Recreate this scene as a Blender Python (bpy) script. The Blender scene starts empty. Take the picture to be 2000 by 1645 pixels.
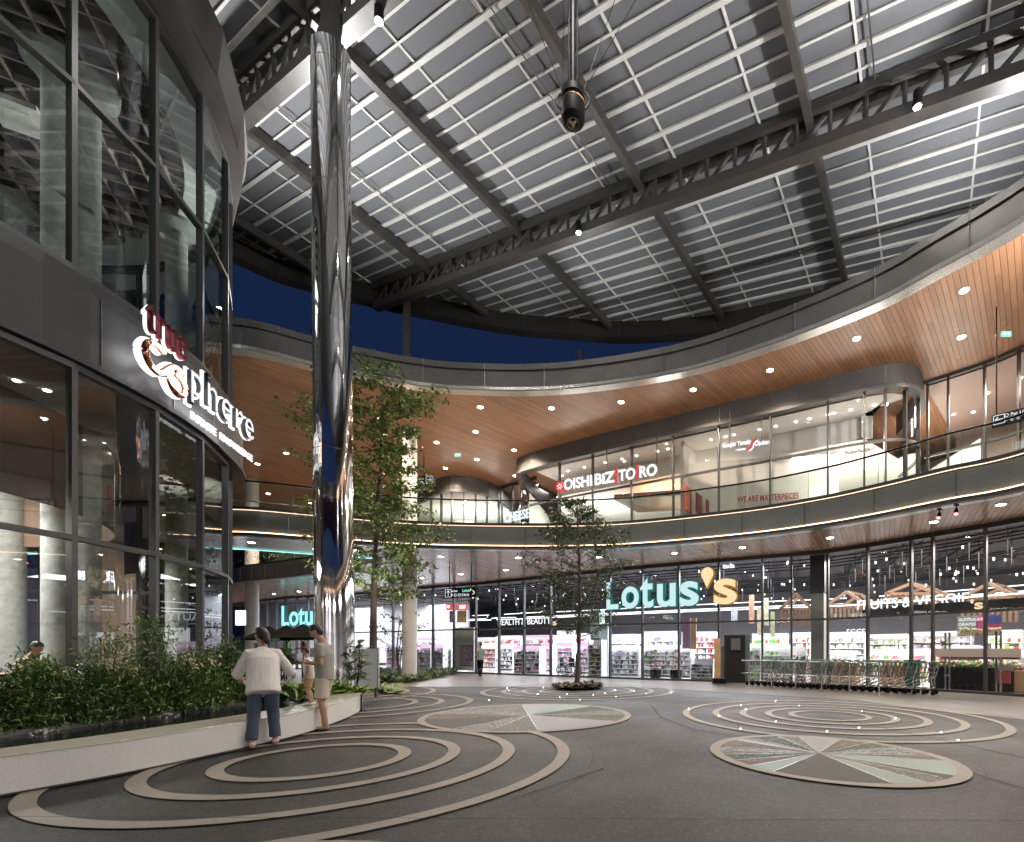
import bpy, bmesh, math, random
import numpy as np
from mathutils import Vector, Matrix
random.seed(7); rng = np.random.default_rng(7)
sc = bpy.context.scene
COL = sc.collection
# ---------------------------------------------------------------- camera
F, CX, HY, CH = 950.0, 1205.0, 1270.0, 1.33      # focal length and principal point for a 2000 px wide frame, eye height
cam = bpy.data.cameras.new('camera'); cam_o = bpy.data.objects.new('camera', cam); COL.objects.link(cam_o)
cam.sensor_width = 36; cam.lens = 36 * F / 2000
cam.shift_x = (1000 - CX) / 2000; cam.shift_y = (HY - 822.5) / 2000
cam.clip_start = .05; cam.clip_end = 600
cam_o.location = (0, 0, CH); cam_o.rotation_euler = (math.radians(90), 0, 0)
sc.camera = cam_o
# ---------------------------------------------------------------- dusk sky, exposure
W = bpy.data.worlds.new('World'); sc.world = W; W.use_nodes = True
nt = W.node_tree; bg = nt.nodes['Background']
sky = nt.nodes.new('ShaderNodeTexSky'); sky.sky_type = 'NISHITA'; sky.sun_disc = False
sky.sun_elevation = math.radians(-4.0); sky.sun_rotation = math.radians(200)
hs = nt.nodes.new('ShaderNodeHueSaturation'); hs.inputs['Saturation'].default_value = 1.0
tint = nt.nodes.new('ShaderNodeMix'); tint.data_type = 'RGBA'; tint.inputs['Factor'].default_value = .93
tint.inputs[7].default_value = (.0055, .0135, .046, 1)
nt.links.new(sky.outputs[0], hs.inputs['Color']); nt.links.new(hs.outputs[0], tint.inputs[6]); nt.links.new(tint.outputs[2], bg.inputs[0])
bg.inputs[1].default_value = .55
sc.view_settings.view_transform = 'Standard'; sc.view_settings.look = 'None'
sc.view_settings.gamma = 1; sc.view_settings.exposure = 1.15
cy = sc.cycles
cy.use_denoising = True; cy.max_bounces = 8; cy.transparent_max_bounces = 24; cy.glossy_bounces = 4; cy.diffuse_bounces = 3
cy.sample_clamp_indirect = 4; cy.sample_clamp_direct = 30; cy.blur_glossy = .5; cy.caustics_reflective = False; cy.caustics_refractive = False
cy.use_light_tree = True

# ---------------------------------------------------------------- helpers
def P(x, y, Y):                     # the point seen at photo pixel x, y that stands Y metres away
    return Vector(((x - CX) / F * Y, Y, CH + (HY - y) / F * Y))
def PZ(x, y, z):                    # the point seen at photo pixel x, y that lies at height z
    return P(x, y, (z - CH) * F / (HY - y))
def px(p): return CX + F * p[0] / p[1]
def lerp(a, b, t): return a + (b - a) * t
def v2(p): return Vector((p[0], p[1]))

def mat(name, col, rough=.5, metal=0., ns=0., na=0., bump=0., bs=None, spec=.5, emit=None, es=0., coat=0., stretch=None, col2=None, trans=0., ndet=4.):
    m = bpy.data.materials.new(name); m.use_nodes = True; t = m.node_tree; b = t.nodes['Principled BSDF']
    c = (*col, 1)
    b.inputs['Base Color'].default_value = c; b.inputs['Roughness'].default_value = rough; b.inputs['Metallic'].default_value = metal
    b.inputs['Specular IOR Level'].default_value = spec; b.inputs['Coat Weight'].default_value = coat
    b.inputs['Transmission Weight'].default_value = trans
    if emit: b.inputs['Emission Color'].default_value = (*emit, 1); b.inputs['Emission Strength'].default_value = es
    if ns or bump:
        tc = t.nodes.new('ShaderNodeTexCoord'); mp = t.nodes.new('ShaderNodeMapping'); t.links.new(tc.outputs['Object'], mp.inputs[0])
        if stretch: mp.inputs['Scale'].default_value = stretch
        n = t.nodes.new('ShaderNodeTexNoise'); n.inputs['Scale'].default_value = ns or bs; n.inputs['Detail'].default_value = ndet; n.inputs['Roughness'].default_value = .65
        t.links.new(mp.outputs[0], n.inputs['Vector'])
        if na:
            r = t.nodes.new('ShaderNodeValToRGB'); r.color_ramp.elements[0].position = .3; r.color_ramp.elements[1].position = .7
            c2 = col2 or tuple(min(1, x * (1 + na)) for x in col)
            r.color_ramp.elements[0].color = (*[x * (1 - na) for x in col], 1) if not col2 else c; r.color_ramp.elements[1].color = (*c2, 1)
            t.links.new(n.outputs['Fac'], r.inputs[0]); t.links.new(r.outputs[0], b.inputs['Base Color'])
            mr = t.nodes.new('ShaderNodeMapRange'); mr.inputs['To Min'].default_value = max(0, rough * .8); mr.inputs['To Max'].default_value = min(1, rough * 1.2)
            t.links.new(n.outputs['Fac'], mr.inputs[0]); t.links.new(mr.outputs[0], b.inputs['Roughness'])
        if bump:
            n2 = t.nodes.new('ShaderNodeTexNoise'); n2.inputs['Scale'].default_value = bs or ns; n2.inputs['Detail'].default_value = 5
            t.links.new(mp.outputs[0], n2.inputs['Vector'])
            bp = t.nodes.new('ShaderNodeBump'); bp.inputs['Strength'].default_value = bump; bp.inputs['Distance'].default_value = .02
            t.links.new(n2.outputs['Fac'], bp.inputs['Height']); t.links.new(bp.outputs[0], b.inputs['Normal'])
    return m
def emis(name, col, s):
    m = bpy.data.materials.new(name); m.use_nodes = True; t = m.node_tree; t.nodes.clear()
    e = t.nodes.new('ShaderNodeEmission'); o = t.nodes.new('ShaderNodeOutputMaterial'); e.inputs[0].default_value = (*col, 1); e.inputs[1].default_value = s
    t.links.new(e.outputs[0], o.inputs[0]); return m
def glass(name, tint=(.9, .95, .93), k=1., base=.02):
    m = bpy.data.materials.new(name); m.use_nodes = True; t = m.node_tree; t.nodes.clear()
    o = t.nodes.new('ShaderNodeOutputMaterial'); mx = t.nodes.new('ShaderNodeMixShader'); tr = t.nodes.new('ShaderNodeBsdfTransparent'); gl = t.nodes.new('ShaderNodeBsdfGlossy')
    fr = t.nodes.new('ShaderNodeFresnel'); fr.inputs[0].default_value = 1.5; ma = t.nodes.new('ShaderNodeMath'); ma.operation = 'MULTIPLY_ADD'; ma.inputs[1].default_value = k; ma.inputs[2].default_value = base; ma.use_clamp = True
    gl.inputs['Roughness'].default_value = 0; gl.inputs['Color'].default_value = (.95, .98, 1, 1); tr.inputs[0].default_value = (*tint, 1)
    t.links.new(fr.outputs[0], ma.inputs[0]); t.links.new(ma.outputs[0], mx.inputs[0]); t.links.new(tr.outputs[0], mx.inputs[1]); t.links.new(gl.outputs[0], mx.inputs[2]); t.links.new(mx.outputs[0], o.inputs[0])
    return m
def slats(name, col, ang, w, rough=.35, groove=.25, var=.25, grain=1., coat=.0, axis='z'):
    """boards of width w running along the direction ang (radians from +x), a dark groove between them, grain along the board"""
    m = mat(name, col, rough, coat=coat); t = m.node_tree; b = t.nodes['Principled BSDF']
    tc = t.nodes.new('ShaderNodeTexCoord'); mp = t.nodes.new('ShaderNodeMapping'); mp.vector_type = 'POINT'
    mp.inputs['Rotation'].default_value = (0, 0, -ang); t.links.new(tc.outputs['Object'], mp.inputs[0])
    sx = t.nodes.new('ShaderNodeSeparateXYZ'); t.links.new(mp.outputs[0], sx.inputs[0])
    def M(op, a, bb=None, clamp=False):
        n = t.nodes.new('ShaderNodeMath'); n.operation = op; n.use_clamp = clamp
        for k, v in enumerate((a, bb)):
            if v is None: continue
            if isinstance(v, (int, float)): n.inputs[k].default_value = v
            else: t.links.new(v, n.inputs[k])
        return n.outputs[0]
    y = M('DIVIDE', sx.outputs[1], w); fr = M('FRACT', y); fl = M('FLOOR', y)
    g = M('LESS_THAN', fr, .09)
    xs = M('DIVIDE', sx.outputs[0], 2.4); off = M('FRACT', M('MULTIPLY', fl, .381)); xs2 = M('ADD', xs, off); cell = M('FLOOR', xs2)
    wn = t.nodes.new('ShaderNodeTexWhiteNoise'); wn.noise_dimensions = '2D'; cb = t.nodes.new('ShaderNodeCombineXYZ'); t.links.new(fl, cb.inputs[0]); t.links.new(cell, cb.inputs[1]); t.links.new(cb.outputs[0], wn.inputs['Vector'])
    nz = t.nodes.new('ShaderNodeTexNoise'); nz.inputs['Scale'].default_value = 3.; m2 = t.nodes.new('ShaderNodeMapping'); m2.inputs['Scale'].default_value = (.6, 14 * grain, 14); t.links.new(mp.outputs[0], m2.inputs[0]); t.links.new(m2.outputs[0], nz.inputs['Vector']); nz.inputs['Detail'].default_value = 4
    f = M('ADD', M('MULTIPLY', wn.outputs['Value'], var), M('MULTIPLY', nz.outputs['Fac'], .5))
    f2 = M('ADD', M('MULTIPLY', f, 1.0), .55)
    f3 = M('MULTIPLY', f2, M('SUBTRACT', 1., M('MULTIPLY', g, 1 - groove)))
    mx = t.nodes.new('ShaderNodeVectorMath'); mx.operation = 'SCALE'; mx.inputs[0].default_value = col; t.links.new(f3, mx.inputs['Scale']); t.links.new(mx.outputs[0], b.inputs['Base Color'])
    bp = t.nodes.new('ShaderNodeBump'); bp.inputs['Strength'].default_value = .6; bp.inputs['Distance'].default_value = .01; t.links.new(M('SUBTRACT', M('MULTIPLY', nz.outputs['Fac'], .15), g), bp.inputs['Height']); t.links.new(bp.outputs[0], b.inputs['Normal'])
    return m

class MB:
    def __init__(s): s.v = []; s.f = []; s.m = []; s.cm = 0
    def add(s, vs, fs):
        o = len(s.v); s.v += [tuple(v) for v in vs]; s.f += [tuple(i + o for i in f) for f in fs]; s.m += [s.cm] * len(fs); return s
    def box(s, c, d, rz=0, rot=None):
        R = rot or Matrix.Rotation(rz, 3, 'Z'); c = Vector(c)
        vs = [c + R @ Vector((x * d[0] / 2, y * d[1] / 2, z * d[2] / 2)) for x in (-1, 1) for y in (-1, 1) for z in (-1, 1)]
        return s.add(vs, [(0, 1, 3, 2), (4, 6, 7, 5), (0, 4, 5, 1), (2, 3, 7, 6), (0, 2, 6, 4), (1, 5, 7, 3)])
    def bar(s, a, b, w, h, up=(0, 0, 1)):
        a, b = Vector(a), Vector(b); d = b - a; L = d.length
        if L < 1e-6: return s
        d.normalize(); u = Vector(up); r = d.cross(u)
        if r.length < 1e-3: r = d.cross(Vector((1, 0, 0)))
        r.normalize(); u = r.cross(d)
        vs = [p + r * (x * w / 2) + u * (z * h / 2) for p in (a, b) for x, z in ((-1, -1), (1, -1), (1, 1), (-1, 1))]
        return s.add(vs, [(0, 1, 2, 3), (7, 6, 5, 4), (0, 4, 5, 1), (1, 5, 6, 2), (2, 6, 7, 3), (3, 7, 4, 0)])
    def tube(s, a, b, r, r2=None, n=8, caps=True):
        a, b = Vector(a), Vector(b); d = (b - a)
        if d.length < 1e-6: return s
        d.normalize(); r2 = r if r2 is None else r2
        u = d.cross(Vector((0, 0, 1)));
        if u.length < 1e-3: u = Vector((1, 0, 0))
        u.normalize(); w = d.cross(u); o = []
        for p, q in ((a, r), (b, r2)):
            o += [p + (u * math.cos(2 * math.pi * k / n) + w * math.sin(2 * math.pi * k / n)) * q for k in range(n)]
        fs = [(k, (k + 1) % n, n + (k + 1) % n, n + k) for k in range(n)]
        if caps: fs += [tuple(range(n))[::-1], tuple(range(n, 2 * n))]
        return s.add(o, fs)
    def path(s, pts, r, n=8):
        """a round tube through a list of points; r one radius or one per point"""
        pts = [Vector(p) for p in pts]; m = len(pts); rs = r if isinstance(r, (list, tuple)) else [r] * m; o = []
        up = Vector((0, 0, 1))
        for k, p in enumerate(pts):
            d = (pts[min(k + 1, m - 1)] - pts[max(k - 1, 0)]).normalized(); u = d.cross(up)
            if u.length < .05: u = d.cross(Vector((1, 0, 0)))
            u.normalize(); w = u.cross(d)
            o += [p + (u * math.cos(2 * math.pi * j / n) + w * math.sin(2 * math.pi * j / n)) * rs[k] for j in range(n)]
        fs = [(k * n + j, k * n + (j + 1) % n, (k + 1) * n + (j + 1) % n, (k + 1) * n + j) for k in range(m - 1) for j in range(n)]
        fs += [tuple(range(n))[::-1], tuple(range((m - 1) * n, m * n))]
        return s.add(o, fs)
    def lathe(s, c, prof, n=24, ax=None):
        c = Vector(c); R = ax or Matrix.Identity(3); o = []
        for r, z in prof: o += [c + R @ Vector((r * math.cos(2 * math.pi * k / n), r * math.sin(2 * math.pi * k / n), z)) for k in range(n)]
        fs = [(i * n + k, i * n + (k + 1) % n, (i + 1) * n + (k + 1) % n, (i + 1) * n + k) for i in range(len(prof) - 1) for k in range(n)]
        if prof[0][0] > 1e-4: fs.append(tuple(range(n))[::-1])
        if prof[-1][0] > 1e-4: fs.append(tuple(range((len(prof) - 1) * n, len(prof) * n)))
        return s.add(o, fs)
    def ball(s, c, r, n=12, m=8, rot=None):
        c = Vector(c); r = Vector(r) if hasattr(r, '__len__') else Vector((r, r, r)); R = rot or Matrix.Identity(3); o = []
        for i in range(m + 1):
            a = math.pi * i / m
            o += [c + R @ Vector((r.x * math.sin(a) * math.cos(2 * math.pi * k / n), r.y * math.sin(a) * math.sin(2 * math.pi * k / n), r.z * math.cos(a))) for k in range(n)]
        return s.add(o, [(i * n + k, (i + 1) * n + k, (i + 1) * n + (k + 1) % n, i * n + (k + 1) % n) for i in range(m) for k in range(n)])
    def prism(s, poly, z0, z1, hole=None):
        n = len(poly); o = [(p[0], p[1], z0) for p in poly] + [(p[0], p[1], z1) for p in poly]
        fs = [(k, (k + 1) % n, n + (k + 1) % n, n + k) for k in range(n)]
        from mathutils.geometry import tessellate_polygon
        tri = tessellate_polygon([[Vector((p[0], p[1], 0)) for p in poly]])
        fs += [tuple(t)[::-1] for t in tri] + [tuple(i + n for i in t) for t in tri]
        return s.add(o, fs)
    def sheet(s, poly, z):
        from mathutils.geometry import tessellate_polygon
        vs = [(p[0], p[1], z if not callable(z) else z(p)) for p in poly]
        return s.add(vs, [tuple(t) for t in tessellate_polygon([[Vector((p[0], p[1], 0)) for p in poly]])])
    def sweep(s, crv, prof, closed=False, cp=False):
        """prof: list of (offset away from the courtyard, z) run along the plan curve crv"""
        pts = [v2(p) for p in crv]; m = len(pts); k = len(prof); o = []
        for i in range(m):
            if cp: d = pts[(i + 1) % m] - pts[i - 1]
            else: d = pts[min(i + 1, m - 1)] - pts[max(i - 1, 0)]
            d.normalize(); nrm = Vector((-d.y, d.x))
            for off, z in prof:
                q = pts[i] + nrm * off; o.append((q.x, q.y, z))
        fs = []
        for i in range(m if cp else m - 1):
            a, b = i * k, ((i + 1) % m) * k
            for j in range(k if closed else k - 1):
                j2 = (j + 1) % k; fs.append((a + j, b + j, b + j2, a + j2))
        if closed and not cp: fs += [tuple(range(k)), tuple(range((m - 1) * k, m * k))[::-1]]
        return s.add(o, fs)
    def disc(s, c, r, n=16, r0=0., ry=None):
        c = Vector(c); ry = ry or r
        if r0: 
            o = [c + Vector((q * math.cos(2 * math.pi * k / n), q * math.sin(2 * math.pi * k / n), 0)) for q in (r0, r) for k in range(n)]
            return s.add(o, [(k, n + k, n + (k + 1) % n, (k + 1) % n) for k in range(n)])
        return s.add([c + Vector((r * math.cos(2 * math.pi * k / n), ry * math.sin(2 * math.pi * k / n), 0)) for k in range(n)], [tuple(range(n))])
    def build(s, name, mats, parent=None, smooth=False, local=False, bevel=0):
        me = bpy.data.meshes.new(name); o = bpy.data.objects.new(name, me); COL.objects.link(o)
        off = Vector((0, 0, 0))
        if parent is not None and not local:
            q = parent
            while q is not None: off += q.location; q = q.parent
        vs = s.v if off.length == 0 else [(v[0] - off.x, v[1] - off.y, v[2] - off.z) for v in s.v]
        me.from_pydata(vs, [], s.f); mats = mats if isinstance(mats, (list, tuple)) else [mats]
        for m in mats: me.materials.append(m)
        if len(mats) > 1: me.polygons.foreach_set('material_index', s.m)
        if smooth: me.polygons.foreach_set('use_smooth', [True] * len(s.f)); 
        me.update()
        if smooth == 'auto':
            bm = bmesh.new(); bm.from_mesh(me)
            bmesh.ops.recalc_face_normals(bm, faces=bm.faces)
            for e in bm.edges:
                if len(e.link_faces) == 2 and e.calc_face_angle(0) > .6: e.smooth = False
            bm.to_mesh(me); bm.free()
        if bevel:
            md = o.modifiers.new('bevel', 'BEVEL'); md.width = bevel; md.segments = 2; md.limit_method = 'ANGLE'
        if parent is not None: o.parent = parent
        return o
def tag(o, label=None, cat=None, group=None, kind=None):
    if label: o['label'] = label
    if cat: o['category'] = cat
    if group: o['group'] = group
    if kind: o['kind'] = kind
    return o
def empty(name, loc=(0, 0, 0), rz=0, **k):
    o = bpy.data.objects.new(name, None); COL.objects.link(o); o.location = loc; o.rotation_euler = (0, 0, rz); o.empty_display_size = .2
    return tag(o, **k)
def dup(o, loc=None, rz=None, parent=None, label=None):
    c = o.copy(); COL.objects.link(c)
    if parent is not None: c.parent = parent
    for ch in list(o.children): dup(ch, parent=c)
    if loc is not None: c.location = loc
    if rz is not None: c.rotation_euler = (0, 0, rz)
    if label: c['label'] = label
    return c
def structure(mb, name, m, **k): o = mb.build(name, m, **k); o['kind'] = 'structure'; return o
def smoothc(pts, n=10):
    """Catmull-Rom through plan points"""
    p = [v2(q) for q in pts]; p = [p[0] * 2 - p[1]] + p + [p[-1] * 2 - p[-2]]; o = []
    for i in range(1, len(p) - 2):
        for k in range(n):
            t = k / n; a, b, c, d = p[i - 1:i + 3]
            o.append(.5 * ((2 * b) + (c - a) * t + (2 * a - 5 * b + 4 * c - d) * t * t + (3 * b - a - 3 * c + d) * t ** 3))
    o.append(p[-2]); return o
def at_px(crv, x):
    """the point of a plan curve seen at photo column x, and the direction of the curve there"""
    for a, b in zip(crv, crv[1:]):
        if a.y > .5 and b.y > .5:
            xa, xb = px(a), px(b)
            if min(xa, xb) <= x <= max(xa, xb) and abs(xa - xb) > 1e-6:
                k = (x - CX) / F                    # solve (a + t d).x = k (a + t d).y
                d = b - a; t = (k * a.y - a.x) / (d.x - k * d.y); return a + d * t, d.normalized()
    return None
def offs(crv, o):
    r = []
    for i in range(len(crv)):
        d = (crv[min(i + 1, len(crv) - 1)] - crv[max(i - 1, 0)]).normalized(); r.append(crv[i] + Vector((-d.y, d.x)) * o)
    return r
def sub(crv, x0, x1):
    """the stretch of a curve seen between photo columns x0 and x1"""
    a, b = at_px(crv, x0)[0], at_px(crv, x1)[0]
    return [a] + [p for p in crv if p.y > .5 and x0 < px(p) < x1] + [b]
def resample(crv, step):
    L = [0]
    for a, b in zip(crv, crv[1:]): L.append(L[-1] + (b - a).length)
    n = max(2, int(L[-1] / step) + 1); o = []; j = 0
    for k in range(n):
        s = L[-1] * k / (n - 1)
        while j < len(L) - 2 and L[j + 1] < s: j += 1
        t = (s - L[j]) / max(1e-9, L[j + 1] - L[j]); o.append((crv[j].lerp(crv[j + 1], t), (crv[j + 1] - crv[j]).normalized()))
    return o
def text(mb, s, size, M, depth=.03, bold=0., sx=1., gap=None, align='CENTER'):
    """lettering: the built-in face turned into mesh, set with matrix M (x along the line, y up, z out)"""
    cu = bpy.data.curves.new('lettering', 'FONT'); cu.body = s; cu.size = size; cu.extrude = depth / 2; cu.offset = bold; cu.align_x = align
    if gap: cu.space_character = gap
    o = bpy.data.objects.new('lettering', cu); COL.objects.link(o); dg = bpy.context.evaluated_depsgraph_get(); me = o.evaluated_get(dg).to_mesh()
    mb.add([M @ Vector((v.co.x * sx, v.co.y, v.co.z)) for v in me.vertices], [tuple(p.vertices) for p in me.polygons])
    o.evaluated_get(dg).to_mesh_clear(); bpy.data.objects.remove(o); bpy.data.curves.remove(cu)
def frameM(o, xdir, up=(0, 0, 1)):
    x = Vector(xdir).normalized(); z = x.cross(Vector(up)).normalized(); y = z.cross(x)
    M = Matrix((x, y, z)).transposed().to_4x4(); M.translation = Vector(o); return M
def spot(name, loc, power, col=(1, .86, .7), ang=110, blend=.6, d=(0, 0, -1), r=.06):
    l = bpy.data.lights.new(name, 'SPOT'); l.energy = power; l.color = col; l.spot_size = math.radians(ang); l.spot_blend = blend; l.shadow_soft_size = r
    o = bpy.data.objects.new(name, l); COL.objects.link(o); o.location = loc; o.rotation_euler = Vector(d).to_track_quat('-Z', 'Y').to_euler(); return o
def area(name, loc, power, sx, sy, col=(1, 1, 1), d=(0, 0, -1), spread=180):
    l = bpy.data.lights.new(name, 'AREA'); l.energy = power; l.color = col; l.shape = 'RECTANGLE'; l.size = sx; l.size_y = sy; l.spread = math.radians(spread)
    o = bpy.data.objects.new(name, l); COL.objects.link(o); o.location = loc; o.rotation_euler = Vector(d).to_track_quat('-Z', 'Y').to_euler(); return o

# ---------------------------------------------------------------- materials
M = dict(
 tarmac=mat('plaza_aggregate', (.036, .034, .031), .45, ns=55, na=.0, bump=.5, bs=110),
 paving=mat('polished_paving', (.16, .145, .13), .3, ns=.8, na=.16, bump=.05, bs=60),
 ring=mat('inlaid_stone_band', (.215, .19, .162), .6, ns=5, na=.14, bump=.2, bs=150),
 terrazzo=mat('terrazzo', (.68, .67, .65), .3, ns=60, na=.1, bump=.06, bs=90),
 terrtop=mat('terrazzo_top', (.50, .47, .40), .16, ns=50, na=.08),
 steel=mat('painted_steel', (.05, .046, .042), .4, ns=3, na=.15),
 steel_d=mat('dark_painted_steel', (.03, .028, .027), .45, ns=3, na=.15),
 alu=mat('aluminium_cladding', (.12, .115, .11), .38, .6, ns=2, na=.12),
 alu_d=mat('dark_cladding', (.085, .082, .082), .5, .2, ns=1.5, na=.12),
 alu_l=mat('pale_metal_trim', (.45, .44, .43), .25, .8, ns=2, na=.05),
 frame=mat('window_frame', (.075, .075, .078), .4, .5),
 chrome=mat('mirror_steel', (.88, .88, .89), .055, 1., ns=0),
 purlin=mat('white_purlin_paint', (.56, .555, .54), .5, ns=3, na=.08),
 sheet=mat('canopy_sheet', (.150, .155, .170), .6, 0, spec=.12),
 black=mat('black_plastic', (.007, .007, .008), .5, spec=.12),
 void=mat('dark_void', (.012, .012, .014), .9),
 white=mat('white_paint', (.72, .70, .67), .6, ns=3, na=.03),
 cream=mat('warm_white_wall', (.70, .62, .53), .7, ns=2, na=.04),
 conc=mat('fair_faced_concrete', (.24, .245, .235), .7, ns=5, na=.28, bump=.15, bs=20),
 colpaint=mat('column_paint', (.56, .54, .52), .5, ns=2, na=.05),
 wood_in=mat('timber_panel', (.14, .095, .068), .5, ns=4, na=.3, stretch=(6, 6, .5)),
 wood_l=mat('light_timber', (.42, .26, .14), .5, ns=4, na=.2, stretch=(8, 8, 1)),
 soil=mat('dark_soil', (.02, .016, .012), .9, ns=20, na=.4, bump=.5, bs=40),
 green=mat('green_panel', (.30, .42, .36), .5),
 red=mat('red_plastic', (.55, .06, .05), .4),
 skin=mat('skin', (.44, .26, .18), .55, ns=6, na=.08),
 hair=mat('black_hair', (.012, .010, .009), .45),
 leafA=mat('leaf_bright', (.15, .22, .045), .45, ns=3, na=.35, spec=.4),
 leafB=mat('leaf_mid', (.075, .13, .03), .45, ns=3, na=.35, spec=.4),
 leafC=mat('leaf_dark', (.03, .062, .018), .4, ns=3, na=.35, spec=.4),
 bark=mat('bark', (.09, .07, .055), .8, ns=12, na=.4, bump=.5, bs=30, stretch=(1, 1, .3)),
)
M['glass'] = glass('window_glass', (.84, .9, .87), 1.1, .085)
M['glass_s'] = glass('shopfront_glass', (.93, .96, .96), .8, .0)
M['glass_r'] = glass('balustrade_glass', (.88, .94, .92), .9, .01)
M['ceilwood'] = slats('timber_soffit_boards', (.36, .185, .098), math.radians(90 - 41), .14, rough=.38, var=.35)
M['ceilwood_lo'] = slats('timber_soffit_boards_lower', (.36, .22, .15), math.radians(90 - 29), .14, rough=.22, var=.3)
M['led'] = emis('warm_led_strip', (1, .60, .36), 3.4)
M['led_w'] = emis('cool_led_strip', (.85, .86, 1), 9)
M['lamp'] = emis('downlight_lens', (1, .84, .66), 60)
M['tube'] = emis('shop_light_tube', (.95, .97, 1), 1.3)
M['signw'] = emis('lit_white_acrylic', (.95, .97, 1), .62)
M['signteal'] = emis('lit_teal_acrylic', (.60, .84, .85), .47)
M['signteal_side'] = emis('lit_teal_edge', (.02, .26, .25), .3)
M['signyel'] = emis('lit_yellow_acrylic', (1., .76, .44), .47)
M['signyel_side'] = emis('lit_yellow_edge', (.6, .26, .02), .3)

t = M['tarmac'].node_tree; bs_ = t.nodes['Principled BSDF']; tc = t.nodes.new('ShaderNodeTexCoord')
def _n(s, d): n = t.nodes.new('ShaderNodeTexNoise'); n.inputs['Scale'].default_value = s; n.inputs['Detail'].default_value = d; n.inputs['Roughness'].default_value = .6; t.links.new(tc.outputs['Object'], n.inputs['Vector']); return n
n1, n2, n3 = _n(.45, 6), _n(34, 3), _n(5, 5)
v = t.nodes.new('ShaderNodeTexVoronoi'); v.inputs['Scale'].default_value = 52; t.links.new(tc.outputs['Object'], v.inputs[0])
def _m(op, x, y):
    m = t.nodes.new('ShaderNodeMath'); m.operation = op
    for k, q in enumerate((x, y)):
        if isinstance(q, (int, float)): m.inputs[k].default_value = q
        else: t.links.new(q, m.inputs[k])
    return m.outputs[0]
sp = t.nodes.new('ShaderNodeSeparateColor'); t.links.new(v.outputs['Color'], sp.inputs[0])
g1 = _m('MULTIPLY', _m('SUBTRACT', n1.outputs['Fac'], .5), 2.0); g2 = _m('MULTIPLY', _m('SUBTRACT', n2.outputs['Fac'], .5), 3.2); g3 = _m('MULTIPLY', _m('SUBTRACT', n3.outputs['Fac'], .5), 1.5); g4 = _m('MULTIPLY', _m('GREATER_THAN', sp.outputs[0], .88), 2.6)
fac = _m('ADD', _m('ADD', _m('ADD', g1, g2), _m('ADD', g3, g4)), .85)
vm = t.nodes.new('ShaderNodeVectorMath'); vm.operation = 'SCALE'; vm.inputs[0].default_value = (.0102, .0107, .0112); bs_.inputs['Specular IOR Level'].default_value = .32; t.links.new(fac, vm.inputs['Scale']); t.links.new(vm.outputs[0], bs_.inputs['Base Color'])
rr = t.nodes.new('ShaderNodeMapRange'); rr.inputs['From Min'].default_value = .3; rr.inputs['From Max'].default_value = .7; rr.inputs['To Min'].default_value = .42; rr.inputs['To Max'].default_value = .62; t.links.new(n1.outputs['Fac'], rr.inputs[0]); t.links.new(rr.outputs[0], bs_.inputs['Roughness'])
# ================================================================ plan curves of the mall (back-projected from the photo onto level planes)
ZS, ZU = 5.15, 11.2                       # undersides of the first-floor deck and of the roof
def crv(pts, z): return [v2(PZ(x, y, z)) for x, y in pts]
LBp = [(-24, 4), (-21.5, 9)] + crv([(450, 1045), (617, 1055), (815, 1068.5), (1050, 1072), (1225, 1068), (1450, 1049), (1601, 1029.5), (1714, 1010), (1846, 984), (2000, 955)], ZS) + [(10.6, 8.4), (10.9, 5), (10.4, 0), (8, -6), (2, -10.5), (-6, -12), (-14, -11), (-21, -7), (-25.5, 0), (-27, 6)]
LBp[1] = Vector((-15.6, 16.9)); LBp[0] = Vector((-27, 17.5))
LB = smoothc(LBp, 8)
UEp = [Vector((-27, 17.3)), Vector((-15.8, 16.8))] + crv([(449, 681), (640, 722), (784, 749), (905, 761.5), (1090, 761.5), (1313, 731), (1500, 676), (1701, 598), (1822, 534), (2000, 434)], ZU) + [(10.7, 8.6), (10.9, 5), (10.4, 0), (8, -6), (2, -10.5), (-6, -12), (-14, -11), (-21, -7), (-25.5, 0), (-27, 6)]
UE = smoothc(UEp, 8)
SF = smoothc([(-64, 62)] + crv([(505, 1174), (620, 1164), (750, 1156), (846, 1146), (930, 1140), (1190, 1114), (1330, 1101), (1480, 1088), (1620, 1076), (1826, 1043), (2000, 1013)], 5.1) + [(13.2, 10.5), (14, 6), (13.6, 0), (11, -8), (4, -13.5), (-6, -15.5), (-16, -14.5), (-26, -9), (-30, 0), (-31, 7)], 8)
BAND = smoothc([(-30, 33)] + crv([(450, 1139.5), (535, 1130), (620, 1120), (700, 1110)], 5.1), 6)
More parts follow.
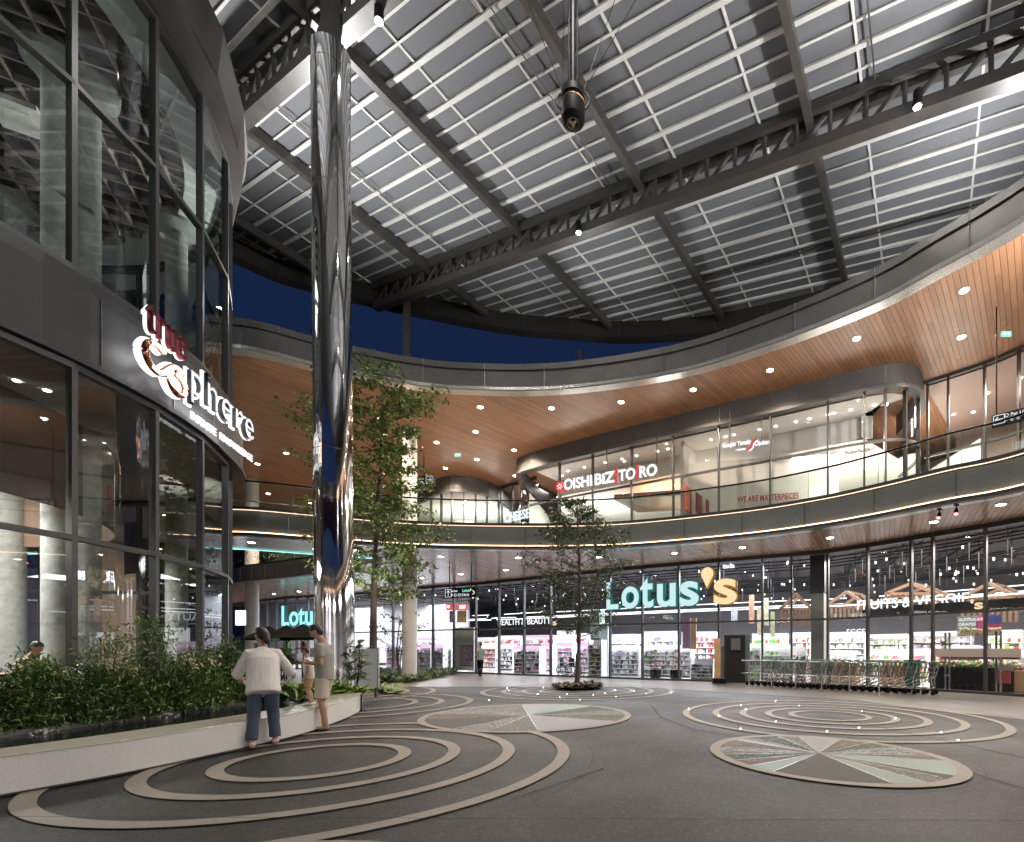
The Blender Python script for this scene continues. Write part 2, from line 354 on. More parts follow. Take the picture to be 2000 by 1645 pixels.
# ---------------------------------------------------------------- ground
g = MB(); n = 40
g.sheet([(-90, -60), (90, -60), (90, 120), (-90, 120)], -.012); structure(g, 'ground', M['tarmac'])
pv = crv([(640, 1336), (735, 1340), (782, 1341), (950, 1341), (1081, 1342), (1230, 1341.5), (1330, 1347), (1500, 1357), (1650, 1366), (1790, 1382), (2000, 1405)], 0)
pvc = smoothc([(-30, 26)] + pv + [(9.9, 6), (11, 2)], 5)
g = MB(); g.sheet(pvc + [v2((30, 2)), v2((30, 70)), v2((-50, 70))], -.006); structure(g, 'pavement', M['paving'])
def ring(mb, c, r, w, z=.0, sh=(0, 0), n=128):
    o = []
    for k in range(n):
        a = 2 * math.pi * k / n; ca, sa = math.cos(a), math.sin(a)
        q = math.sqrt((1 + sh[0]) * ca * ca + 2 * sh[1] * ca * sa + (1 - sh[0]) * sa * sa)
        o += [(c[0] + (r - w) / q * ca, c[1] + (r - w) / q * sa, z), (c[0] + r / q * ca, c[1] + r / q * sa, z)]
    mb.add(o, [(2 * k, 2 * k + 1, (2 * k + 3) % (2 * n), (2 * k + 2) % (2 * n)) for k in range(n)])
g = MB()
for r in (2.96, 2.34, 1.78, 1.26, .79): ring(g, (4.33, 9.93), r, .14 if r > 1 else .12)
for r in (1.03, 1.63, 2.32, 3.03): ring(g, (-3.65, 5.94), r, .155, .0004, (-.01, -.04))
for r in (3.14, 2.49, 1.86, 1.29): ring(g, (-1.27, 16.06), r, .15, .0008)
for r in (1.49, 2.12, 2.84): ring(g, (-6.53, 12.08), r, .15, .0012)
for r in (1.0, 1.7, 2.5, 3.3): ring(g, (-9.1, 15.0), r, .15, .0016)
ring(g, (-1.93, 1.60), 1.80, .16, .002)
structure(g, 'pavement_ring_bands', M['ring'])
# joints cut in the dark floor
g = MB()
for a, b in (((1180, 1500), (1000, 1560)), ((1270, 1375), (1290, 1400)), ((1290, 1400), (1350, 1423)), ((1350, 1423), (1460, 1440)), ((1900, 1510), (2000, 1540)), ((1600, 1395), (2000, 1480))):
    g.bar(PZ(*a, .001), PZ(*b, .001), .012, .002)
for c_, r_ in (((-3.65, 5.94), 3.36), ((4.33, 9.93), 3.55), ((-1.27, 16.06), 3.5), ((2.65, 6.16), 1.62)): ring(g, c_, r_, .006, .0006)
for a, b_ in (((-6, 3.9), (12, 3.7)), ((-4, 14.0), (11, 13.2))): g.bar((*a, .0008), (*b_, .0008), .004, .001)
structure(g, 'pavement_joints', M['void'])
# two round mosaics let into the floor
def tilemat(name, c1, c2, c3, sc_, rough=.6, mort=(.10, .095, .09)):
    m = mat(name, c1, rough, spec=.14); t = m.node_tree; b = t.nodes['Principled BSDF']; tc = t.nodes.new('ShaderNodeTexCoord')
    br = t.nodes.new('ShaderNodeTexBrick'); br.inputs['Scale'].default_value = sc_; br.inputs['Mortar Size'].default_value = .06; br.inputs['Color1'].default_value = (*c1, 1); br.inputs['Color2'].default_value = (*c2, 1); br.inputs['Mortar'].default_value = (*mort, 1)
    br.inputs['Brick Width'].default_value = .5; br.inputs['Row Height'].default_value = .25; br.inputs['Bias'].default_value = 0
    mp = t.nodes.new('ShaderNodeMapping'); mp.inputs['Rotation'].default_value = (0, 0, hash(name) % 7 * .4); t.links.new(tc.outputs['Object'], mp.inputs[0]); t.links.new(mp.outputs[0], br.inputs[0])
    vo = t.nodes.new('ShaderNodeTexVoronoi'); vo.inputs['Scale'].default_value = sc_ * 2.6; t.links.new(mp.outputs[0], vo.inputs[0])
    mx = t.nodes.new('ShaderNodeMix'); mx.data_type = 'RGBA'; r = t.nodes.new('ShaderNodeMath'); r.operation = 'GREATER_THAN'; r.inputs[1].default_value = .62
    sp = t.nodes.new('ShaderNodeSeparateColor'); t.links.new(vo.outputs['Color'], sp.inputs[0]); t.links.new(sp.outputs[0], r.inputs[0]); t.links.new(r.outputs[0], mx.inputs['Factor'])
    t.links.new(br.outputs[0], mx.inputs[6]); mx.inputs[7].default_value = (*c3, 1); t.links.new(mx.outputs[2], b.inputs['Base Color'])
    bp = t.nodes.new('ShaderNodeBump'); bp.inputs['Strength'].default_value = .25; bp.inputs['Distance'].default_value = .001; t.links.new(sp.outputs[1], bp.inputs['Height']); t.links.new(bp.outputs[0], b.inputs['Normal'])
    return m
TM = [tilemat('green_glass_mosaic', (.03, .10, .06), (.09, .19, .12), (.01, .022, .016), 14), tilemat('black_mosaic', (.010, .011, .012), (.03, .032, .03), (.07, .065, .05), 11),
      tilemat('sand_mosaic', (.27, .175, .12), (.17, .11, .08), (.07, .055, .045), 15), tilemat('pearl_mosaic', (.34, .32, .275), (.20, .20, .17), (.08, .085, .075), 15),
      mat('pale_green_glass_slab', (.17, .225, .195), .45, spec=.18, ns=3, na=.1), mat('grey_marble_slab', (.20, .20, .195), .42, spec=.2, ns=2, na=.12), tilemat('grey_blue_mosaic', (.15, .18, .195), (.07, .09, .10), (.26, .28, .28), 15)]
def mosaic(c, r, sh, segs, label, hub=(0, 0)):
    root = empty('floor_mosaic', (*c, 0), label=label, cat='floor mosaic', group='round mosaics in the plaza floor')
    b = MB(); ring(b, c, r, .13, .0035, sh); b.build('stone_rim', M['ring'], root)
    t = MB(); R = r - .13
    for a0, a1, k, r0 in segs:
        t.cm = k; n = max(3, int((a1 - a0) / 4)); o = []
        def q(a): ca, sa = math.cos(a), math.sin(a); return math.sqrt((1 + sh[0]) * ca * ca + 2 * sh[1] * ca * sa + (1 - sh[0]) * sa * sa)
        for j in range(n + 1):
            a = math.radians(lerp(a0, a1, j / n)); e = R / q(a)
            o.append((c[0] + e * math.cos(a), c[1] + e * math.sin(a), .0045))
        h = (c[0] + hub[0], c[1] + hub[1], .0045)
        if r0:
            i0 = Vector(o[0]).lerp(Vector(h), 1 - r0); i1 = Vector(o[-1]).lerp(Vector(h), 1 - r0); t.add([i0] + o + [i1], [tuple(range(n + 3))])
        else: t.add([h] + o, [tuple(range(n + 2))])
    t.build('tile_field', TM, root)
    ln = MB()
    for a0, a1, k, r0 in segs:
        a = math.radians(a0); e = R * .985; ln.bar((c[0] + hub[0], c[1] + hub[1], .0055), (c[0] + e * math.cos(a), c[1] + e * math.sin(a), .0055), .008, .002)
    ln.build('divider_strips', M['alu_l'], root)
segR = [(8, 22, 6, 0), (22, 40, 0, 0), (40, 58, 2, 0), (58, 84, 5, 0), (84, 98, 3, 0), (98, 118, 0, 0), (118, 124, 3, 0), (124, 132, 5, 0), (132, 156, 2, 0), (156, 166, 6, 0), (166, 178, 3, 0), (178, 194, 0, 0), (194, 208, 2, 0), (208, 222, 4, 0), (222, 274, 1, 0), (274, 290, 4, 0), (290, 304, 3, 0), (304, 312, 1, 0), (312, 346, 4, 0), (346, 358, 2, 0), (358, 368, 6, 0)]
mosaic((2.65, 6.16), 1.43, (.03, .10), segR, 'nearer round floor mosaic with black, green and sandy fan-shaped pieces', (-.05, .1))
segC = [(0, 25, 3, 0), (25, 52, 0, 0), (52, 80, 4, 0), (80, 105, 5, 0), (105, 140, 3, 0), (140, 175, 6, 0), (175, 200, 2, 0), (200, 240, 1, 0), (240, 262, 6, 0), (262, 285, 3, 0), (285, 335, 5, 0), (335, 348, 2, 0), (348, 360, 0, 0)]
mosaic((-1.81, 9.93), 2.10, (0, 0), segC, 'farther round floor mosaic shining silvery in front of the planted tree')
# little lights let into the ring bands
GL = [(1515, 1369), (1447, 1378), (1561, 1379), (1456, 1386), (1345, 1385), (1683, 1390), (1404, 1399), (1515, 1410), (1749, 1403), (1678, 1422), (1447, 1424), (1615, 1429), (1838, 1431), (1871, 1446),
      (955, 1368), (993, 1349), (990, 1344), (1056, 1351), (1050, 1356), (1061, 1344), (1107, 1356), (1093, 1362), (1159, 1358), (1182, 1355), (1203, 1361), (1201, 1348), (1238, 1350), (1262, 1355), (1311, 1353), (1133, 1367)]
b = MB(); b.disc((0, 0, 0), .012, 12); gl0 = MB(); gl0.lathe((0, 0, 0), [(.018, -.002), (.018, .004), (.013, .005)], 14)
first = None
M['floorlamp'] = emis('floor_lamp_lens', (1, .80, .62), 55)
for i, (x, y) in enumerate(GL):
    p = PZ(x, y, .003)
    ring_name = 'the ring pattern with the nearer mosaic' if i < 14 else 'the ring pattern around the small tree'
    if first is None:
        first = empty('floor_light', (p.x, p.y, .003), cat='floor light', group='tiny lights in the plaza floor'); gl0.build('collar', M['alu_l'], first, local=True); 
        l = MB(); l.disc((0, 0, .0062), .0125, 12); l.build('lens', M['floorlamp'], first, local=True); f = first
    else: f = dup(first, (p.x, p.y, .003))
    GR = GL[:14] if i < 14 else GL[14:]; k_ = sorted(GR).index((x, y)); n_ = len(GR); OW = ['leftmost', 'second', 'third', 'fourth', 'fifth', 'sixth', 'seventh', 'eighth']
    f['label'] = 'tiny glowing floor light, ' + (OW[k_] + ('' if k_ == 0 else ' from the left') if k_ < n_ / 2 else (OW[n_ - 1 - k_] + ' from the right').replace('leftmost from the right', 'rightmost')) + ', in ' + ring_name
    f['group'] = 'tiny lights in ' + ring_name

# ================================================================ mall building
mall = empty('shopping_mall', (0, 18, 0), label='curved two-storey mall with timber soffits, grey parapets and glass shopfronts', cat='shopping mall')
# lower soffit, with the open void at the left behind the ring walkway
r_in = crv([(450, 1072), (617, 1083)], ZS); r_in = smoothc([Vector((-26, 19.5)), Vector((-17, 18.9))] + r_in + [Vector((-9.9, 20.4))], 4)
sfr = [p for p in SF]
lbm = list(LB)
poly = lbm + [p + Vector((.0, .0)) for p in reversed(SF)] + [v2(p) for p in BAND] + [v2((-9.9, 20.4))] + list(reversed(r_in)) + [v2((-27, 17.6))]
g = MB(); g.sheet(poly, ZS); g.build('lower_soffit', M['ceilwood_lo'], mall)
g = MB(); out = offs(UE, 26); g.sheet(UE + [v2((-46, 12)), v2((-46, -20)), v2((14, -22)), v2((30, -5)), v2((34, 60)), v2((-50, 60)), v2((-50, 24)), v2((-27, 24))], ZU); g.build('upper_soffit', M['ceilwood'], mall)
g = MB(); g.sheet(offs(UE, .4) + [v2((-46, 12)), v2((-46, -20)), v2((14, -22)), v2((30, -5)), v2((34, 60)), v2((-50, 60)), v2((-50, 24)), v2((-27, 24))], 11.9); g.build('roof_deck', M['alu_d'], mall)
# roof parapet
g = MB(); g.sweep(UE, [(.02, ZU + .14), (0, ZU + .16), (0, 11.93), (.07, 11.93), (.07, 12.0), (-.03, 12.0), (-.03, 12.22), (.35, 12.22), (.35, 12.1)]); g.build('roof_parapet', M['alu'], mall)
g = MB(); g.sweep(UE, [(.36, ZU - .012), (-.02, ZU - .012), (-.05, ZU + .02), (-.05, ZU + .13), (.03, ZU + .15)]); g.build('edge_trim', M['alu_l'], mall)
for p, d in resample(UE, 2.25):
    g = MB(); n_ = Vector((-d.y, d.x)); q = p - n_ * .012; g.box((q.x, q.y, (ZU + 12.2) / 2 + .05), (.014, .02, 1.0), math.atan2(d.y, d.x)); q = p - n_ * .04; g.box((q.x, q.y, 12.11), (.016, .02, .225), math.atan2(d.y, d.x)); q = p + n_ * .14; g.box((q.x, q.y, ZU - .016), (.014, .4, .012), math.atan2(d.y, d.x)); q = p - n_ * .058; g.box((q.x, q.y, ZU + .075), (.014, .01, .11), math.atan2(d.y, d.x)); g.build('panel_joint', M['alu_l'], mall)
# balcony front
g = MB(); g.sweep(LB, [(.5, ZS - .012), (-.0, ZS - .012), (-.06, ZS + .0), (-.06, ZS + .085)]); g.build('balcony_edge', M['frame'], mall)
g = MB(); g.sweep(LB, [(.42, ZS - .02), (.12, ZS - .02)]); g.build('soffit_trim', M['alu_l'], mall)
gp = mat('balcony_panel', (.16, .175, .165), .55, .2, ns=3, na=.06)
g = MB(); g.sweep(LB, [(.02, ZS + .08), (.02, ZS + .80)]); g.build('balcony_panels', gp, mall)
g = MB(); g.sweep(LB, [(-.02, ZS + .86), (-.05, ZS + .86), (-.05, ZS + .95), (.3, ZS + .95), (.3, ZS + .86)], closed=True); g.build('balcony_cap', M['frame'], mall)
g = MB(); g.sweep(LB, [(-.035, ZS + .10), (-.004, ZS + .10), (-.004, ZS + .118), (-.035, ZS + .118)], closed=True); g.build('light_strip', M['led'], mall)
M['led2'] = emis('dim_led_strip', (1, .66, .44), 1.2)
g = MB(); g.sweep(LB, [(-.03, ZS + .835), (.0, ZS + .835), (.0, ZS + .848), (-.03, ZS + .848)], closed=True); g.build('light_strip', M['led2'], mall)
for p, d in resample(LB, 2.0):
    g = MB(); n_ = Vector((-d.y, d.x)); q = p + n_ * .004; g.box((q.x, q.y, ZS + .45), (.016, .02, .68), math.atan2(d.y, d.x)); g.build('balcony_joint', M['alu_l'], mall)
dk = MB(); dk.sheet(offs(LB, .3)[12:] + [v2((-46, 12)), v2((-46, -20)), v2((14, -22)), v2((30, -5)), v2((34, 60)), v2((-50, 60))] + [v2((-36, 46))] + [v2(p) for p in BAND] + [v2((-9.9, 20.4))] + list(reversed(offs(r_in, -.05))) + [v2((-27, 17.9))], ZS + .85); dk.build('upper_floor_deck', M['paving'], mall)
# balustrade
g = MB(); g.sweep(offs(LB, .1), [(0, ZS + .93), (0, ZS + 1.80), (.012, ZS + 1.80), (.012, ZS + .93)], closed=True); g.build('glass_balustrade', M['glass_r'], mall)
g = MB(); g.path([(p.x, p.y, ZS + 1.84) for p in offs(LB, .1)], .032, 8); g.build('handrail', M['black'], mall, smooth=True)
for p, d in resample(offs(LB, .1), 2.0): g = MB(); g.box((p.x, p.y, ZS + 1.37), (.012, .022, .88), math.atan2(d.y, d.x)); g.build('balustrade_joint', M['alu_l'], mall)
g = MB(); g.sweep(offs(r_in, 0), [(0, ZS + .95), (0, ZS + 1.8)]); g.build('inner_balustrade', M['glass_r'], mall)
g = MB(); g.path([(p.x, p.y, ZS + 1.84) for p in r_in], .03, 8); g.build('inner_handrail', M['alu_l'], mall)
g = MB(); g.sweep(r_in, [(0, ZS - .02), (.0, ZS + .9), (-.1, ZS + .9), (-.1, ZS)], closed=True); g.build('inner_edge', M['alu_d'], mall)
M['led_teal'] = emis('teal_led_strip', (.25, .85, .75), 3)
g = MB(); g.sweep(r_in, [(-.16, ZS - .03), (-.10, ZS - .03)]); g.build('light_strip', M['led_teal'], mall)
# terrace band at the left
g = MB(); g.sweep(BAND, [(.3, 5.09), (0, 5.09), (0, 5.92), (.25, 5.92)]); g.build('terrace_front', M['alu_d'], mall)
for p, d in resample(BAND, 1.1): g = MB(); g.box((p.x, p.y, 5.5), (.02, .03, .8), math.atan2(d.y, d.x)); g.build('terrace_joint', M['alu'], mall)
# columns
def column(p, r, z0, z1, m='colpaint'):
    b = MB(); b.tube((p[0], p[1], z0), (p[0], p[1], z1), r, n=28); return b.build('column', M[m], mall, smooth='auto')
column(PZ(800, 838, ZU), .31, 0, ZU); column(PZ(492, 940, ZU), .34, 0, ZU); 
column((-24, 24), .34, 0, ZU); column((17, 10), .3, 0, ZU)
# ---------------------------------------------------------------- ground floor shopfront
sfw = empty('glass_shopfront', (3, 20, 0)); sfw.parent = mall; sfw.location = Vector((3, 20, 0)) - mall.location
mx_l = [505, 522, 540, 558, 580, 602, 625, 650, 690, 728, 768, 805, 846, 887, 930, 975, 1024, 1076, 1131, 1192, 1255, 1326, 1404, 1489, 1546, 1617, 1695, 1780, 1822, 1925, 2010, 2100]
door = (1822, 1925, 2010)
def mull(root, crvv, xs, z0, z1, w=.07, dpt=.14, m='frame', name='mullion'):
    pts = []
    for x in xs:
        r = at_px(crvv, x)
        if not r: continue
        p, d = r; b = MB(); b.box((p.x, p.y, (z0 + z1) / 2), (w, dpt, z1 - z0), math.atan2(d.y, d.x)); b.build(name, M[m], root); pts.append((p, d))
    return pts
mp_ = mull(sfw, SF, mx_l, .0, 5.1, .075, .16)
fac = [p for p, d in mp_]
fac = [v2((-64, 62))] + fac + [p for p in SF[60:] if p.y < fac[-1].y - .4]
g = MB(); g.sweep(fac, [(-.06, 2.47), (.06, 2.47), (.06, 2.55), (-.06, 2.55)], closed=True); g.build('transom', M['frame'], sfw)
g = MB(); g.sweep(fac, [(-.07, 5.0), (.07, 5.0), (.07, 5.14), (-.07, 5.14)], closed=True); g.sweep(fac, [(-.07, 0), (.07, 0), (.07, .08), (-.07, .08)], closed=True); g.build('head_and_sill_rail', M['frame'], sfw)
g = MB(); g.sweep(fac, [(.01, .08), (.01, 5.0)]); g.build('glazing', M['glass_s'], sfw)
# ---------------------------------------------------------------- store room behind it
def inward(c, o): return offs(c, o)
room = fac; bw = [v2((-70, 80)), v2((-20, 60)), v2((-2, 48)), v2((12, 38)), v2((24, 28)), v2((28, 6)), v2((24, -12)), v2((8, -22)), v2((-16, -21)), v2((-34, -14)), v2((-38, 7))]
g = MB(); g.sheet([p + Vector((0, .0)) for p in room] + list(reversed(bw)), -.002); g.build('store_floor', mat('store_floor_tile', (.55, .53, .5), .18, ns=1, na=.06), mall)
g = MB(); g.sweep(bw, [(0, 0), (0, 6)]); g.build('store_back_wall', mat('store_back_wall_paint', (.22, .21, .225), .8), mall)
g = MB(); g.sheet([p for p in room] + list(reversed(bw)), 5.85); g.build('store_ceiling', mat('store_ceiling_dark', (.085, .083, .095), .9), mall)
g = MB()
for k in range(11):        # pipes, cable trays and ducts under the store ceiling
    z = 5.2 + .06 * (k % 5); o = 1.2 + k * 1.25
    c = [p + Vector((.35, .94)).normalized() * o for p in fac[2:-1]]
    for a, b_ in zip(c, c[1:]): g.bar((a.x, a.y, z), (b_.x, b_.y, z), .06 if k % 3 else .22, .06)
for i, (p, d) in enumerate(mp_[4:]):
    n_ = Vector((.35, .94)).normalized(); e = p + n_ * 14; g.bar((p.x + .3, p.y + .3, 5.45), (e.x, e.y, 5.45), .05, .05); g.bar((p.x + .9, p.y + .5, 5.62), (e.x, e.y, 5.62), .09, .09)
    for j in range(5):
        q = p + n_ * (1.5 + 2.6 * j); g.bar((q.x, q.y, 4.3), (q.x, q.y, 5.85), .02, .02)
g.build('ceiling_services', M['steel_d'], mall)

b = MB(); b.bar((-36, 49, 3), (-12, 39.5, 3), .2, 5.6); b.build('inner_partition', mat('pale_partition', (.42, .42, .44), .7), mall)
# ---------------------------------------------------------------- upper floor shopfronts
Z2 = 6.0
PSc = smoothc([v2((-3.9, 31)), v2((-5.0, 28.2)), v2((-5.1, 26.0))] + crv([(1041, 886.5), (1318, 815), (1500, 771), (1618, 741), (1725, 717)], ZU) + [v2(PZ(1770, 717, ZU)), v2(PZ(1791, 730, ZU)) , v2((11.5, 18.6)), v2((11.9, 20.5))], 6)
RR = smoothc([v2(PZ(1805, 747, ZU)), v2(PZ(1920, 709, ZU)), v2(PZ(2000, 675, ZU)), v2((14.6, 13.6)), v2((15.6, 10))], 5)
LLc = smoothc([v2((-17, 33)), v2(PZ(818, 957, ZU)), v2(PZ(850, 940, ZU)), v2(PZ(882, 931, ZU)), v2(PZ(933, 936, ZU)), v2(PZ(976, 954, ZU)), v2((-6.9, 31.5))], 5)
LR = smoothc([v2(PZ(978, 950, ZU)), v2(PZ(1032, 936, ZU)), v2((-4.6, 27.6))], 4)
wallm = mat('shop_wall_warm_white', (.80, .76, .71), .8, ns=1, na=.03)
def upshop(name, c, xs, zt, ztr, fasc, wall=True, fm='alu_d', fz=None):
    r = empty(name, (c[len(c) // 2].x, c[len(c) // 2].y, Z2)); r.parent = mall; r.location = Vector(r.location) - mall.location
    if fasc:
        g = MB(); g.sweep(c, [(-.14, ZU), (-.14, zt + .16), (-.2, zt + .12), (-.2, zt), (.12, zt), (.12, ZU)]); g.build('fascia', M[fm], r)
        for x in fasc:
            q = at_px(c, x)
            if q: g = MB(); p, d = q; n_ = Vector((-d.y, d.x)); p = p - n_ * .145; g.box((p.x, p.y, (zt + .16 + ZU) / 2), (.018, .02, ZU - zt - .16), math.atan2(d.y, d.x)); g.build('fascia_joint', M['alu_l'], r)
    else:
        g = MB(); g.sweep(c, [(-.07, zt), (.07, zt), (.07, ZU), (-.07, ZU)], closed=True); g.build('head_rail', M['frame'], r)
    mull(r, c, xs, Z2 - .1, zt, .07, .14)
    g = MB(); g.sweep(c, [(.0, Z2 - .1), (0, zt)]); g.build('glazing', M['glass_s'], r)
    if ztr: g = MB(); g.sweep(c, [(-.05, ztr), (.05, ztr), (.05, ztr + .08), (-.05, ztr + .08)], closed=True); g.build('transom', M['frame'], r)
    return r
bd = MB(); bd.sweep([v2((-24, 40)), v2((-4, 37.5)), v2((6, 33)), v2((15, 28.5)), v2((20, 18)), v2((22, 10))], [(0, 5.99), (0, 11.19)]); bd.build('upper_back_wall', wallm, mall)
sh1 = upshop('corner_shop', PSc, [1034, 1041, 1057, 1093, 1158, 1234, 1315, 1404, 1505, 1617, 1688, 1729, 1768, 1793, 1800], 10.38, 8.60, [1057, 1093, 1161, 1236, 1317, 1407, 1506, 1618, 1689, 1727, 1763, 1791])
sh2 = upshop('recessed_shop', RR, [1812, 1852, 1923, 1990], 11.1, 8.4, None)
sh3 = upshop('round_cafe', LLc, [842, 862, 882, 906, 929, 951, 974], 10.3, None, [842, 862, 882, 906, 929, 951, 974])
sh4 = upshop('left_shop', LR, [980, 1002, 1021], 11.0, None, None)
# rooms behind the upper shopfronts
def room2(c, prof, name='shop_interior', m=wallm):
    g = MB(); g.sweep(c, prof); return g.build(name, m, mall)
psm = [p for p in PSc if True]
i0 = 3 * 6; mid = PSc[i0:-14]
ins = offs(mid, .3)
room2(mid, [(.25, 10.37), (1.9, 10.37), (1.9, 9.5)])
g = MB(); g.sheet(offs(mid, 1.88) + [v2((16, 24)), v2((14, 33)), v2((-4, 37))], 9.5); g.sweep([v2((-4.6, 25.5)), v2((-3.8, 35)), v2((5.5, 30.5)), v2((14.5, 26.5)), v2((14.2, 19))], [(0, Z2), (0, 9.6)]); g.build('shop_interior', wallm, mall)
wp = at_px(PSc, 1326)[0]; wd = at_px(PSc, 1326)[1]; wn = Vector((-wd.y, wd.x))
g = MB(); a = wp + wn * .4; e = wp + wn * 8; g.bar((a.x, a.y, 8.1), (e.x, e.y, 8.1), .12, 4.4); g.build('partition_wall', wallm, mall)
tp = MB(); a = at_px(PSc, 1160)[0] + wn * 3.2; e = at_px(PSc, 1322)[0] + wn * 3.2 + wd * -.2; tp.bar((a.x, a.y, 8.95), (e.x, e.y, 8.6), 2.6, .25); tp.build('timber_ceiling_raft', mat('raft_timber', (.17, .10, .06), .5, ns=4, na=.2), mall)
room2(RR, [(.3, 11.15), (6.5, 11.15), (6.5, Z2 - .1)], m=mat('pinkish_timber_wall', (.42, .31, .26), .6, ns=3, na=.12, stretch=(8, 8, .4)))
g = MB(); g.sheet([p for p in LLc] + [v2((-5, 36)), v2((-17.5, 36))], 10.29); g.build('cafe_ceiling', wallm, mall)
g = MB()   # curved counter wall in the cafe
for k in range(9):
    pass
cf = offs(LLc, 2.2)[5:-6]; g.sweep(cf, [(0, 6), (0, 8.2), (.3, 8.2), (.3, 9.2)]); g.build('cafe_counter_wall', M['cream'], mall)
# shop lamps upstairs: small recessed lamps in the shop ceilings
M['lamp_s'] = emis('shop_downlight', (1, .9, .78), 14)
g = MB()
for x, o in [(x, o) for x in range(1060, 1790, 34) for o in (1.0, 3.2, 5.2)]:
    q = at_px(PSc, x)
    if q: p, d = q; n_ = Vector((-d.y, d.x)); p = p + n_ * o + d * random.uniform(-.3, .3); g.disc((p.x, p.y, (10.355 if o < 1.9 else 9.485)), .055, 10)
for x in (1830, 1870, 1900, 1950, 1985):
    q = at_px(RR, x)
    if q: p, d = q; p = p + Vector((-d.y, d.x)) * random.uniform(1, 4); g.disc((p.x, p.y, 11.13), .06, 10)
for x in (860, 900, 940, 965):
    q = at_px(LLc, x)
    if q: p, d = q; p = p + Vector((-d.y, d.x)) * random.uniform(.5, 2); g.disc((p.x, p.y, 10.27), .05, 10)
g.build('shop_downlights', M['lamp_s'], mall)['kind'] = 'stuff'
g = MB(); 
for x in (1425, 1520, 1570, 1660, 1700):
    q = at_px(PSc, x)
    if q: p, d = q; n_ = Vector((-d.y, d.x)); p = p + n_ * 2.9; g.lathe((p.x, p.y, 9.47), [(.34, .02), (.3, 0), (.24, .01), (.2, -.01), (.14, .0)], 20)
g.build('ceiling_air_vents', M['alu_l'], mall)
for x, o, pw in ((1100, 3.5, 90), (1240, 3.5, 110), (1400, 3.5, 110), (1560, 3.5, 120), (1700, 3, 80)):
    q = at_px(PSc, x); p, d = q; n_ = Vector((-d.y, d.x)); p = p + n_ * o; area('shop_ceiling_light', (p.x, p.y, 9.4), pw * 2.2, 2.4, 2.4, (1, .93, .86))
for x, pw in ((1860, 60), (1960, 90)):
    p, d = at_px(RR, x); p = p + Vector((-d.y, d.x)) * 2.6; area('shop_ceiling_light', (p.x, p.y, 11.0), pw * 2.0, 2, 2, (1, .88, .8))
for x, pw in ((870, 90), (940, 90)):
    p, d = at_px(LLc, x); p = p + Vector((-d.y, d.x)) * 1.6; area('shop_ceiling_light', (p.x, p.y, 10.2), pw * 1.8, 2, 1.4, (1, .88, .76))
p, d = at_px(LR, 1005); p = p + Vector((-d.y, d.x)) * 1.6; area('shop_ceiling_light', (p.x, p.y, 11), 90, 2, 2, (1, .93, .88))
for q, s_, pw in (((-9.3, 31.5, 8.6), 4, 300), ((-1.5, 27.5, 7.6), 4, 260), ((4.5, 24.2, 7.4), 5, 300), ((9.5, 20.6, 7.2), 3, 220), ((13.2, 20.0, 7.4), 3, 200)): area('cove_light', q, pw * .42, s_, 2, (1, .92, .84), d=(0, 0, 1))
# ---------------------------------------------------------------- soffit downlights
DU = [(792, 783), (938, 795), (743, 818), (853, 864), (929, 843), (1077, 797), (1213, 785), (1354, 761), (1504, 723), (1673, 661), (1883, 567), (1878, 658), (870, 914), (931, 897), (1004, 879), (1006, 929), (559, 885), (503, 906), (616, 865), (615, 935), (524, 964), (606, 983)]
DL = [(861, 1087), (900, 1121), (1012, 1089), (988, 1113), (1170, 1088), (1318, 1080), (1450, 1069), (1621, 1050), (1824, 1019), (824, 1129), (697, 1075), (491, 1059), (535, 1160), (584, 1155), (1955, 985)]
dl = None
def downlight(x, y, z, lab, grp, pw, ang=100):
    global dl
    p = PZ(x, y, z)
    if dl is None:
        dl = empty('downlight', (p.x, p.y, z), cat='downlight'); a = MB(); a.lathe((0, 0, 0), [(.135, -.004), (.135, -.02), (.115, -.022), (.11, .0)], 20); a.build('trim_ring', M['white'], dl, local=True)
        a = MB(); a.disc((0, 0, -.012), .105, 16); a.build('lens', M['lamp'], dl, local=True); o = dl
    else: o = dup(dl, (p.x, p.y, z))
    o['label'] = lab; o['group'] = grp
    spot('downlight_beam', (p.x, p.y, z - .04), pw, (1, .80, .62), ang, .9, r=.05)
NB = [(520, 'over the left walkway'), (600, 'left of the mirror pillar'), (640, 'just left of the mirror pillar'), (780, 'by the slender tree top'), (830, 'right of the slender tree'), (880, 'beside the pale column'), (945, 'above the round cafe'), (1020, 'left of the corner shop'), (1100, 'over the restaurant sign'), (1250, 'right of the restaurant sign'), (1400, 'over the script sign'), (1550, 'over the middle of the corner shop'), (1700, 'over the rounded shop corner'), (2100, 'at the right end of the soffit')]
ZN = lambda y, lo: ('nearest the parapet, ' if y < lo else '')
def where(x): return next(w for m_, w in NB if x < m_)
def rank(L, x, y):
    same = sorted([q for q in L if where(q[0]) == where(x)], key=lambda q: q[1]); k = same.index((x, y)); return '' if len(same) == 1 else ('front', 'rear')[k] + ' ' if len(same) == 2 else (('front', 'middle', 'rear')[k] if k < 3 else 'rearmost') + ' '
for x, y in DU: downlight(x, y, ZU, rank(DU, x, y) + 'downlight of the high timber soffit ' + where(x), 'downlights of the high soffit', 560 if x > 700 else 620, 150)
for x, y in DL: downlight(x, y, 5.1 if x in (535, 584) else ZS, rank(DL, x, y) + 'downlight of the lower timber soffit ' + where(x).replace('round cafe', 'display wall').replace('restaurant sign', 'teal sign').replace('script sign', 'yellow letter').replace('corner shop', 'glass front').replace('rounded shop corner', 'trolleys'), 'downlights of the lower soffit', 120, 145)
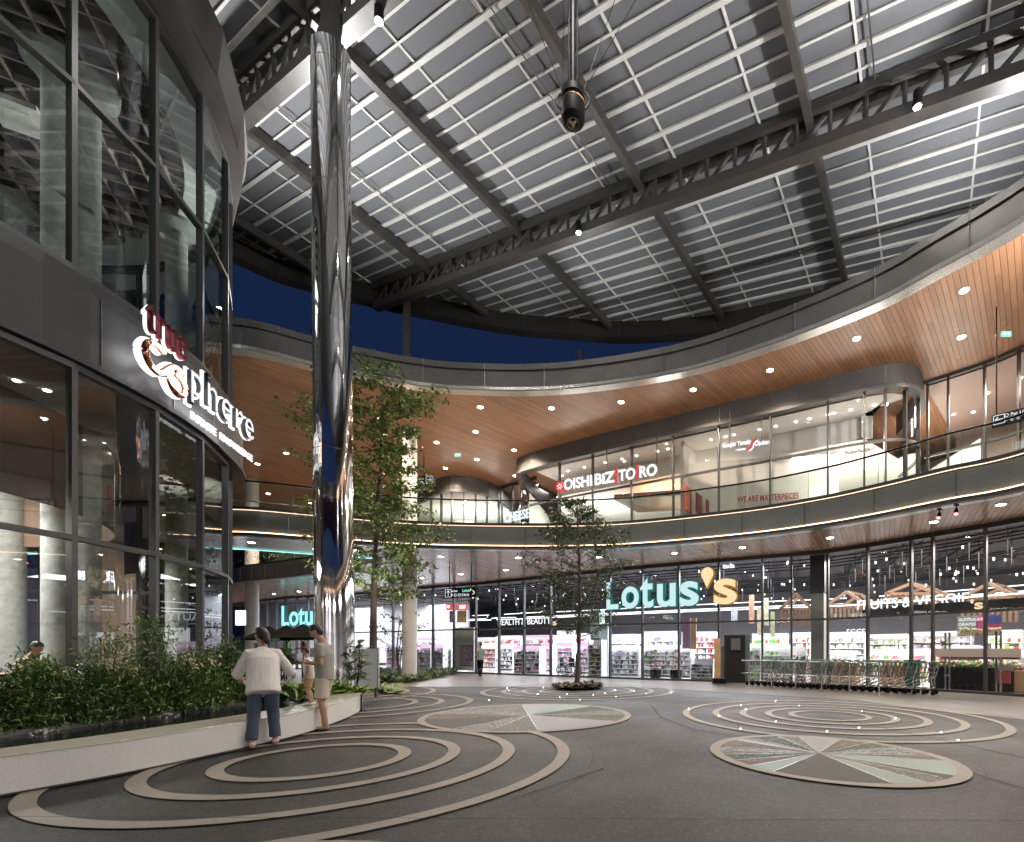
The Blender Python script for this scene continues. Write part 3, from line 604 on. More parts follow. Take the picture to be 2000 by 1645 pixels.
# sprinkler and exit sign under the high soffit
def exit_sign(x, y, s=1.):
    p = PZ(x, y - 8, ZU); r = empty('exit_sign', (p.x, p.y, ZU), label='small green exit sign hanging under the high timber soffit ' + ('by the downlights' if x < 1500 else 'at the right end'), cat='exit sign', group='green exit signs')
    b = MB(); b.box((p.x, p.y, ZU - .32), (.3, .04, .15)); b.build('panel', emis('exit_green', (.25, .75, .62), .6), r)
    b = MB(); b.tube((p.x, p.y, ZU - .2), (p.x, p.y, ZU), .01); b.build('rod', M['alu_l'], r)
    b = MB(); b.box((p.x - .06, p.y - .025, ZU - .32), (.06, .01, .08)); b.box((p.x + .07, p.y - .025, ZU - .32), (.03, .01, .09)); b.box((p.x + .01, p.y - .025, ZU - .31), (.04, .01, .03)); b.build('symbol', M['signw'], r)
exit_sign(894, 884); exit_sign(1965, 640)
# black fixings with red lamps under the balcony
for i, (x, y) in enumerate([(1835, 993), (1868, 985)]):
    p = PZ(x, y, ZS); r = empty('red_spotlight', (p.x, p.y, ZS), label=('left' if i == 0 else 'right') + ' one of two black spotlights with red lenses under the balcony edge', cat='spotlight', group='red spotlights under the balcony edge')
    b = MB(); b.box((p.x, p.y, ZS - .03), (.12, .05, .03)); b.tube((p.x, p.y, ZS), (p.x, p.y, ZS - .14), .014); b.build('bracket', M['black'], r)
    q = Vector((p.x, p.y, ZS - .14)); e = q + Vector((-.07 + .02 * i, -.06, -.13)); b = MB(); b.tube(q, e, .045, .055, 14); b.build('housing', M['black'], r)
    b = MB(); b.tube(e, e + (e - q).normalized() * .006, .046, n=14); b.build('lens', emis('red_lens', (1, .12, .10), 5), r)

# ================================================================ signs
tn = MB()
def sgn(name, label, grp=None, cat='sign', loc=(0, 0, 0)): return empty(name, loc, label=label, cat=cat, group=grp)
def wallframe(crvv, x, y, off, z=None, yaw=0):
    """matrix for lettering that starts at photo pixel x, y on a plane `off` in front of a facade curve"""
    c = offs(crvv, -off); p, d = at_px(c, x); zz = CH + (HY - y) / F * p.y if z is None else z
    return p, d, zz
def fitM(b0, Mx, x0, x1, y0, y1):
    xs = [v[0] for v in b0.v]; ys = [v[1] for v in b0.v]; a, b_, c, d = min(xs), max(xs), min(ys), max(ys); o = MB()
    o.add([Mx @ Vector((x0 + (v[0] - a) / (b_ - a) * (x1 - x0), y0 + (v[1] - c) / (d - c) * (y1 - y0), v[2])) for v in b0.v], b0.f); return o
def fitline(s, O, D3, x0, x1, z0, z1, depth=.05, bold=0., gap=None, push=0.):
    """lettering stretched to run from x0 to x1 along D3 from O, between heights z0 and z1"""
    D3 = Vector(D3).normalized(); N = D3.cross(Vector((0, 0, 1))); b0 = MB(); text(b0, s, 1, Matrix.Identity(4), depth, bold, 1, gap, 'LEFT')
    Mx = frameM(Vector((O[0], O[1], 0)) + N * push, D3); return fitM(b0, Mx, x0, x1, z0, z1)
def fitsign(root, s, xa, xb, ybot, ytop, Y, D, face, side=None, bold=0., depth=.12, nm='lettering', gap=None):
    """lettering whose left foot is seen at xa, ybot at depth Y and which runs along D until photo column xb"""
    O = P(xa, ybot, Y); D2 = v2(D).normalized(); k = (xb - CX) / F; t = (k * O.y - O.x) / (D2.x - k * D2.y); h = (ybot - ytop) / F * Y; D3 = (D2.x, D2.y, 0)
    if side: fitline(s, O, D3, 0, t, O.z, O.z + h, depth, bold, gap).build(nm + '_body', side, root)
    fitline(s, O, D3, 0, t, O.z, O.z + h, .012, bold * (.6 if side else 1), gap, push=depth / 2 + .01 if side else 0).build(nm, face, root)
    return O, Vector(D3), t, h
# big supermarket sign: two-tone box letters on the glass
def boxtext(root, s, size, p, d, z, bold, sx, face, side, depth=.16, gap=None, nm='letters', xo=0, f=.012, align='LEFT'):
    n_ = Vector((-d.y, d.x)); q = Vector((p.x, p.y, z)); D3 = Vector((d.x, d.y, 0)); N3 = Vector((n_.x, n_.y, 0))
    Mx = frameM(q + D3 * xo, D3); b = MB(); text(b, s, size, Mx, depth, bold, sx, gap, align); b.build(nm + '_body', side, root)
    Mx = frameM(q + D3 * xo - N3 * (depth / 2 + f), D3); b = MB(); text(b, s, size, Mx, .012, bold * .55, sx, gap, align); b.build(nm + '_face', face, root)
pa, da, za = wallframe(SF, 1186, 1192, .30); pb, _, _ = wallframe(SF, 1441, 1185, .30)
D_ = (pb - pa).normalized(); root = sgn('supermarket_sign', 'large lit teal and yellow supermarket name over the middle of the glass front', 'supermarket name signs', loc=(pa.x, pa.y, za))
Ltot = (pb - pa).length
def bigsign(root, pa, D_, z, H_, Ltot, mat_t=None):
    ms = bpy.data.curves.new('t', 'FONT')
    # measured widths: letters fitted to their own slots
    slots = [('L', .0, .108), ('o', .130, .148), ('t', .283, .112), ('u', .418, .150), ('s', .592, .145), ('s', .838, .162)]
    for i, (ch, x0, w) in enumerate(slots):
        cap = H_ * (1.0 if i < 5 else 1.0); yel = i == 5
        big = {'L': (1.0, 0), 'o': (.80, 0), 't': (1.06, 0), 'u': (.82, 0), 's': (.84, 0)}[ch]
        q = Vector((pa.x, pa.y, z)) + Vector((D_.x, D_.y, 0)) * (x0 * Ltot); zoff = 0
        for face in (0, 1):
            b0 = MB(); n_ = Vector((-D_.y, D_.x, 0)); text(b0, ch, 1, Matrix.Identity(4), .18 if not face else .012, .045 if not face else .022, 1, None, 'LEFT')
            xs = [v[0] for v in b0.v]; ys = [v[1] for v in b0.v]; x_0, x_1, y_0, y_1 = min(xs), max(xs), min(ys), max(ys)
            if face: ee = .018
            else: ee = 0.
            ww = w * Ltot - 2 * ee; hh = big[0] * H_ - 2 * ee
            Mx = frameM(q - (n_ * .10 if face else n_ * 0), (D_.x, D_.y, 0))
            b = MB(); b.add([Mx @ Vector((ee + (v[0] - x_0) / (x_1 - x_0) * ww, ee + (v[1] - y_0) / (y_1 - y_0) * hh + zoff, v[2])) for v in b0.v], b0.f)
            b.build('letter_face' if face else 'letter', M['signyel' if yel else 'signteal'] if face else M['signyel_side' if yel else 'signteal_side'], root)
    # the yellow drop
    for face in (0, 1):
        r = .046 * Ltot - face * .02; n_ = Vector((-D_.y, D_.x, 0)); cx_ = .795 * Ltot; cz = H_ * 1.03; pts = []
        for k in range(25):
            a = math.radians(-25 + k * 230 / 24); pts.append((cx_ + r * math.cos(a), cz + r * math.sin(a)))
        pts.append((cx_ - r * .05, cz - r * 2.25)); b = MB(); Mx = frameM(Vector((pa.x, pa.y, z)) - n_ * (.10 if face else 0), (D_.x, D_.y, 0)); t_ = .006 if face else .09; m_ = len(pts)
        b.add([Mx @ Vector((p_[0], p_[1], s_ * t_)) for s_ in (1, -1) for p_ in pts], [tuple(range(m_)), tuple(range(m_, 2 * m_))[::-1]] + [(k, k + m_, (k + 1) % m_ + m_, (k + 1) % m_) for k in range(m_)])
        b.build('drop_face' if face else 'drop', M['signyel' if face else 'signyel_side'], root)
Hc = 54 / F * pa.y
bigsign(root, pa, D_, za, Hc, Ltot)
bpy.data.curves.remove(bpy.data.curves['t']) if 't' in bpy.data.curves else None
pa2, d2, za2 = wallframe(SF, 552, 1224, .5); root = sgn('supermarket_sign', 'lit teal supermarket name half hidden behind the mirror pillar', 'supermarket name signs', loc=(pa2.x, pa2.y, za2))
pe = at_px(offs(SF, -.5), 627)[0]
M['signteal2'] = emis('lit_teal_acrylic_far', (.30, .85, .85), .7)
fitsign(root, 'Lotus', 552, 627, 1223, 1184, pa2.y, (pe - pa2), M['signteal2'], M['signteal_side'], .03)
# ================================================================ canopy roof over the plaza
Hm = np.array([[41.165873, 121.613557, 626.966147], [-97.134984, 85.984073, 130.913436], [-0.094951, 0.067066, 1.0]])
def pix(i, p): v = Hm @ np.array([i, p, 1.]); return v[0] / v[2], v[1] / v[2]
Ki = np.linalg.inv(np.array([[F, 0, CX], [0, F, HY], [0, 0, 1]]))
e1 = Ki @ Hm[:, 0]; e2 = Ki @ Hm[:, 1]; nn = np.cross(e1, e2); nn /= np.linalg.norm(nn); nn *= -1 if nn[1] > 0 else 1
NR = Vector((nn[0], nn[2], -nn[1])).normalized()       # world x, y, z
RC = 14.8
def RP(i, p, drop=0.):
    x, y = pix(i, p); d = Vector(((x - CX) / F, 1, (HY - y) / F)); t = RC / NR.dot(d); return Vector((0, 0, CH)) + d * t - Vector((0, 0, drop))
def RPx(x, y, drop=0.):
    d = Vector(((x - CX) / F, 1, (HY - y) / F)); t = RC / NR.dot(d); return Vector((0, 0, CH)) + d * t - Vector((0, 0, drop))
def roofz(x, y): return CH + (RC - NR.x * x - NR.y * y) / NR.z
O_ = RP(3, 3); di = (RP(4, 3) - RP(3, 3)); dp = (RP(3, 4) - RP(3, 3))
print('roof unit', di, dp, di.length, dp.length, di.normalized().dot(dp.normalized()), 'z', O_.z)
def RG(i, p, drop=0.): return O_ + di * (i - 3) + dp * (p - 3) - Vector((0, 0, drop))
canopy = empty('canopy_roof', (0, 12, 0), label='vast flat steel and sheet canopy roof on trusses high over the plaza', cat='canopy roof')
EDp = [v2((-30, 6)), v2((-23.5, 13))] + [v2(RPx(*q)) for q in [(447, 458), (613, 525), (731, 555), (830, 578), (956, 603), (1034, 614), (1124, 621), (1199, 626), (1278, 624), (1407, 610), (1590, 569), (1700, 537)]] + [v2((15.5, 14.5)), v2((17.5, 8)), v2((17, 0)), v2((14, -6))]
ED = smoothc(EDp, 6); edpoly = list(ED) + [v2((-10, -12)), v2((-28, -6))]
def inside(p):
    c = False; n = len(edpoly)
    for k in range(n):
        a, b = edpoly[k], edpoly[k - 1]
        if (a.y > p.y) != (b.y > p.y) and p.x < (b.x - a.x) * (p.y - a.y) / (b.y - a.y) + a.x: c = not c
    return c
g = MB(); g.sheet(edpoly, lambda p: roofz(p[0], p[1])); g.build('roof_sheet', M['sheet'], canopy)
g = MB(); g.sheet(edpoly, lambda p: roofz(p[0], p[1]) + .35); g.build('roof_top', M['alu_d'], canopy)
def clipline(f, a, b, n=400):
    """the stretches of the straight line f(t), t in a..b, that lie under the roof outline"""
    segs = []; st = None
    for k in range(n + 1):
        t = a + (b - a) * k / n; q = f(t); ok = inside(v2(q))
        if ok and st is None: st = t
        if (not ok or k == n) and st is not None: segs.append((st, t if ok else a + (b - a) * (k - 1) / n)); st = None
    return segs
PB, PA = 6.0, -.75
wide = [0, 1, 2, 3, 4, 5, 6, -1.3, -2.3, -3.3, -4.3, -5.3, -6.3, -7.3, -8.3] + [7.35 + k for k in range(0, 12)]
for pp in wide:
    for w, off, dd in ((.125, 0, .07), (.06, .5, .04)):
        q = pp + off
        if off and (pp == 6 or pp == -1.3): continue
        b = MB()
        for a, e in clipline(lambda t: RG(t, q), -12, 14): b.bar(RG(a, q, dd / 2 + .02), RG(e, q, dd / 2 + .02), w if pp not in (0, 6, 7.35, -1.3) or off else .12, dd)
        if b.v: b.build('purlin', M['purlin'], canopy)
for i in range(-10, 13):
    b = MB()
    for a, e in clipline(lambda t: RG(i, t), -9, 20, 800): b.bar(RG(i, a, .03), RG(i, e, .03), .06, .04)
    if b.v: b.build('purlin_tie', M['purlin'], canopy)
for i in (-9.5, -7.5, -5.5, -3.5, -1.5, .5, 2.5, 4.5, 6.5, 8.5, 10.5):
    b = MB()
    for a, e in clipline(lambda t: RG(i, t), -9, 20, 800): b.bar(RG(i, a, .27), RG(i, e, .27), .19, .36)
    if b.v: b.build('rafter', M['steel'], canopy)
TD = 1.12
for tp_, pv_ in (('b', PB), ('a', PA)):
    segs = clipline(lambda t: RG(t, pv_), -12, 14)
    if not segs: continue
    TD = 1.12 if tp_ == 'b' else 1.2
    a, e = segs[0]; up_ = Vector((0, 0, 1)); hw = .17
    b = MB()
    for s in (-hw, hw):
        b.bar(RG(a, pv_ + s, .22), RG(e, pv_ + s, .22), .16, .22)
    b.build('top_chord', M['steel'], canopy)
    b = MB(); b.bar(RG(a, pv_, TD), RG(e, pv_, TD), .34, .30); b.build('bottom_chord', M['steel'], canopy)
    k = a; st = 1 / 3
    while k < e - st:
        if (k - a) > .05: b = MB(); b.tube(RG(k, pv_ - hw * .2, .3), RG(k, pv_ - hw * .2, TD - .1), .06, n=8); b.build('truss_post', M['steel'], canopy, smooth='auto')
        b = MB(); b.tube(RG(k + .02, pv_, TD - .12), RG(k + st * .86, pv_, .33), .062, n=8); b.build('truss_diagonal', M['steel'], canopy, smooth='auto'); k += st
for q_ in (10.25, 10.42):
    b = MB()
    for a, e in clipline(lambda t: RG(t, q_), -12, 14): b.tube(RG(a, q_, .22), RG(e, q_, .22), .028, n=6)
    if b.v: b.build('service_pipe', M['steel_d'], canopy)
for i_ in (-1.0, 2.0, 5.0):
    b = MB()
    for a, e in clipline(lambda t: RG(i_, t), -6, 6.3, 400): b.tube(RG(i_ + .12, a, .16), RG(i_ + .12, e, .16), .022, n=6)
    if b.v: b.build('sprinkler_pipe', M['alu'], canopy)
# edge beam all around the roof outline
g = MB(); crv3 = ED; o = []
def edbeam(off, d0, d1, nm, m):
    b = MB(); pts = offs(ED, off); vs = []
    for p in pts: z = roofz(p.x, p.y); vs += [(p.x, p.y, z - d0), (p.x, p.y, z - d1)]
    b.add(vs, [(2 * k, 2 * k + 2, 2 * k + 3, 2 * k + 1) for k in range(len(pts) - 1)]); return b.build(nm, m, canopy)
edm = mat('canopy_edge_steel', (.03, .028, .028), .5, .3)
edbeam(0, -.05, .82, 'edge_beam', edm); edbeam(.3, -.35, .98, 'edge_beam_back', edm)
b = MB(); pts = ED; p2 = offs(ED, .3); vs = []
for p, q in zip(pts, p2): z = roofz(p.x, p.y); vs += [(p.x, p.y, z - .82), (q.x, q.y, z - .98)]
b.add(vs, [(2 * k, 2 * k + 2, 2 * k + 3, 2 * k + 1) for k in range(len(pts) - 1)]); b.build('edge_beam_underside', edm, canopy)
for p, d in resample(ED, 2.3): b = MB(); z = roofz(p.x, p.y); n_ = Vector((-d.y, d.x)); q = p - n_ * .01; b.bar((q.x, q.y, z - .1), (q.x, q.y, z - .80), .015, .015, up=(d.x, d.y, 0)); b.build('edge_beam_joint', M['alu'], canopy)
b = MB(); b.path([(p.x, p.y, roofz(p.x, p.y) - .02) for p in offs(ED, -.02)], .03, 6); b.build('edge_rail', M['alu'], canopy)
# posts standing on the mall roof
for x, y, w in ((795, 560, .17), (1131, 672, .11), (1890, 380, .12)):
    q = RPx(x, y) if x != 1131 else RPx(x, 640); q = P(x, y, max(q.y, 22.0)); zt = roofz(q.x, q.y) - (.5 if x != 1131 else 1.2)
    b = MB(); b.box((q.x, q.y, (11.9 + zt) / 2), (w * 1.9, w * 1.9, zt - 11.9), .3); b.build('post', M['steel'], canopy)
# two tube lamps hung from the truss
for x, y, lab in ((1130, 457, 'small lamp glaring on the lower chord of the long truss, near the pendant'), (1792, 212, 'small lamp glaring below the long truss towards the right end')):
    # stand it on the truss plane
    best = min((abs(px(RG(t / 50, PB, TD)) - x), t / 50) for t in range(-400, 700)); q = RG(best[1], PB, TD + .12); q = q + Vector((0, -.28, 0)); q = P(x, y, q.y)
    r = empty('truss_lamp', q, label=lab, cat='lamp', group='lamps on the long truss')
    b = MB(); b.tube((0, 0, .04), (0, 0, .42), .10, n=16); b.tube((0, 0, .30), (0, .28, .30), .03); b.build('housing', M['black'], r, local=True)
    b = MB(); b.disc((0, 0, .034), .085, 16); b.build('lens', emis('truss_lamp_lens', (1, .95, .88), 150), r, local=True)
    spot('truss_lamp_beam', q, 520, (1, .94, .87), 125, .9)
for i, (t_, lab) in enumerate(((1.5, 'lamp under the near truss above the pillar side'), (3.6, 'lamp under the near truss high above the viewer'), (5.4, 'lamp under the near truss at its right'))):
    q = RG(t_, PA, 1.2 + .5); r = empty('truss_lamp', q, label=lab, cat='lamp', group='lamps on the near truss'); b = MB(); b.tube((0, 0, .04), (0, 0, .42), .10, n=16); b.build('housing', M['black'], r, local=True); b = MB(); b.disc((0, 0, .034), .085, 16); b.build('lens', bpy.data.materials['truss_lamp_lens'], r, local=True)
    spot('truss_lamp_beam', q, 520, (1, .94, .87), 125, .9)
# floodlights that wash the underside of the canopy, on the roofs around the plaza
fl = empty('roof_floodlight'); fl.location = (11.3, 8.5, 9.4); tag(fl, 'floodlight on the right balcony wall aimed up at the canopy', 'floodlight', 'floodlights aimed up at the canopy')
b = MB(); b.box((0, 0, .12), (.4, .3, .1)); b.box((0, 0, .03), (.06, .06, .12)); b.build('housing', M['black'], fl, local=True)
b = MB(); b.box((0, 0, .175), (.34, .24, .006)); b.build('lens', emis('flood_lens', (1, .98, .94), 12), fl, local=True)
fls = [((11.3, 8.5, 9.4), 'floodlight on the right balcony wall aimed up at the canopy'), ((-10.5, 17.1, 12.35), 'floodlight on the mall roof left of the pillar aimed up at the canopy'), ((-2, 20.2, 12.3), 'floodlight on the mall roof opposite aimed up at the canopy'), ((10.9, -1.5, 9.4), 'floodlight on the rear balcony wall aimed up at the canopy')]
for k, (q, lb) in enumerate(fls):
    if k: dup(fl, q, label=lb)
for q, t, pw in ((fls[0][0], (4.5, 9.5, 17.5), 900), (fls[3][0], (3.5, 5, 17), 820), (fls[1][0], (-6.5, 11, 18.5), 560), (fls[2][0], (0, 14, 17), 110)):
    area('floodlight_beam', Vector(q) + Vector((0, 0, .22)), pw, .34, .24, (1, .985, .95), d=Vector(t) - Vector(q))

q = (10.2, 12.9, 12.4); dup(fl, q, label='added fill floodlight on the right mall roof aimed up behind the long truss'); area('floodlight_beam', Vector(q) + Vector((0, 0, .22)), 210, .34, .24, (1, .985, .95), d=Vector((5.5, 15.5, 17)) - Vector(q))  # extra fill lamp, added to brighten the dark roof behind the long truss
q = (-9.6, 7.2, 15.9); dup(fl, q, label='added fill floodlight on the roof of the glass pavilion aimed up at the canopy'); area('floodlight_beam', Vector(q) + Vector((0, 0, .22)), 150, .34, .24, (1, .985, .95), d=Vector((-5.5, 9, 18.5)) - Vector(q))  # unseen fill lamp, added to lift the dark upper left of the roof
# ================================================================ mirror pillar
bp_ = PZ(654, 1377, 0); tt = P(647, 60, bp_.y * 1.0)
pil = empty('mirror_pillar', bp_, label='tall round mirror-polished steel pillar rising from the planter to the canopy', cat='pillar')
top = P(646, 62, bp_.y - .02); rb = .424; top.z = P(646, 64, bp_.y - .42).z
b = MB(); n = 96; seg = [0, .2, 2.9, 5.7, 8.5, 11.3, 14.1, top.z - CH + CH]
zs = [0, 3.0, 6.1, 9.2, 12.4, 15.3, top.z]
for a, e in zip(zs, zs[1:]):
    pa_, pe_ = bp_.lerp(top, (a - 0) / top.z), bp_.lerp(top, e / top.z); m_ = 30; vs = []
    for j in range(m_ + 1):
        t = j / m_; c = pa_.lerp(pe_, t)
        for k in range(n):
            an = 2 * math.pi * k / n
            rr = rb + .0008 * math.sin(3 * an + .12 * c.z + a) + .0006 * math.sin(8 * an - .1 * c.z + a)
            vs.append((c.x + rr * math.cos(an), c.y + rr * math.sin(an), c.z))
    b.add(vs, [(j * n + k, j * n + (k + 1) % n, (j + 1) * n + (k + 1) % n, (j + 1) * n + k) for j in range(m_) for k in range(n)])
b.build('steel_skin', M['chrome'], pil, smooth=True)
for z_ in zs[1:-1]:
    cc_ = bp_.lerp(top, z_ / top.z); b = MB(); b.lathe((cc_.x, cc_.y, z_), [(rb + .0018, -.006), (rb + .0022, .006)], 64); b.build('seam', M['alu_d'], pil)
b = MB(); b.lathe((bp_.x, bp_.y, 0), [(.55, .0), (.55, .1), (.47, .12)], 40); b.build('base_ring', M['alu_d'], pil)
b = MB(); c = top
for z0, z1, w in ((top.z - .05, roofz(top.x, top.y) - .2, .42),): b.box((c.x, c.y, (z0 + z1) / 2), (w, w, z1 - z0), .5)

b.build('head_bracket', M['steel_d'], pil)

# ================================================================ pendant: black drum lamp in a ring, on a rod and four wires
pc = P(1119, 205, 9.6); rt = roofz(pc.x, pc.y)
pd = empty('hanging_lantern', pc, label='black cylindrical lantern in a ring hanging by a rod and wires from the canopy', cat='hanging lantern')
b = MB(); b.tube((pc.x, pc.y, pc.z + .25), (pc.x, pc.y, rt), .055, n=14); b.tube((pc.x + .085, pc.y, pc.z + .4), (pc.x + .085, pc.y, rt), .02); b.tube((pc.x - .08, pc.y, pc.z + .4), (pc.x - .08, pc.y, rt), .014); b.build('rod', M['black'], pd, smooth='auto')
b = MB(); b.lathe(pc, [(.0, -.36), (.15, -.36), (.185, -.345), (.225, -.31), (.235, -.25), (.235, .0), (.20, .03), (.20, .07), (.235, .09), (.235, .22), (.19, .27), (.06, .30)], 40); b.build('housing', M['black'], pd, smooth='auto')
b = MB(); b.lathe(pc, [(.237, .005), (.205, .035)], 40); b.lathe(pc, [(.236, -.02), (.24, -.01), (.236, 0)], 40); b.build('copper_band', mat('brushed_copper', (.62, .26, .12), .28, 1.), pd, smooth=True)
b = MB(); R_ = .325; b.path([(pc.x + R_ * math.cos(2 * math.pi * k / 48), pc.y + .05 + R_ * math.sin(2 * math.pi * k / 48) * .25, pc.z + .13 + R_ * math.sin(2 * math.pi * k / 48) * 1.0) for k in range(49)], .022, 8); b.build('ring', M['black'], pd, smooth=True)
b = MB(); zb = pc.z - .365
for k in range(3):
    a = math.radians(90 + 120 * k); b.bar((pc.x, pc.y, zb), (pc.x + .07 * math.cos(a), pc.y + .07 * math.sin(a), zb), .018, .004)
    for s in (-1, 1): b.bar((pc.x + .02 * math.cos(a + s * 1.2), pc.y + .02 * math.sin(a + s * 1.2), zb), (pc.x + .09 * math.cos(a + s * .28), pc.y + .09 * math.sin(a + s * .28), zb), .010, .004)
b.lathe((pc.x, pc.y, zb), [(.112, .002), (.112, -.003), (.105, -.003), (.105, .002)], 32); b.build('emblem', mat('emblem_gold', (.7, .62, .48), .3, .9), pd)
for dx, dy in ((-1.3, .1), (-.25, .9), (.95, .3), (1.9, -.2)):
    b = MB(); b.tube((pc.x + .2 * (1 if dx > 0 else -1), pc.y, pc.z + .25), (pc.x + dx * 1.5, pc.y + dy * 2, roofz(pc.x + dx * 1.5, pc.y + dy * 2) - .1), .006, n=5); b.build('wire', M['black'], pd)
b = MB(); a = P(920, -20, 12.5); e = P(978, 70, 13.4); b.tube(RPx(915, -10, .05), RPx(978, 72, .05), .015, n=6); tag(b.build('steel_cable', M['alu_l']), 'thin bright cable run slanting under the canopy sheets beside the lantern', 'cable')

# ================================================================ round glass building at the left
DC, DR = Vector((-16.46, 9.12)), 7.2
drum = empty('glass_pavilion', (DC.x, DC.y, 0), label='round dark-framed glass building with two tall storeys at the left of the plaza', cat='glass building')
def circ(r, a0, a1, n): return [DC + Vector((r * math.cos(math.radians(lerp(a0, a1, k / n))), r * math.sin(math.radians(lerp(a0, a1, k / n))))) for k in range(n + 1)]
def ang_at(x, r=DR):
    k = (x - CX) / F; best = None      # near intersection of the sight line with the circle
    A = 1 + k * k; B = -2 * (k * DC.x + DC.y); C_ = DC.length_squared - r * r; D = B * B - 4 * A * C_
    if D < 0: return None
    Y = (-B - math.sqrt(D)) / (2 * A); return math.degrees(math.atan2(Y - DC.y, k * Y - DC.x))
a140, a303, a396, a441 = (ang_at(x) for x in (140, 301, 391, 440))
print('mullion angles', a140, a303, a396, a441)
st = (a396 - a140) / 2
angs = [a140 - 3 * st, a140 - 2 * st, a140 - st, a140, a303, a396, a441] + [a441 + st * 1.0 * k for k in range(1, 22) if a441 + st * k < a140 - 3 * st + 360 - st * .6]
ZF0, ZF1, ZT1, ZT2, ZTOP = 6.24, 7.80, 3.25, 11.01, 14.07
def dp_(a, r): return DC + Vector((r * math.cos(math.radians(a)), r * math.sin(math.radians(a))))
for lo, hi in ((.15, ZF0), (ZF1, ZTOP)):
    for a in angs:
        p = dp_(a, DR); b = MB(); b.box((p.x, p.y, (lo + hi) / 2), (.13, .085, hi - lo), math.radians(a)); b.build('mullion', M['frame'], drum)
fp = [dp_(a, DR + .0) for a in angs]
for nm, z, h in (('transom', ZT1, .085), ('transom', ZT2, .085), ('sill_rail', .2, .12), ('head_rail', ZF0 - .06, .1), ('sill_rail', ZF1 + .05, .1), ('head_rail', ZTOP - .05, .1)):
    b = MB(); b.sweep(fp, [(-.07, z - h / 2), (.08, z - h / 2), (.08, z + h / 2), (-.07, z + h / 2)], closed=True, cp=True); b.build(nm, M['frame'], drum)
for lo, hi in ((.2, ZT1), (ZT1, ZF0 - .05), (ZF1 + .05, ZT2), (ZT2, ZTOP - .05)):
    for i in range(len(fp)):
        p, q = fp[i], fp[(i + 1) % len(fp)]; b = MB(); b.add([(p.x, p.y, lo), (q.x, q.y, lo), (q.x, q.y, hi), (p.x, p.y, hi)], [(0, 1, 2, 3)]); b.build('window_pane', M['glass'], drum)
# bands: sweep around; extra radius grows behind the sign
def bandr(prof_fn, nm, m, a0=0, a1=360, n=72):
    b = MB(); vs = []; kk = len(prof_fn(0))
    for i in range(n + 1):
        a = lerp(a0, a1, i / n)
        for r, z in prof_fn(a): p = dp_(a, r); vs.append((p.x, p.y, z))
    b.add(vs, [(i * kk + j, (i + 1) * kk + j, (i + 1) * kk + j + 1, i * kk + j + 1) for i in range(n) for j in range(kk - 1)]); return b.build(nm, m, drum)
def ex(a):
    a = (a + 180) % 360 - 180; return .66 - .46 * max(0, min(1, (a - 4) / 30))
def gx(a): 
    a = (a + 180) % 360 - 180; return .14 + .20 * max(0, min(1, (a - 25) / 14))
bandr(lambda a: [(DR - .2, ZF0), (DR + gx(a) + .02, ZF0 - .0), (DR + gx(a) + .02, ZF0 + .10), (DR + gx(a) - .04, ZF0 + .12), (DR + gx(a) - .04, ZF1 - .22), (DR + .06 + gx(a) * .5, ZF1 - .04), (DR - .2, ZF1)], 'floor_band', mat('charcoal_band', (.028, .028, .031), .45, .3, ns=1.5, na=.12))
for a in angs:
    b = MB(); p = dp_(a + st * .25, DR + gx(a) - .035); b.box((p.x, p.y, (ZF0 + ZF1) / 2 - .05), (.012, .016, ZF1 - ZF0 - .34), math.radians(a)); b.build('band_joint', M['alu'], drum)
bandr(lambda a: [(DR - .3, ZTOP), (DR + ex(a), ZTOP + .02), (DR + ex(a) + .03, ZTOP + .10), (DR + ex(a) + .14, ZTOP + 1.1), (DR + .2, ZTOP + 1.5), (DR - .5, ZTOP + 1.55)], 'eaves', mat('eaves_cladding', (.05, .043, .04), .4, .4, ns=2, na=.15), n=len(angs))
b = MB(); b.prism(circ(DR + .4, 0, 360, 48)[:-1], ZTOP + 1.3, ZTOP + 1.42); b.build('roof_slab', M['alu_d'], drum)
# floors, ceilings, lattice
b = MB(); b.prism(circ(DR - .05, 0, 360, 48)[:-1], 6.3, 7.6); b.build('middle_floor', mat('ceiling_plaster', (.35, .34, .33), .8), drum)
b = MB(); b.prism(circ(DR + .1, 0, 360, 48)[:-1], .01, .15); b.build('ground_slab', M['paving'], drum)
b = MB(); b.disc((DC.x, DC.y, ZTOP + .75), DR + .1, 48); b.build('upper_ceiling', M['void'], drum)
b = MB()
for dirn in (0, 1):
    an = math.radians(24 + 90 * dirn); u = Vector((math.cos(an), math.sin(an))); w = Vector((-u.y, u.x)); stp = .55
    k = -6.7
    while k < 6.7:
        h = math.sqrt(max(0, 6.4 ** 2 - k * k)) if abs(k) < 6.4 else 0
        if h > .2: p, q = DC + w * k - u * h, DC + w * k + u * h; b.bar((p.x, p.y, ZTOP + .12 + .002 * dirn), (q.x, q.y, ZTOP + .12 + .002 * dirn), .035, .17)
        k += stp
b.build('ceiling_lattice', mat('lattice_timber', (.24, .19, .165), .6, ns=4, na=.2), drum)
b = MB()
c0, c1 = circ(DR - .2, 0, 360, 60)[:-1], circ(DR - .95, 0, 360, 60)[:-1]; b.add([(p.x, p.y, ZTOP - .0) for p in c0] + [(p.x, p.y, ZTOP - .0) for p in c1] + [(p.x, p.y, ZTOP + .4) for p in c1], [(k, (k + 1) % 60, 60 + (k + 1) % 60, 60 + k) for k in range(60)] + [(60 + k, 60 + (k + 1) % 60, 120 + (k + 1) % 60, 120 + k) for k in range(60)])
b.build('ceiling_margin', mat('pale_plaster', (.42, .43, .42), .8), drum)
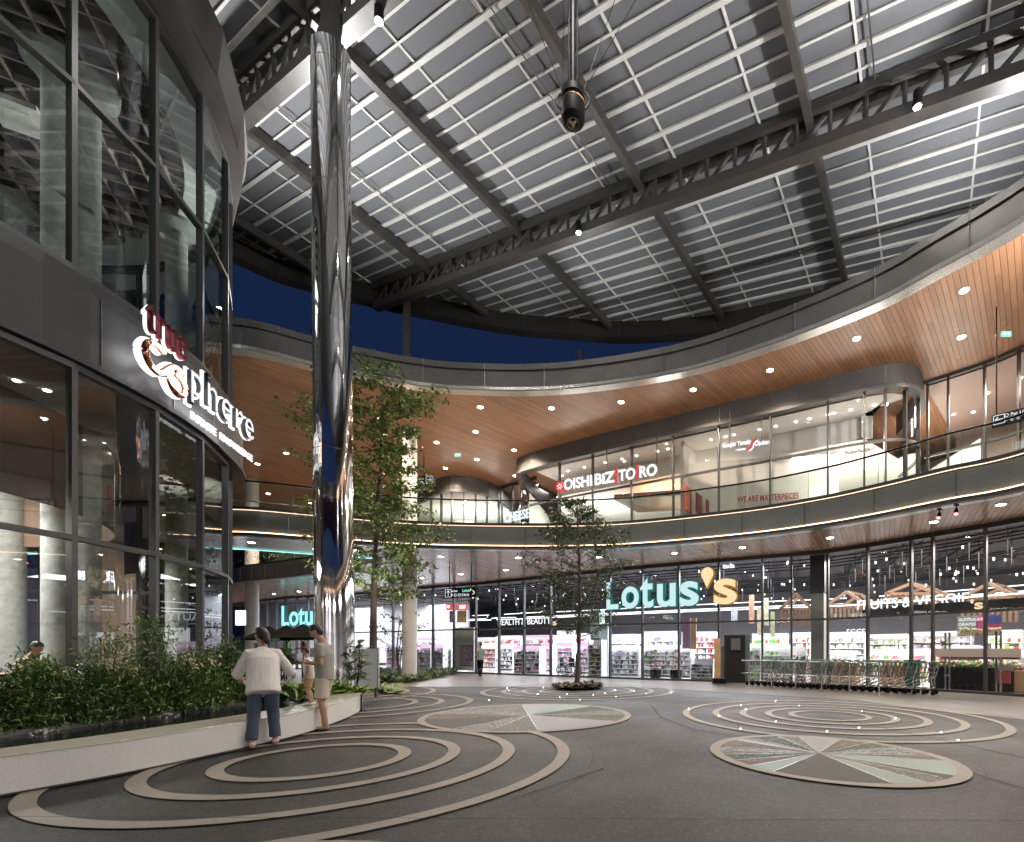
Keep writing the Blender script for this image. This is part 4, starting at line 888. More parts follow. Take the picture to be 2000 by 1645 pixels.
for x, Y, r in ((166, 11.0, .26), (110, 10.6, .23), (18, 13.9, .33), (345, 14.6, .26)):
    p = P(x, 600, Y); b = MB(); b.tube((p.x, p.y, .1), (p.x, p.y, ZTOP + .5), r, n=24); o = b.build('column', M['conc'], drum, smooth='auto')
    b = MB(); b.lathe((p.x, p.y, 0), [(r, ZTOP - .28), (r + .30, ZTOP - .10), (r + .32, ZTOP + .1), (r, ZTOP + .12)], 28); b.build('capital', M['conc'], o, smooth='auto')
b = MB(); cc = [DC + Vector((4.9 * math.cos(math.radians(a)), 4.9 * math.sin(math.radians(a)))) for a in range(-80, 130, 6)]; b.sweep(cc, [(0, 4.3), (0, 6.3)]); b.build('timber_bulkhead', slats('bulkhead_timber', (.20, .125, .085), 0, 50, rough=.5), drum)
b = MB(); cc = [DC + Vector((6.0 * math.cos(math.radians(a)), 6.0 * math.sin(math.radians(a)))) for a in range(150, 280, 6)]; b.sweep(cc, [(0, .15), (0, 6.3)]); b.build('back_wall', M['wood_in'], drum)
b = MB(); cc = [DC + Vector((6.5 * math.cos(math.radians(a)), 6.5 * math.sin(math.radians(a)))) for a in range(140, 290, 6)]; b.sweep(cc, [(0, 7.8), (0, 10.6)]); b.build('upper_back_wall', M['alu_d'], drum)
M['inlamp'] = emis('pavilion_lamp', (1, .9, .8), 25)
b = MB()
for k in range(26):
    a = rng.uniform(0, 2 * math.pi); r = rng.uniform(.8, 6.6); b.disc((DC.x + r * math.cos(a), DC.y + r * math.sin(a), 6.29), .05, 10)
b.build('ceiling_downlights', M['inlamp'], drum)
b = MB()
for k in range(5): b.box((DC.x - 3 + 1.7 * k, DC.y + 1.2 - .6 * k, 3.3), (1.5, .05, .05), .6)
b.build('linear_lamps', M['tube'], drum)
b = MB(); q = P(38, 300, 11.5); b.box((q.x, q.y, ZTOP - .12), (.9, .9, .12), .5); b.box((q.x, q.y, ZTOP - .19), (.5, .5, .03), .5); b.build('ceiling_cassette', M['white'], drum)
area('pavilion_light', (DC.x + 1.0, DC.y, 6.2), 850, 6, 6, (1, .93, .86)); area('pavilion_light', (DC.x + 2.5, DC.y - 1, 4.2), 240, 4, 4, (1, .96, .93))
area('pavilion_upper_light', (DC.x + 1.5, DC.y + .5, 8.1), 50, 2.5, 2.5, (.95, 1, .96), d=(.1, 0, 1)); area('pavilion_upper_light', (DC.x + 2, DC.y, 13.9), 40, 3, 3, (.9, 1, .95))
b = MB(); cc = [DC + Vector((6.3 * math.cos(math.radians(a)), 6.3 * math.sin(math.radians(a)))) for a in range(-80, 25, 5)]; b.sweep(cc, [(.0, .95), (-.5, .95), (-.5, .88), (0, .88)], closed=True); b.sweep(cc, [(-.1, .15), (-.1, .88)]); b.build('counter', M['wood_l'], drum)
# ================================================================ the other lettering
def sgn2(name, p, label, grp=None): return empty(name, p, label=label, cat='sign', group=grp)
# restaurant sign on the corner shop
A_ = P(1103, 966, 22.5); Bq = P(1284, 940, 20.55); Dv = Bq - A_; M['signred'] = emis('lit_red_acrylic', (.85, .05, .06), .5); M['signside'] = mat('sign_return', (.25, .25, .26), .4)
root = sgn2('restaurant_sign', A_, 'bright white restaurant name with red bars and a red round badge upstairs')
L_ = (v2(Bq) - v2(A_)).length
def bx(x): D2 = v2(Dv).normalized(); k = (x - CX) / F; return (k * A_.y - A_.x) / (D2.x - k * D2.y)
zA, cap = 8.70, .50
D3 = (v2(Dv).x, v2(Dv).y, 0)
def seg(s, x0, x1, m, z0=0, z1=cap, bold=.03):
    fitline(s, A_, D3, bx(x0), bx(x1), zA + z0, zA + z1, .12, bold).build('letters_body', M['signside'], root); fitline(s, A_, D3, bx(x0), bx(x1), zA + z0, zA + z1, .012, bold, push=.075).build('letters', m, root)
seg('OISHI', 1103, 1157, M['signw']); seg('BiZ', 1163, 1202, M['signw']); seg('TO', 1209, 1242, M['signw']); seg('RO', 1250, 1284, M['signw'])
for x0, x1 in ((1203, 1207.5), (1244, 1248)): seg('I', x0, x1, M['signred'], -.06, cap + .08)
b = MB(); c = Vector((A_.x, A_.y, 0)) + Vector(D3).normalized() * bx(1094.5); N_ = Vector(D3).normalized().cross(Vector((0, 0, 1))); R3 = frameM(Vector((c.x, c.y, zA + .22)), D3).to_3x3(); b.lathe((c.x, c.y, zA + .22), [(.24, -.05), (.24, .05)], 28, R3); b.build('badge', M['signred'], root)
b = MB(); q = Vector((c.x, c.y, zA + .22)) + N_ * .056
for a in range(6): 
    an = math.radians(60 * a + 20); b.bar(q + Vector(D3).normalized() * .05 * math.cos(an) + Vector((0, 0, .05 * math.sin(an))), q + Vector(D3).normalized() * .15 * math.cos(an + .5) + Vector((0, 0, .15 * math.sin(an + .5))), .035, .01, up=N_)
b.build('badge_mark', M['signw'], root)
for x in (1185, 1283): b = MB(); s_ = Vector((A_.x, A_.y, 0)) + Vector(D3).normalized() * bx(x); b.tube((s_.x, s_.y, zA + cap), (s_.x, s_.y, 10.6), .025, n=6); b.build('hanger', M['steel_d'], root)
# second restaurant sign
A2 = P(1411, 884, 19.0); B2 = P(1504, 872, 18.35); root = sgn2('restaurant_sign', A2, 'small white script restaurant name split by a pink and red swoosh on grey glass')
for s, xa, xb, yb, yt in (('Gudjub Yamaki', 1411, 1466, 878, 866), ('Ojukan', 1474, 1503, 874, 862), ('restaurant', 1437, 1457, 881.5, 877)):
    fitsign(root, s, xa, xb, yb, yt, lerp(19., 18.35, (xa - 1411) / 93), B2 - A2, M['signw'], None, .03)
b = MB(); pts = [P(1458, 880, 18.6), P(1463, 879, 18.6), P(1468, 874, 18.6), P(1470, 867, 18.55), P(1475, 860, 18.5), P(1482, 857, 18.5)]; b.path(pts, [.015, .05, .07, .06, .05, .012], 8); b.build('swoosh', M['signred'], root, smooth=True)
b = MB(); pts = [P(1461, 881, 18.55), P(1466, 879.5, 18.55), P(1471, 874, 18.55), P(1472, 868, 18.5), P(1477, 862, 18.45), P(1482, 859, 18.45)]; b.path(pts, [.01, .03, .035, .03, .03, .008], 8); b.build('swoosh_edge', M['signw'], root, smooth=True)
for x in (1425, 1488): b = MB(); q = P(x, 868, 18.75); b.tube(q, (q.x, q.y, 10.5), .02, n=6); b.build('hanger', M['steel_d'], root)
# red words on the inner wall
pA, dA = at_px(PSc, 1440); nA = Vector((-dA.y, dA.x)); root = sgn2('wall_lettering', (pA.x, pA.y, 7), 'red capital words on the pale inner wall of the upstairs restaurant')
b = MB(); a = P(1330, 1000, 21.35); e = P(1640, 1000, 19.9); dw = v2(e - a).normalized(); w0_ = v2(a) - Vector((-dw.y, dw.x)) * .06; kk = (1440 - CX) / F; tt_ = (kk * w0_.y - w0_.x) / (dw.x - kk * dw.y); yy = (w0_ + dw * tt_).y
fitsign(root, 'WE ARE MASTERPIECES', 1440, 1560, 982, 970, yy, dw, mat('red_letters', (.5, .05, .04), .5), None, .02)
b = MB(); b.box(((a.x + e.x) / 2, (a.y + e.y) / 2 + .12, 7.9), ((e - a).length, .06, 3.2), math.atan2(e.y - a.y, e.x - a.x)); tag(b.build('partition_wall', wallm), 'pale wall behind the red words in the upstairs restaurant', 'wall')
# framed pictures
for i, (x, y0, y1, w) in enumerate(((1343, 950, 1000, .5), (1365, 966, 1004, .45), (1384, 979, 1002, .4))):
    p = P(x, (y0 + y1) / 2, 20.2 + .5 * i); h = (y1 - y0) / F * p.y; r = empty('wall_picture', p, label=('largest', 'middle', 'smallest')[i] + ' of three dark red-framed pictures on the shop wall upstairs', cat='picture', group='framed pictures upstairs')
    an = math.atan2(wn.y, wn.x); b = MB(); b.box(p, (w * 1.6, .04, h), an); b.build('frame', mat('red_frame', (.35, .05, .04), .5), r)
    b = MB(); q = p + Vector((wd.x, wd.y, 0)) * .025; b.box(q, (w * 1.45, .03, h - .08), an); b.build('print', mat('dark_print', (.05, .03, .03), .4, ns=4, na=.8, col2=(.5, .12, .07)), r)
# half-hidden sign of the left shop
root = sgn2('shop_sign', P(985, 1020, 26), 'cool white shop name beginning CH, half hidden by the parapet'); fitsign(root, 'CHEESE', 985, 1034, 1022, 1004, 26.5, LR[-1] - LR[0], emis('cool_sign', (.85, .88, 1), .9), None, .03)
# way-finding boards
def waysign(name, x0, x1, yt, yb, Y, Dv, lab, arrow, side='l', rods=(), topz=ZS, words=(), w=.16):
    O = P(x0, yb, Y); D2 = v2(Dv).normalized(); k = (x1 - CX) / F; t = (k * O.y - O.x) / (D2.x - k * D2.y); h = (yb - yt) / F * Y; D3 = Vector((D2.x, D2.y, 0)); N = D3.cross(Vector((0, 0, 1)))
    r = empty(name, O, label=lab, cat='sign', group='hanging direction signs'); c = Vector((O.x, O.y, O.z + h / 2)) + D3 * t / 2
    b = MB(); b.box(c - N * w / 2, (t, w, h), math.atan2(D2.y, D2.x)); b.build('board', M['black'], r)
    fr = MB(); s0 = .12 * h; ux = s0 if side == 'l' else t - h + s0; sq = h - 2 * s0; q = Vector((O.x, O.y, O.z)) + D3 * ux + N * .004 + Vector((0, 0, s0))
    def L(a, b_, w_=.02): fr.bar(q + D3 * a[0] * sq + Vector((0, 0, a[1] * sq)), q + D3 * b_[0] * sq + Vector((0, 0, b_[1] * sq)), w_, .006, up=N)
    for a, b_ in (((0, 0), (1, 0)), ((1, 0), (1, 1)), ((1, 1), (0, 1)), ((0, 1), (0, 0))): L(a, b_)
    A3 = {'u': (((.5, .15), (.5, .85)), ((.5, .85), (.22, .58)), ((.5, .85), (.78, .58))), 'r': (((.15, .5), (.85, .5)), ((.85, .5), (.58, .78)), ((.85, .5), (.58, .22))), 'l': (((.85, .5), (.15, .5)), ((.15, .5), (.42, .78)), ((.15, .5), (.42, .22)))}[arrow]
    for a, b_ in A3: L(a, b_, .028)
    fr.build('arrow', M['signw2'], r)
    for s, u0, u1, v0, v1, m in words: fitline(s, O, D3, u0 * t, u1 * t, O.z + v0 * h, O.z + v1 * h, .006, .01, push=.006).build('words', m, r)
    for u in rods: e = Vector((O.x, O.y, O.z + h)) + D3 * t * u - N * w / 2; b = MB(); b.tube(e, (e.x, e.y, topz), .02, n=6); b.build('rod', M['black'], r)
    return r
M['signw2'] = emis('soft_white_print', (.9, .9, .95), .45); M['signt2'] = emis('soft_teal_print', (.1, .5, .4), 1.); M['signy2'] = emis('soft_yellow_print', (.8, .7, .2), 1.)
waysign('direction_sign', 868, 930, 1150, 1169, 22.0, (1, -.42), 'black hanging direction sign with up and right arrows before the supermarket glass', 'u', 'l', (.12, .82), ZS, (('Food Court', .23, .42, .6, .8, M['signw2']), ('P O O', .22, .52, .12, .42, M['signw2']), ('Lotus', .58, .80, .55, .85, M['signt2']), (',s', .81, .85, .6, .85, M['signy2']), ('O Pet Us', .55, .78, .12, .4, M['signw2']), ('>', .89, .96, .2, .7, M['signw2'])))
waysign('direction_sign', 806, 846, 932, 950, 24.5, (1, -.3), 'black hanging direction sign with a right arrow beside the column upstairs', 'r', 'r', (.5,), ZU, (('Food Court', .1, .55, .6, .8, M['signw2']), ('O 7 O', .1, .5, .15, .45, M['signw2'])))
waysign('direction_sign', 1937, 2030, 812, 834, 14.0, (.75, -.66), 'dark hanging direction sign with a left arrow behind the right balustrade', 'l', 'l', (.1,), ZU, (('O Pet Us', .28, .72, .55, .85, M['signw2']), ('P  o  o', .28, .6, .1, .4, M['signw2'])))
# small lit word above the glass
pL = P(1411, 1112, 20.6); root = sgn2('small_shop_sign', pL, 'small white word tada glowing high behind the supermarket glass'); fitsign(root, 'tada', 1411, 1435, 1111, 1101, 21.0, (1, -.45), M['signw'], None, .03)

# ================================================================ inside the store
def clos(x, o): p, d = at_px(SF, x); n_ = Vector((-d.y, d.x)); return p, d, n_
LATER = []
Gm = [mat('goods_' + n, c, .5) for n, c in (('white', (.7, .7, .7)), ('grey', (.3, .3, .33)), ('pink', (.6, .2, .32)), ('black', (.03, .03, .04)), ('blue', (.12, .22, .45)), ('green', (.2, .4, .12)), ('yellow', (.7, .5, .12)), ('lilac', (.5, .42, .6)), ('cream', (.7, .6, .45)), ('red', (.5, .07, .06)))]
M['hdr'] = {k: emis('shelf_header_' + k, c, .6) for k, c in (('pink', (1, .55, .8)), ('white', (.95, .97, 1)), ('lilac', (.75, .62, 1)), ('green', (.8, 1, .85)))}
M['shelfw'] = mat('white_shelf', (.75, .75, .76), .4)
def shelf(x0, x1, off, h, tiers, hdr, pal, lab, seed=0, depth=.45, name='display_shelf', group='lit display shelves behind the supermarket glass', fill=.85):
    r_ = random.Random(seed); p0, d0, n0 = clos((x0 + x1) / 2, off); c0 = p0 + n0 * off; Y = c0.y
    a = P(x0, 1300, Y + (0.0)); e = P(x1, 1300, Y); D = v2(d0).normalized()
    def hit(x): k = (x - CX) / F; t = (k * c0.y - c0.x) / (D.x - k * D.y); return c0 + D * t
    A, E_ = hit(x0), hit(x1); w = (E_ - A).length; mid_ = (A + E_) / 2; an = math.atan2(D.y, D.x); N = Vector((-D.y, D.x))
    r = empty(name, (mid_.x, mid_.y, 0), an, label=lab, cat='shelf', group=group)
    b = MB(); b.box((0, depth / 2, h / 2), (w, .04, h)); 
    for s in (-1, 1): b.box((s * (w / 2 - .02), 0, h / 2), (.04, depth, h))
    b.build('carcass', M['shelfw'], r, local=True)
    for k in range(tiers):
        z = .12 + (h - .35) * k / tiers; b = MB(); b.box((0, -.02, z), (w - .06, depth - .06, .03)); b.build('shelf_board', M['shelfw'], r, local=True)
    b = MB()
    for k in range(tiers):
        z = .14 + (h - .35) * k / tiers; hh = (h - .35) / tiers * .8
        for row in (0, 1):
            u = -w / 2 + .06
            while u < w / 2 - .1:
                ww = r_.uniform(.05, .16)
                if r_.random() < fill: b.cm = r_.choice(pal); g_h = hh * r_.uniform(.45, .98); b.box((u + ww / 2, -depth / 2 + .1 + .18 * row, z + g_h / 2), (ww * .88, .13, g_h))
                u += ww
    tag(b.build('goods', Gm, r, local=True), kind='stuff')
    if hdr: b = MB(); b.box((0, -depth / 2 + .0, h - .07), (w, .06, .2)); b.build('lit_header', M['hdr'][hdr], r, local=True)
    return r
W_ = [0, 0, 0, 0, 1, 1, 3]
for i_, (x0, x1, o_, h_, pal_, hd_) in enumerate(((822, 858, 6, 2.25, [9, 0, 1, 6, 4], 'pink'), (934, 972, 7, 2.3, [0, 9, 6, 2, 1], None), (975, 1020, 8, 2.4, [0, 8, 9, 2, 0], 'white'), (1024, 1086, 7, 2.35, [9, 2, 0, 0, 1], 'pink'), (1092, 1150, 9, 2.5, [0, 9, 2, 7], 'white'), (1195, 1246, 7, 2.3, [0, 0, 7, 1], 'white'), (1258, 1326, 7.5, 2.45, [0, 8, 7, 1, 0], 'white'), (1334, 1402, 8, 2.4, [0, 1, 9, 8], 'white'), (1470, 1540, 7, 2.2, [5, 6, 9, 0], 'green'), (1548, 1584, 8, 2.3, [0, 9, 8], None), (1622, 1692, 9, 2.3, [0, 8, 1], 'white'), (1700, 1776, 11, 2.2, [5, 0, 8, 1, 0], 'white'), (1784, 1900, 12, 2.3, [0, 1, 8, 7], 'white'), (1930, 2000, 9, 2.2, [8, 0, 9, 5], 'white'))):
    LATER.append((x0, x1, o_, h_, 6, hd_, pal_, i_))
WH = ['white perfume counters', 'walking man', 'electronics word', 'wheelchairs', 'small tree trunk', 'sign letter L', 'tiered displays', 'perfume counter', 'vegetable shelf', 'timber frame by the grey pillar', 'eggs sign', 'far shoppers', 'entrance door panes', 'right edge of the doors']
for (x0, x1, o_, h_, t_, hd_, pal_, i_) in LATER: shelf(x0, x1, o_, h_, t_, hd_, pal_, 'tall back-row shelf of mixed goods beyond the ' + (WH[i_] if i_ else 'pink-topped shelf by the pale column'), 100 + i_, .45, group='tall back-row shelves inside the store')
shelf(760, 786, 2.5, 1.7, 4, 'lilac', [7, 4, 2, 0, 9], 'shelf with violet cloth and mixed goods left of the pale column', 1)
shelf(818, 846, 1.6, 1.65, 5, 'pink', [0, 0, 0, 2, 1], 'narrow shelf with a pink lit top right beside the pale column', 2)
shelf(848, 870, 1.6, 1.65, 5, 'pink', [0, 0, 7, 7, 1], 'pink-topped shelf between the column side and the tall lit panel', 3)
shelf(872, 886, 2.2, 1.6, 4, 'white', [0, 1, 5, 5], 'slim shelf below the tall lit panel', 4)
shelf(978, 1006, 4.4, 1.7, 5, 'white', W_, 'white shelf at the left behind the perfume counters', 5)
shelf(1010, 1060, 2.2, 1.55, 5, 'pink', [0, 0, 3, 3, 2, 1], 'wide slanting cosmetics shelf with a pink lit top', 6, .6)
shelf(1062, 1080, 4.4, 1.7, 4, 'pink', [0, 2, 7], 'narrow shelf behind the wheelchairs', 7)
shelf(1092, 1122, 3.6, 1.75, 5, 'pink', [0, 0, 2, 7, 1], 'pink-topped shelf behind the small tree trunk, left side', 8)
shelf(1134, 1154, 3.2, 1.7, 5, 'pink', [0, 7, 7, 2], 'pink-topped shelf right behind the small tree trunk', 9)
shelf(1154, 1180, 1.0, 1.85, 7, None, [8, 3, 3, 1, 8, 6], 'tall brown rack crammed with small boxes before the green column', 10, .5)
shelf(1197, 1251, 2.6, 1.55, 5, 'white', [0, 0, 0, 1, 1, 7, 3], 'first of the wide white shelves below the name sign letter L', 11)
shelf(1259, 1322, 2.6, 1.55, 5, 'white', [0, 0, 0, 1, 1, 5, 3], 'wide white shelf behind the two tiered displays', 12)
shelf(1330, 1352, 2.6, 1.55, 5, 'white', [0, 0, 1, 7], 'short white shelf left of the perfume counter', 13)
shelf(1352, 1396, 1.0, .95, 4, None, [1, 3, 3, 0, 1], 'low counter with small dark goods left of the black doorway', 14, .5)
shelf(1464, 1487, 2.0, 1.6, 5, 'green', [5, 0, 5, 0, 0, 5], 'green vegetable shelf just right of the black doorway', 15)
shelf(1491, 1544, 2.6, 1.55, 5, 'green', [5, 0, 0, 5, 0, 0], 'long chilled vegetable shelf beyond the trolleys', 16)
shelf(1553, 1576, 2.2, 1.45, 3, None, [3, 2, 3, 5, 2], 'dark rack with pink packs in the glass bay by the grey pillar', 17)
shelf(1626, 1668, 4.2, 1.3, 4, 'white', [0, 0, 1, 9], 'white shelf under the lit eggs sign', 18)
shelf(1700, 1815, 7.0, 1.35, 4, 'white', [0, 1, 0, 6, 5, 2], 'far chilled cabinet beyond the customers', 19)
shelf(1832, 1918, 6.0, 1.5, 4, 'white', [0, 1, 6, 5, 2, 9], 'far chilled cabinet seen through the glass doors', 20)
shelf(1935, 2010, 5.0, 1.3, 4, 'white', [1, 0, 3, 9, 8], 'far cabinet seen at the right edge of the doors', 21)
def inbox(x0, x1, y0, y1, off, m, th=.06, name=None, label=None, cat=None, group=None, part=None, parent=None):
    p0, d0, n0 = clos(min((x0 + x1) / 2, 2005), off); c0 = p0 + n0 * off; D = v2(d0)
    def hit(x): k = (x - CX) / F; t = (k * c0.y - c0.x) / (D.x - k * D.y); return c0 + D * t
    A, E_ = hit(x0), hit(x1); mid_ = (A + E_) / 2; Y = mid_.y; z0 = CH + (HY - y1) / F * Y; z1 = CH + (HY - y0) / F * Y; z0 = max(z0, .005)
    b = MB(); b.box((mid_.x, mid_.y, (z0 + z1) / 2), ((E_ - A).length, th, z1 - z0), math.atan2(D.y, D.x))
    if parent is not None: return b.build(part, m, parent)
    if part:
        r = empty(name, (mid_.x, mid_.y, z0), label=label, cat=cat, group=group); b.build(part, m, r); return r, mid_, D, z0, z1
    return tag(b.build(name, m), label, cat, group)
pw = M['white']; scr = emis('white_screen', (1, 1, 1), .8); pk = emis('pink_panel', (1, .45, .6), 1.2)
r, c_, D_2, z0, z1 = inbox(886, 928, 1226, 1309, .7, pw, .2, 'display_wall', 'grey-white free-standing wall with a purple poster, beside the walking man', 'wall', None, 'panel')
inbox(901, 922, 1262, 1300, .55, mat('poster_print', (.12, .02, .08), .5, ns=6, na=.9, col2=(.6, .5, .6)), .02, part='poster', parent=r); inbox(899.5, 923.5, 1260.5, 1301.5, .57, mat('purple_frame', (.25, .02, .1), .5), .02, part='poster_frame', parent=r)
inbox(867, 896, 1222, 1237, 1.2, scr, .1, 'lit_panel', 'wide white glowing panel above the tall one', 'light panel', 'white glowing panels'); inbox(871, 890, 1238.5, 1260, 1.3, scr, .1, 'lit_panel', 'tall white glowing panel left of the display wall', 'light panel', 'white glowing panels')
inbox(1089, 1123, 1232, 1255, 2.5, scr, .1, 'lit_panel', 'bright white screen behind the small tree trunk', 'light panel', 'white glowing panels'); inbox(1212, 1265, 1239, 1258, 2.2, scr, .1, 'lit_panel', 'bright white screen under the name sign letter L', 'light panel', 'white glowing panels')
inbox(940, 976, 1256, 1267, 3.4, emis('white_red_panel', (1, .8, .78), .7), .1, 'lit_panel', 'pale glowing counter top behind the walking man', 'light panel', 'white glowing panels')
for x0, x1, n_ in ((872, 884, 'left smaller'), (889, 912, 'right larger')): inbox(x0, x1, 1180, 1192, 1.6, emis('red_hanging', (.9, .12, .12), .45), .08, 'red_sign', n_ + ' red panel with white marks hanging behind the left glass', 'sign', 'red hanging panels')
inbox(874, 878, 1182, 1188, 1.5, M['signw'], .02, 'sign_mark', 'white mark on the left smaller red hanging panel', 'sign mark'); inbox(897, 909, 1182, 1189, 1.5, M['signw'], .02, 'sign_mark', 'white marks on the right larger red hanging panel', 'sign mark')
inbox(893, 911, 1193, 1216, 1.7, mat('amber_board', (.42, .27, .12), .5), .05, 'hanging_board', 'amber board below the larger red hanging panel', 'board'); inbox(878, 884, 1193, 1216, 1.7, mat('purple_board', (.25, .12, .22), .5), .05, 'hanging_board', 'narrow purple board below the smaller red hanging panel', 'board')
inbox(1158, 1176, 1192, 1246, 2.0, mat('pale_green_paint', (.42, .55, .46), .6), .5, 'green_column', 'pale green square column behind the tall brown rack', 'column'); inbox(1176, 1190, 1218, 1326, 2.0, mat('pale_blue_paint', (.55, .66, .68), .5), .3, 'blue_column', 'pale blue pillar next to the letter L of the big sign', 'column')
inbox(1333, 1348, 1207, 1267, 1.6, mat('mauve_print', (.34, .2, .32), .6), .05, 'hanging_banner', 'mauve banner hanging behind the glass under the big sign', 'banner', 'banners hanging in the store'); inbox(1348, 1360, 1207, 1268, 1.7, mat('ochre_print', (.5, .36, .2), .6), .05, 'hanging_banner', 'ochre and lilac banner next to the mauve one', 'banner', 'banners hanging in the store')
for x0, x1, y0, y1, c, n_ in ((1463, 1473, 1162, 1218, (.55, .30, .2), 'tall orange'), (1479, 1488, 1188, 1240, (.55, .48, .32), 'cream'), (1492, 1501, 1168, 1222, (.55, .50, .36), 'pale yellow upper'), (1505, 1513, 1195, 1245, (.45, .5, .25), 'green and cream'), (1428, 1440, 1186, 1215, (.42, .42, .48), 'short grey')):
    inbox(x0, x1, y0, y1, 2.8, mat('banner_' + n_.replace(' ', '_'), c, .6, ns=5, na=.3), .04, 'hanging_banner', n_ + ' banner hanging among the pipes right of the big sign', 'banner', 'banners hanging in the store')
# black doorway
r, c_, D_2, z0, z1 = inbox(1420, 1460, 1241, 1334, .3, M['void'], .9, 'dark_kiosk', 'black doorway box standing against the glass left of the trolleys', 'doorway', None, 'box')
inbox(1408, 1419, 1262, 1336, .25, M['white'], .2, part='side_panel', parent=r); inbox(1428, 1446, 1247, 1270, -.2, mat('faint_reflection_panel', (.12, .14, .16), .2), .02, part='reflection_patch', parent=r)  # grey rectangle on the black box is a faint reflection put in as colour
# slanted red and yellow bollard sign
pB = PZ(1404, 1336, 0); r = empty('floor_sign', pB, label='slim yellow and orange upright banner on a dark wedge foot before the doorway', cat='floor sign')
b = MB(); b.box(pB + Vector((0, 0, .12)), (.5, .34, .2)); b.build('foot', M['black'], r); b = MB(); b.box(pB + Vector((-.05, .05, 1.0)), (.24, .05, 1.6)); b.build('banner', mat('orange_print', (.55, .35, .16), .5, ns=2, na=.3), r)
# dark pillar inside with pale lower half
r, c_, D_2, z0, z1 = inbox(1587, 1612, 1159, 1332, .8, mat('grey_pillar', (.36, .37, .36), .5), .7, 'store_pillar', 'broad grey pillar inside the glass in front of the timber gable', 'pillar', None, 'shaft'); inbox(1585.5, 1613.5, 1088, 1159, .75, M['steel_d'], .75, part='dark_upper_casing', parent=r)
# timber gable frames
M['gable'] = mat('gable_timber', (.17, .10, .06), .6, ns=4, na=.2, stretch=(8, 8, 1))
def gable(x0, x1, ytop, yeave, ybot, off, lab):
    p0, d0, n0 = clos((x0 + x1) / 2, off); c0 = p0 + n0 * off; D = v2(d0)
    def hp(x, y): k = (x - CX) / F; t = (k * c0.y - c0.x) / (D.x - k * D.y); q = c0 + D * t; return Vector((q.x, q.y, CH + (HY - y) / F * q.y))
    xm = (x0 + x1) / 2; r = empty('timber_gable', hp(xm, ybot), label=lab, cat='timber frame', group='timber house frames in the fruit market')
    for s in (0, 1.5):
        sh = Vector((n0.x, n0.y, 0)) * s; b = MB()
        for a, e in (((x0, yeave), (xm, ytop)), ((xm, ytop), (x1, yeave)), ((x0, yeave), (x1, yeave))): b.bar(hp(*a) + sh, hp(*e) + sh, .12, .12)
        b.build('truss', M['gable'], r)
    b = MB(); N3 = Vector((n0.x, n0.y, 0)) * 1.5
    for q in ((x0, yeave), (xm, ytop), (x1, yeave)): b.bar(hp(*q), hp(*q) + N3, .1, .1)
    b.build('ridge_and_eaves', M['gable'], r)
    b = MB(); n = 9
    for k in range(n + 1): x = lerp(x0, x1, k / n); b.bar(hp(x, yeave), hp(x, ybot), .1, .03, up=(n0.x, n0.y, 0))
    b.build('slats', M['gable'], r)
gable(1524, 1586, 1160, 1190, 1222, 2.4, 'timber house frame with slats left of the broad grey pillar'); gable(1616, 1692, 1156, 1182, 1206, 3.2, 'timber house frame between the broad pillar and the fruit sign')
gable(1730, 1830, 1140, 1160, 1178, 3.6, 'long timber frame high behind the fruit sign'); gable(1880, 1985, 1140, 1166, 1215, 3.8, 'timber frame over the entrance at the right')
# store signs
def storesign(name, s, x0, x1, yb, yt, off, label, m=None, bold=.008):
    p0, d0, n0 = clos(min(x0, 2000), off); c0 = p0 + n0 * off; D = v2(d0); k = (x0 - CX) / F; t = (k * c0.y - c0.x) / (D.x - k * D.y); q = c0 + D * t
    r = sgn2(name, (q.x, q.y, 3), label, 'lit department signs in the store'); fitsign(r, s, x0, x1, yb, yt, q.y, D, m or M['signw'], None, bold); return r
r = storesign('department_sign', 'HEALTH & BEAUTY', 972, 1076, 1222, 1210, .35, 'white lit words HEALTH and BEAUTY on the glass left of the small tree'); p0, d0, n0 = clos(1078, .35); q = p0 + n0 * .35; fitsign(r, "'s", 1076, 1087, 1222, 1210, q.y, d0, M['signyel'], None, .03, nm='yellow_letter')
r = storesign('department_sign', 'FRUITS & VEGGIE', 1674, 1893, 1192, 1173, .6, 'white lit words FRUITS and VEGGIE across the right glass bays'); p0, d0, n0 = clos(1900, .6); q = p0 + n0 * .6; fitsign(r, "'s", 1895, 1920, 1191, 1171, q.y, d0, M['signyel'], None, .03, nm='yellow_letter')
b = MB(); a_ = at_px(SF, 1668)[0] + clos(1668, 0)[2] * .75; e_ = at_px(SF, 1990)[0] + clos(1925, 0)[2] * .75; b.bar((a_.x, a_.y, 2.72), (e_.x, e_.y, 2.72), .1, .36); b.build('sign_panel', M['steel_d'], r)
storesign('department_sign', 'EGGS', 1654, 1690, 1241, 1229, 2.6, 'small lit word EGGS behind the right trolleys')
storesign('department_sign', 'FROZEN', 1769, 1806, 1248, 1239, 7.0, 'small lit letters of the frozen food sign far inside', M['signw'])
storesign('department_sign', "ELECTRONICS", 998, 1034, 1250, 1243, 6.0, 'small lit word on electronics far behind the left glass', M['signw2'])
storesign('department_sign', 'LIQUASK', 1363, 1392, 1249, 1241, 2.0, 'small lit word over the perfume counter', M['signw2']); storesign('department_sign', 'BAKERY', 1525, 1546, 1249, 1240, 5.0, 'small lit letters far behind the vegetable shelf', M['signw2'])
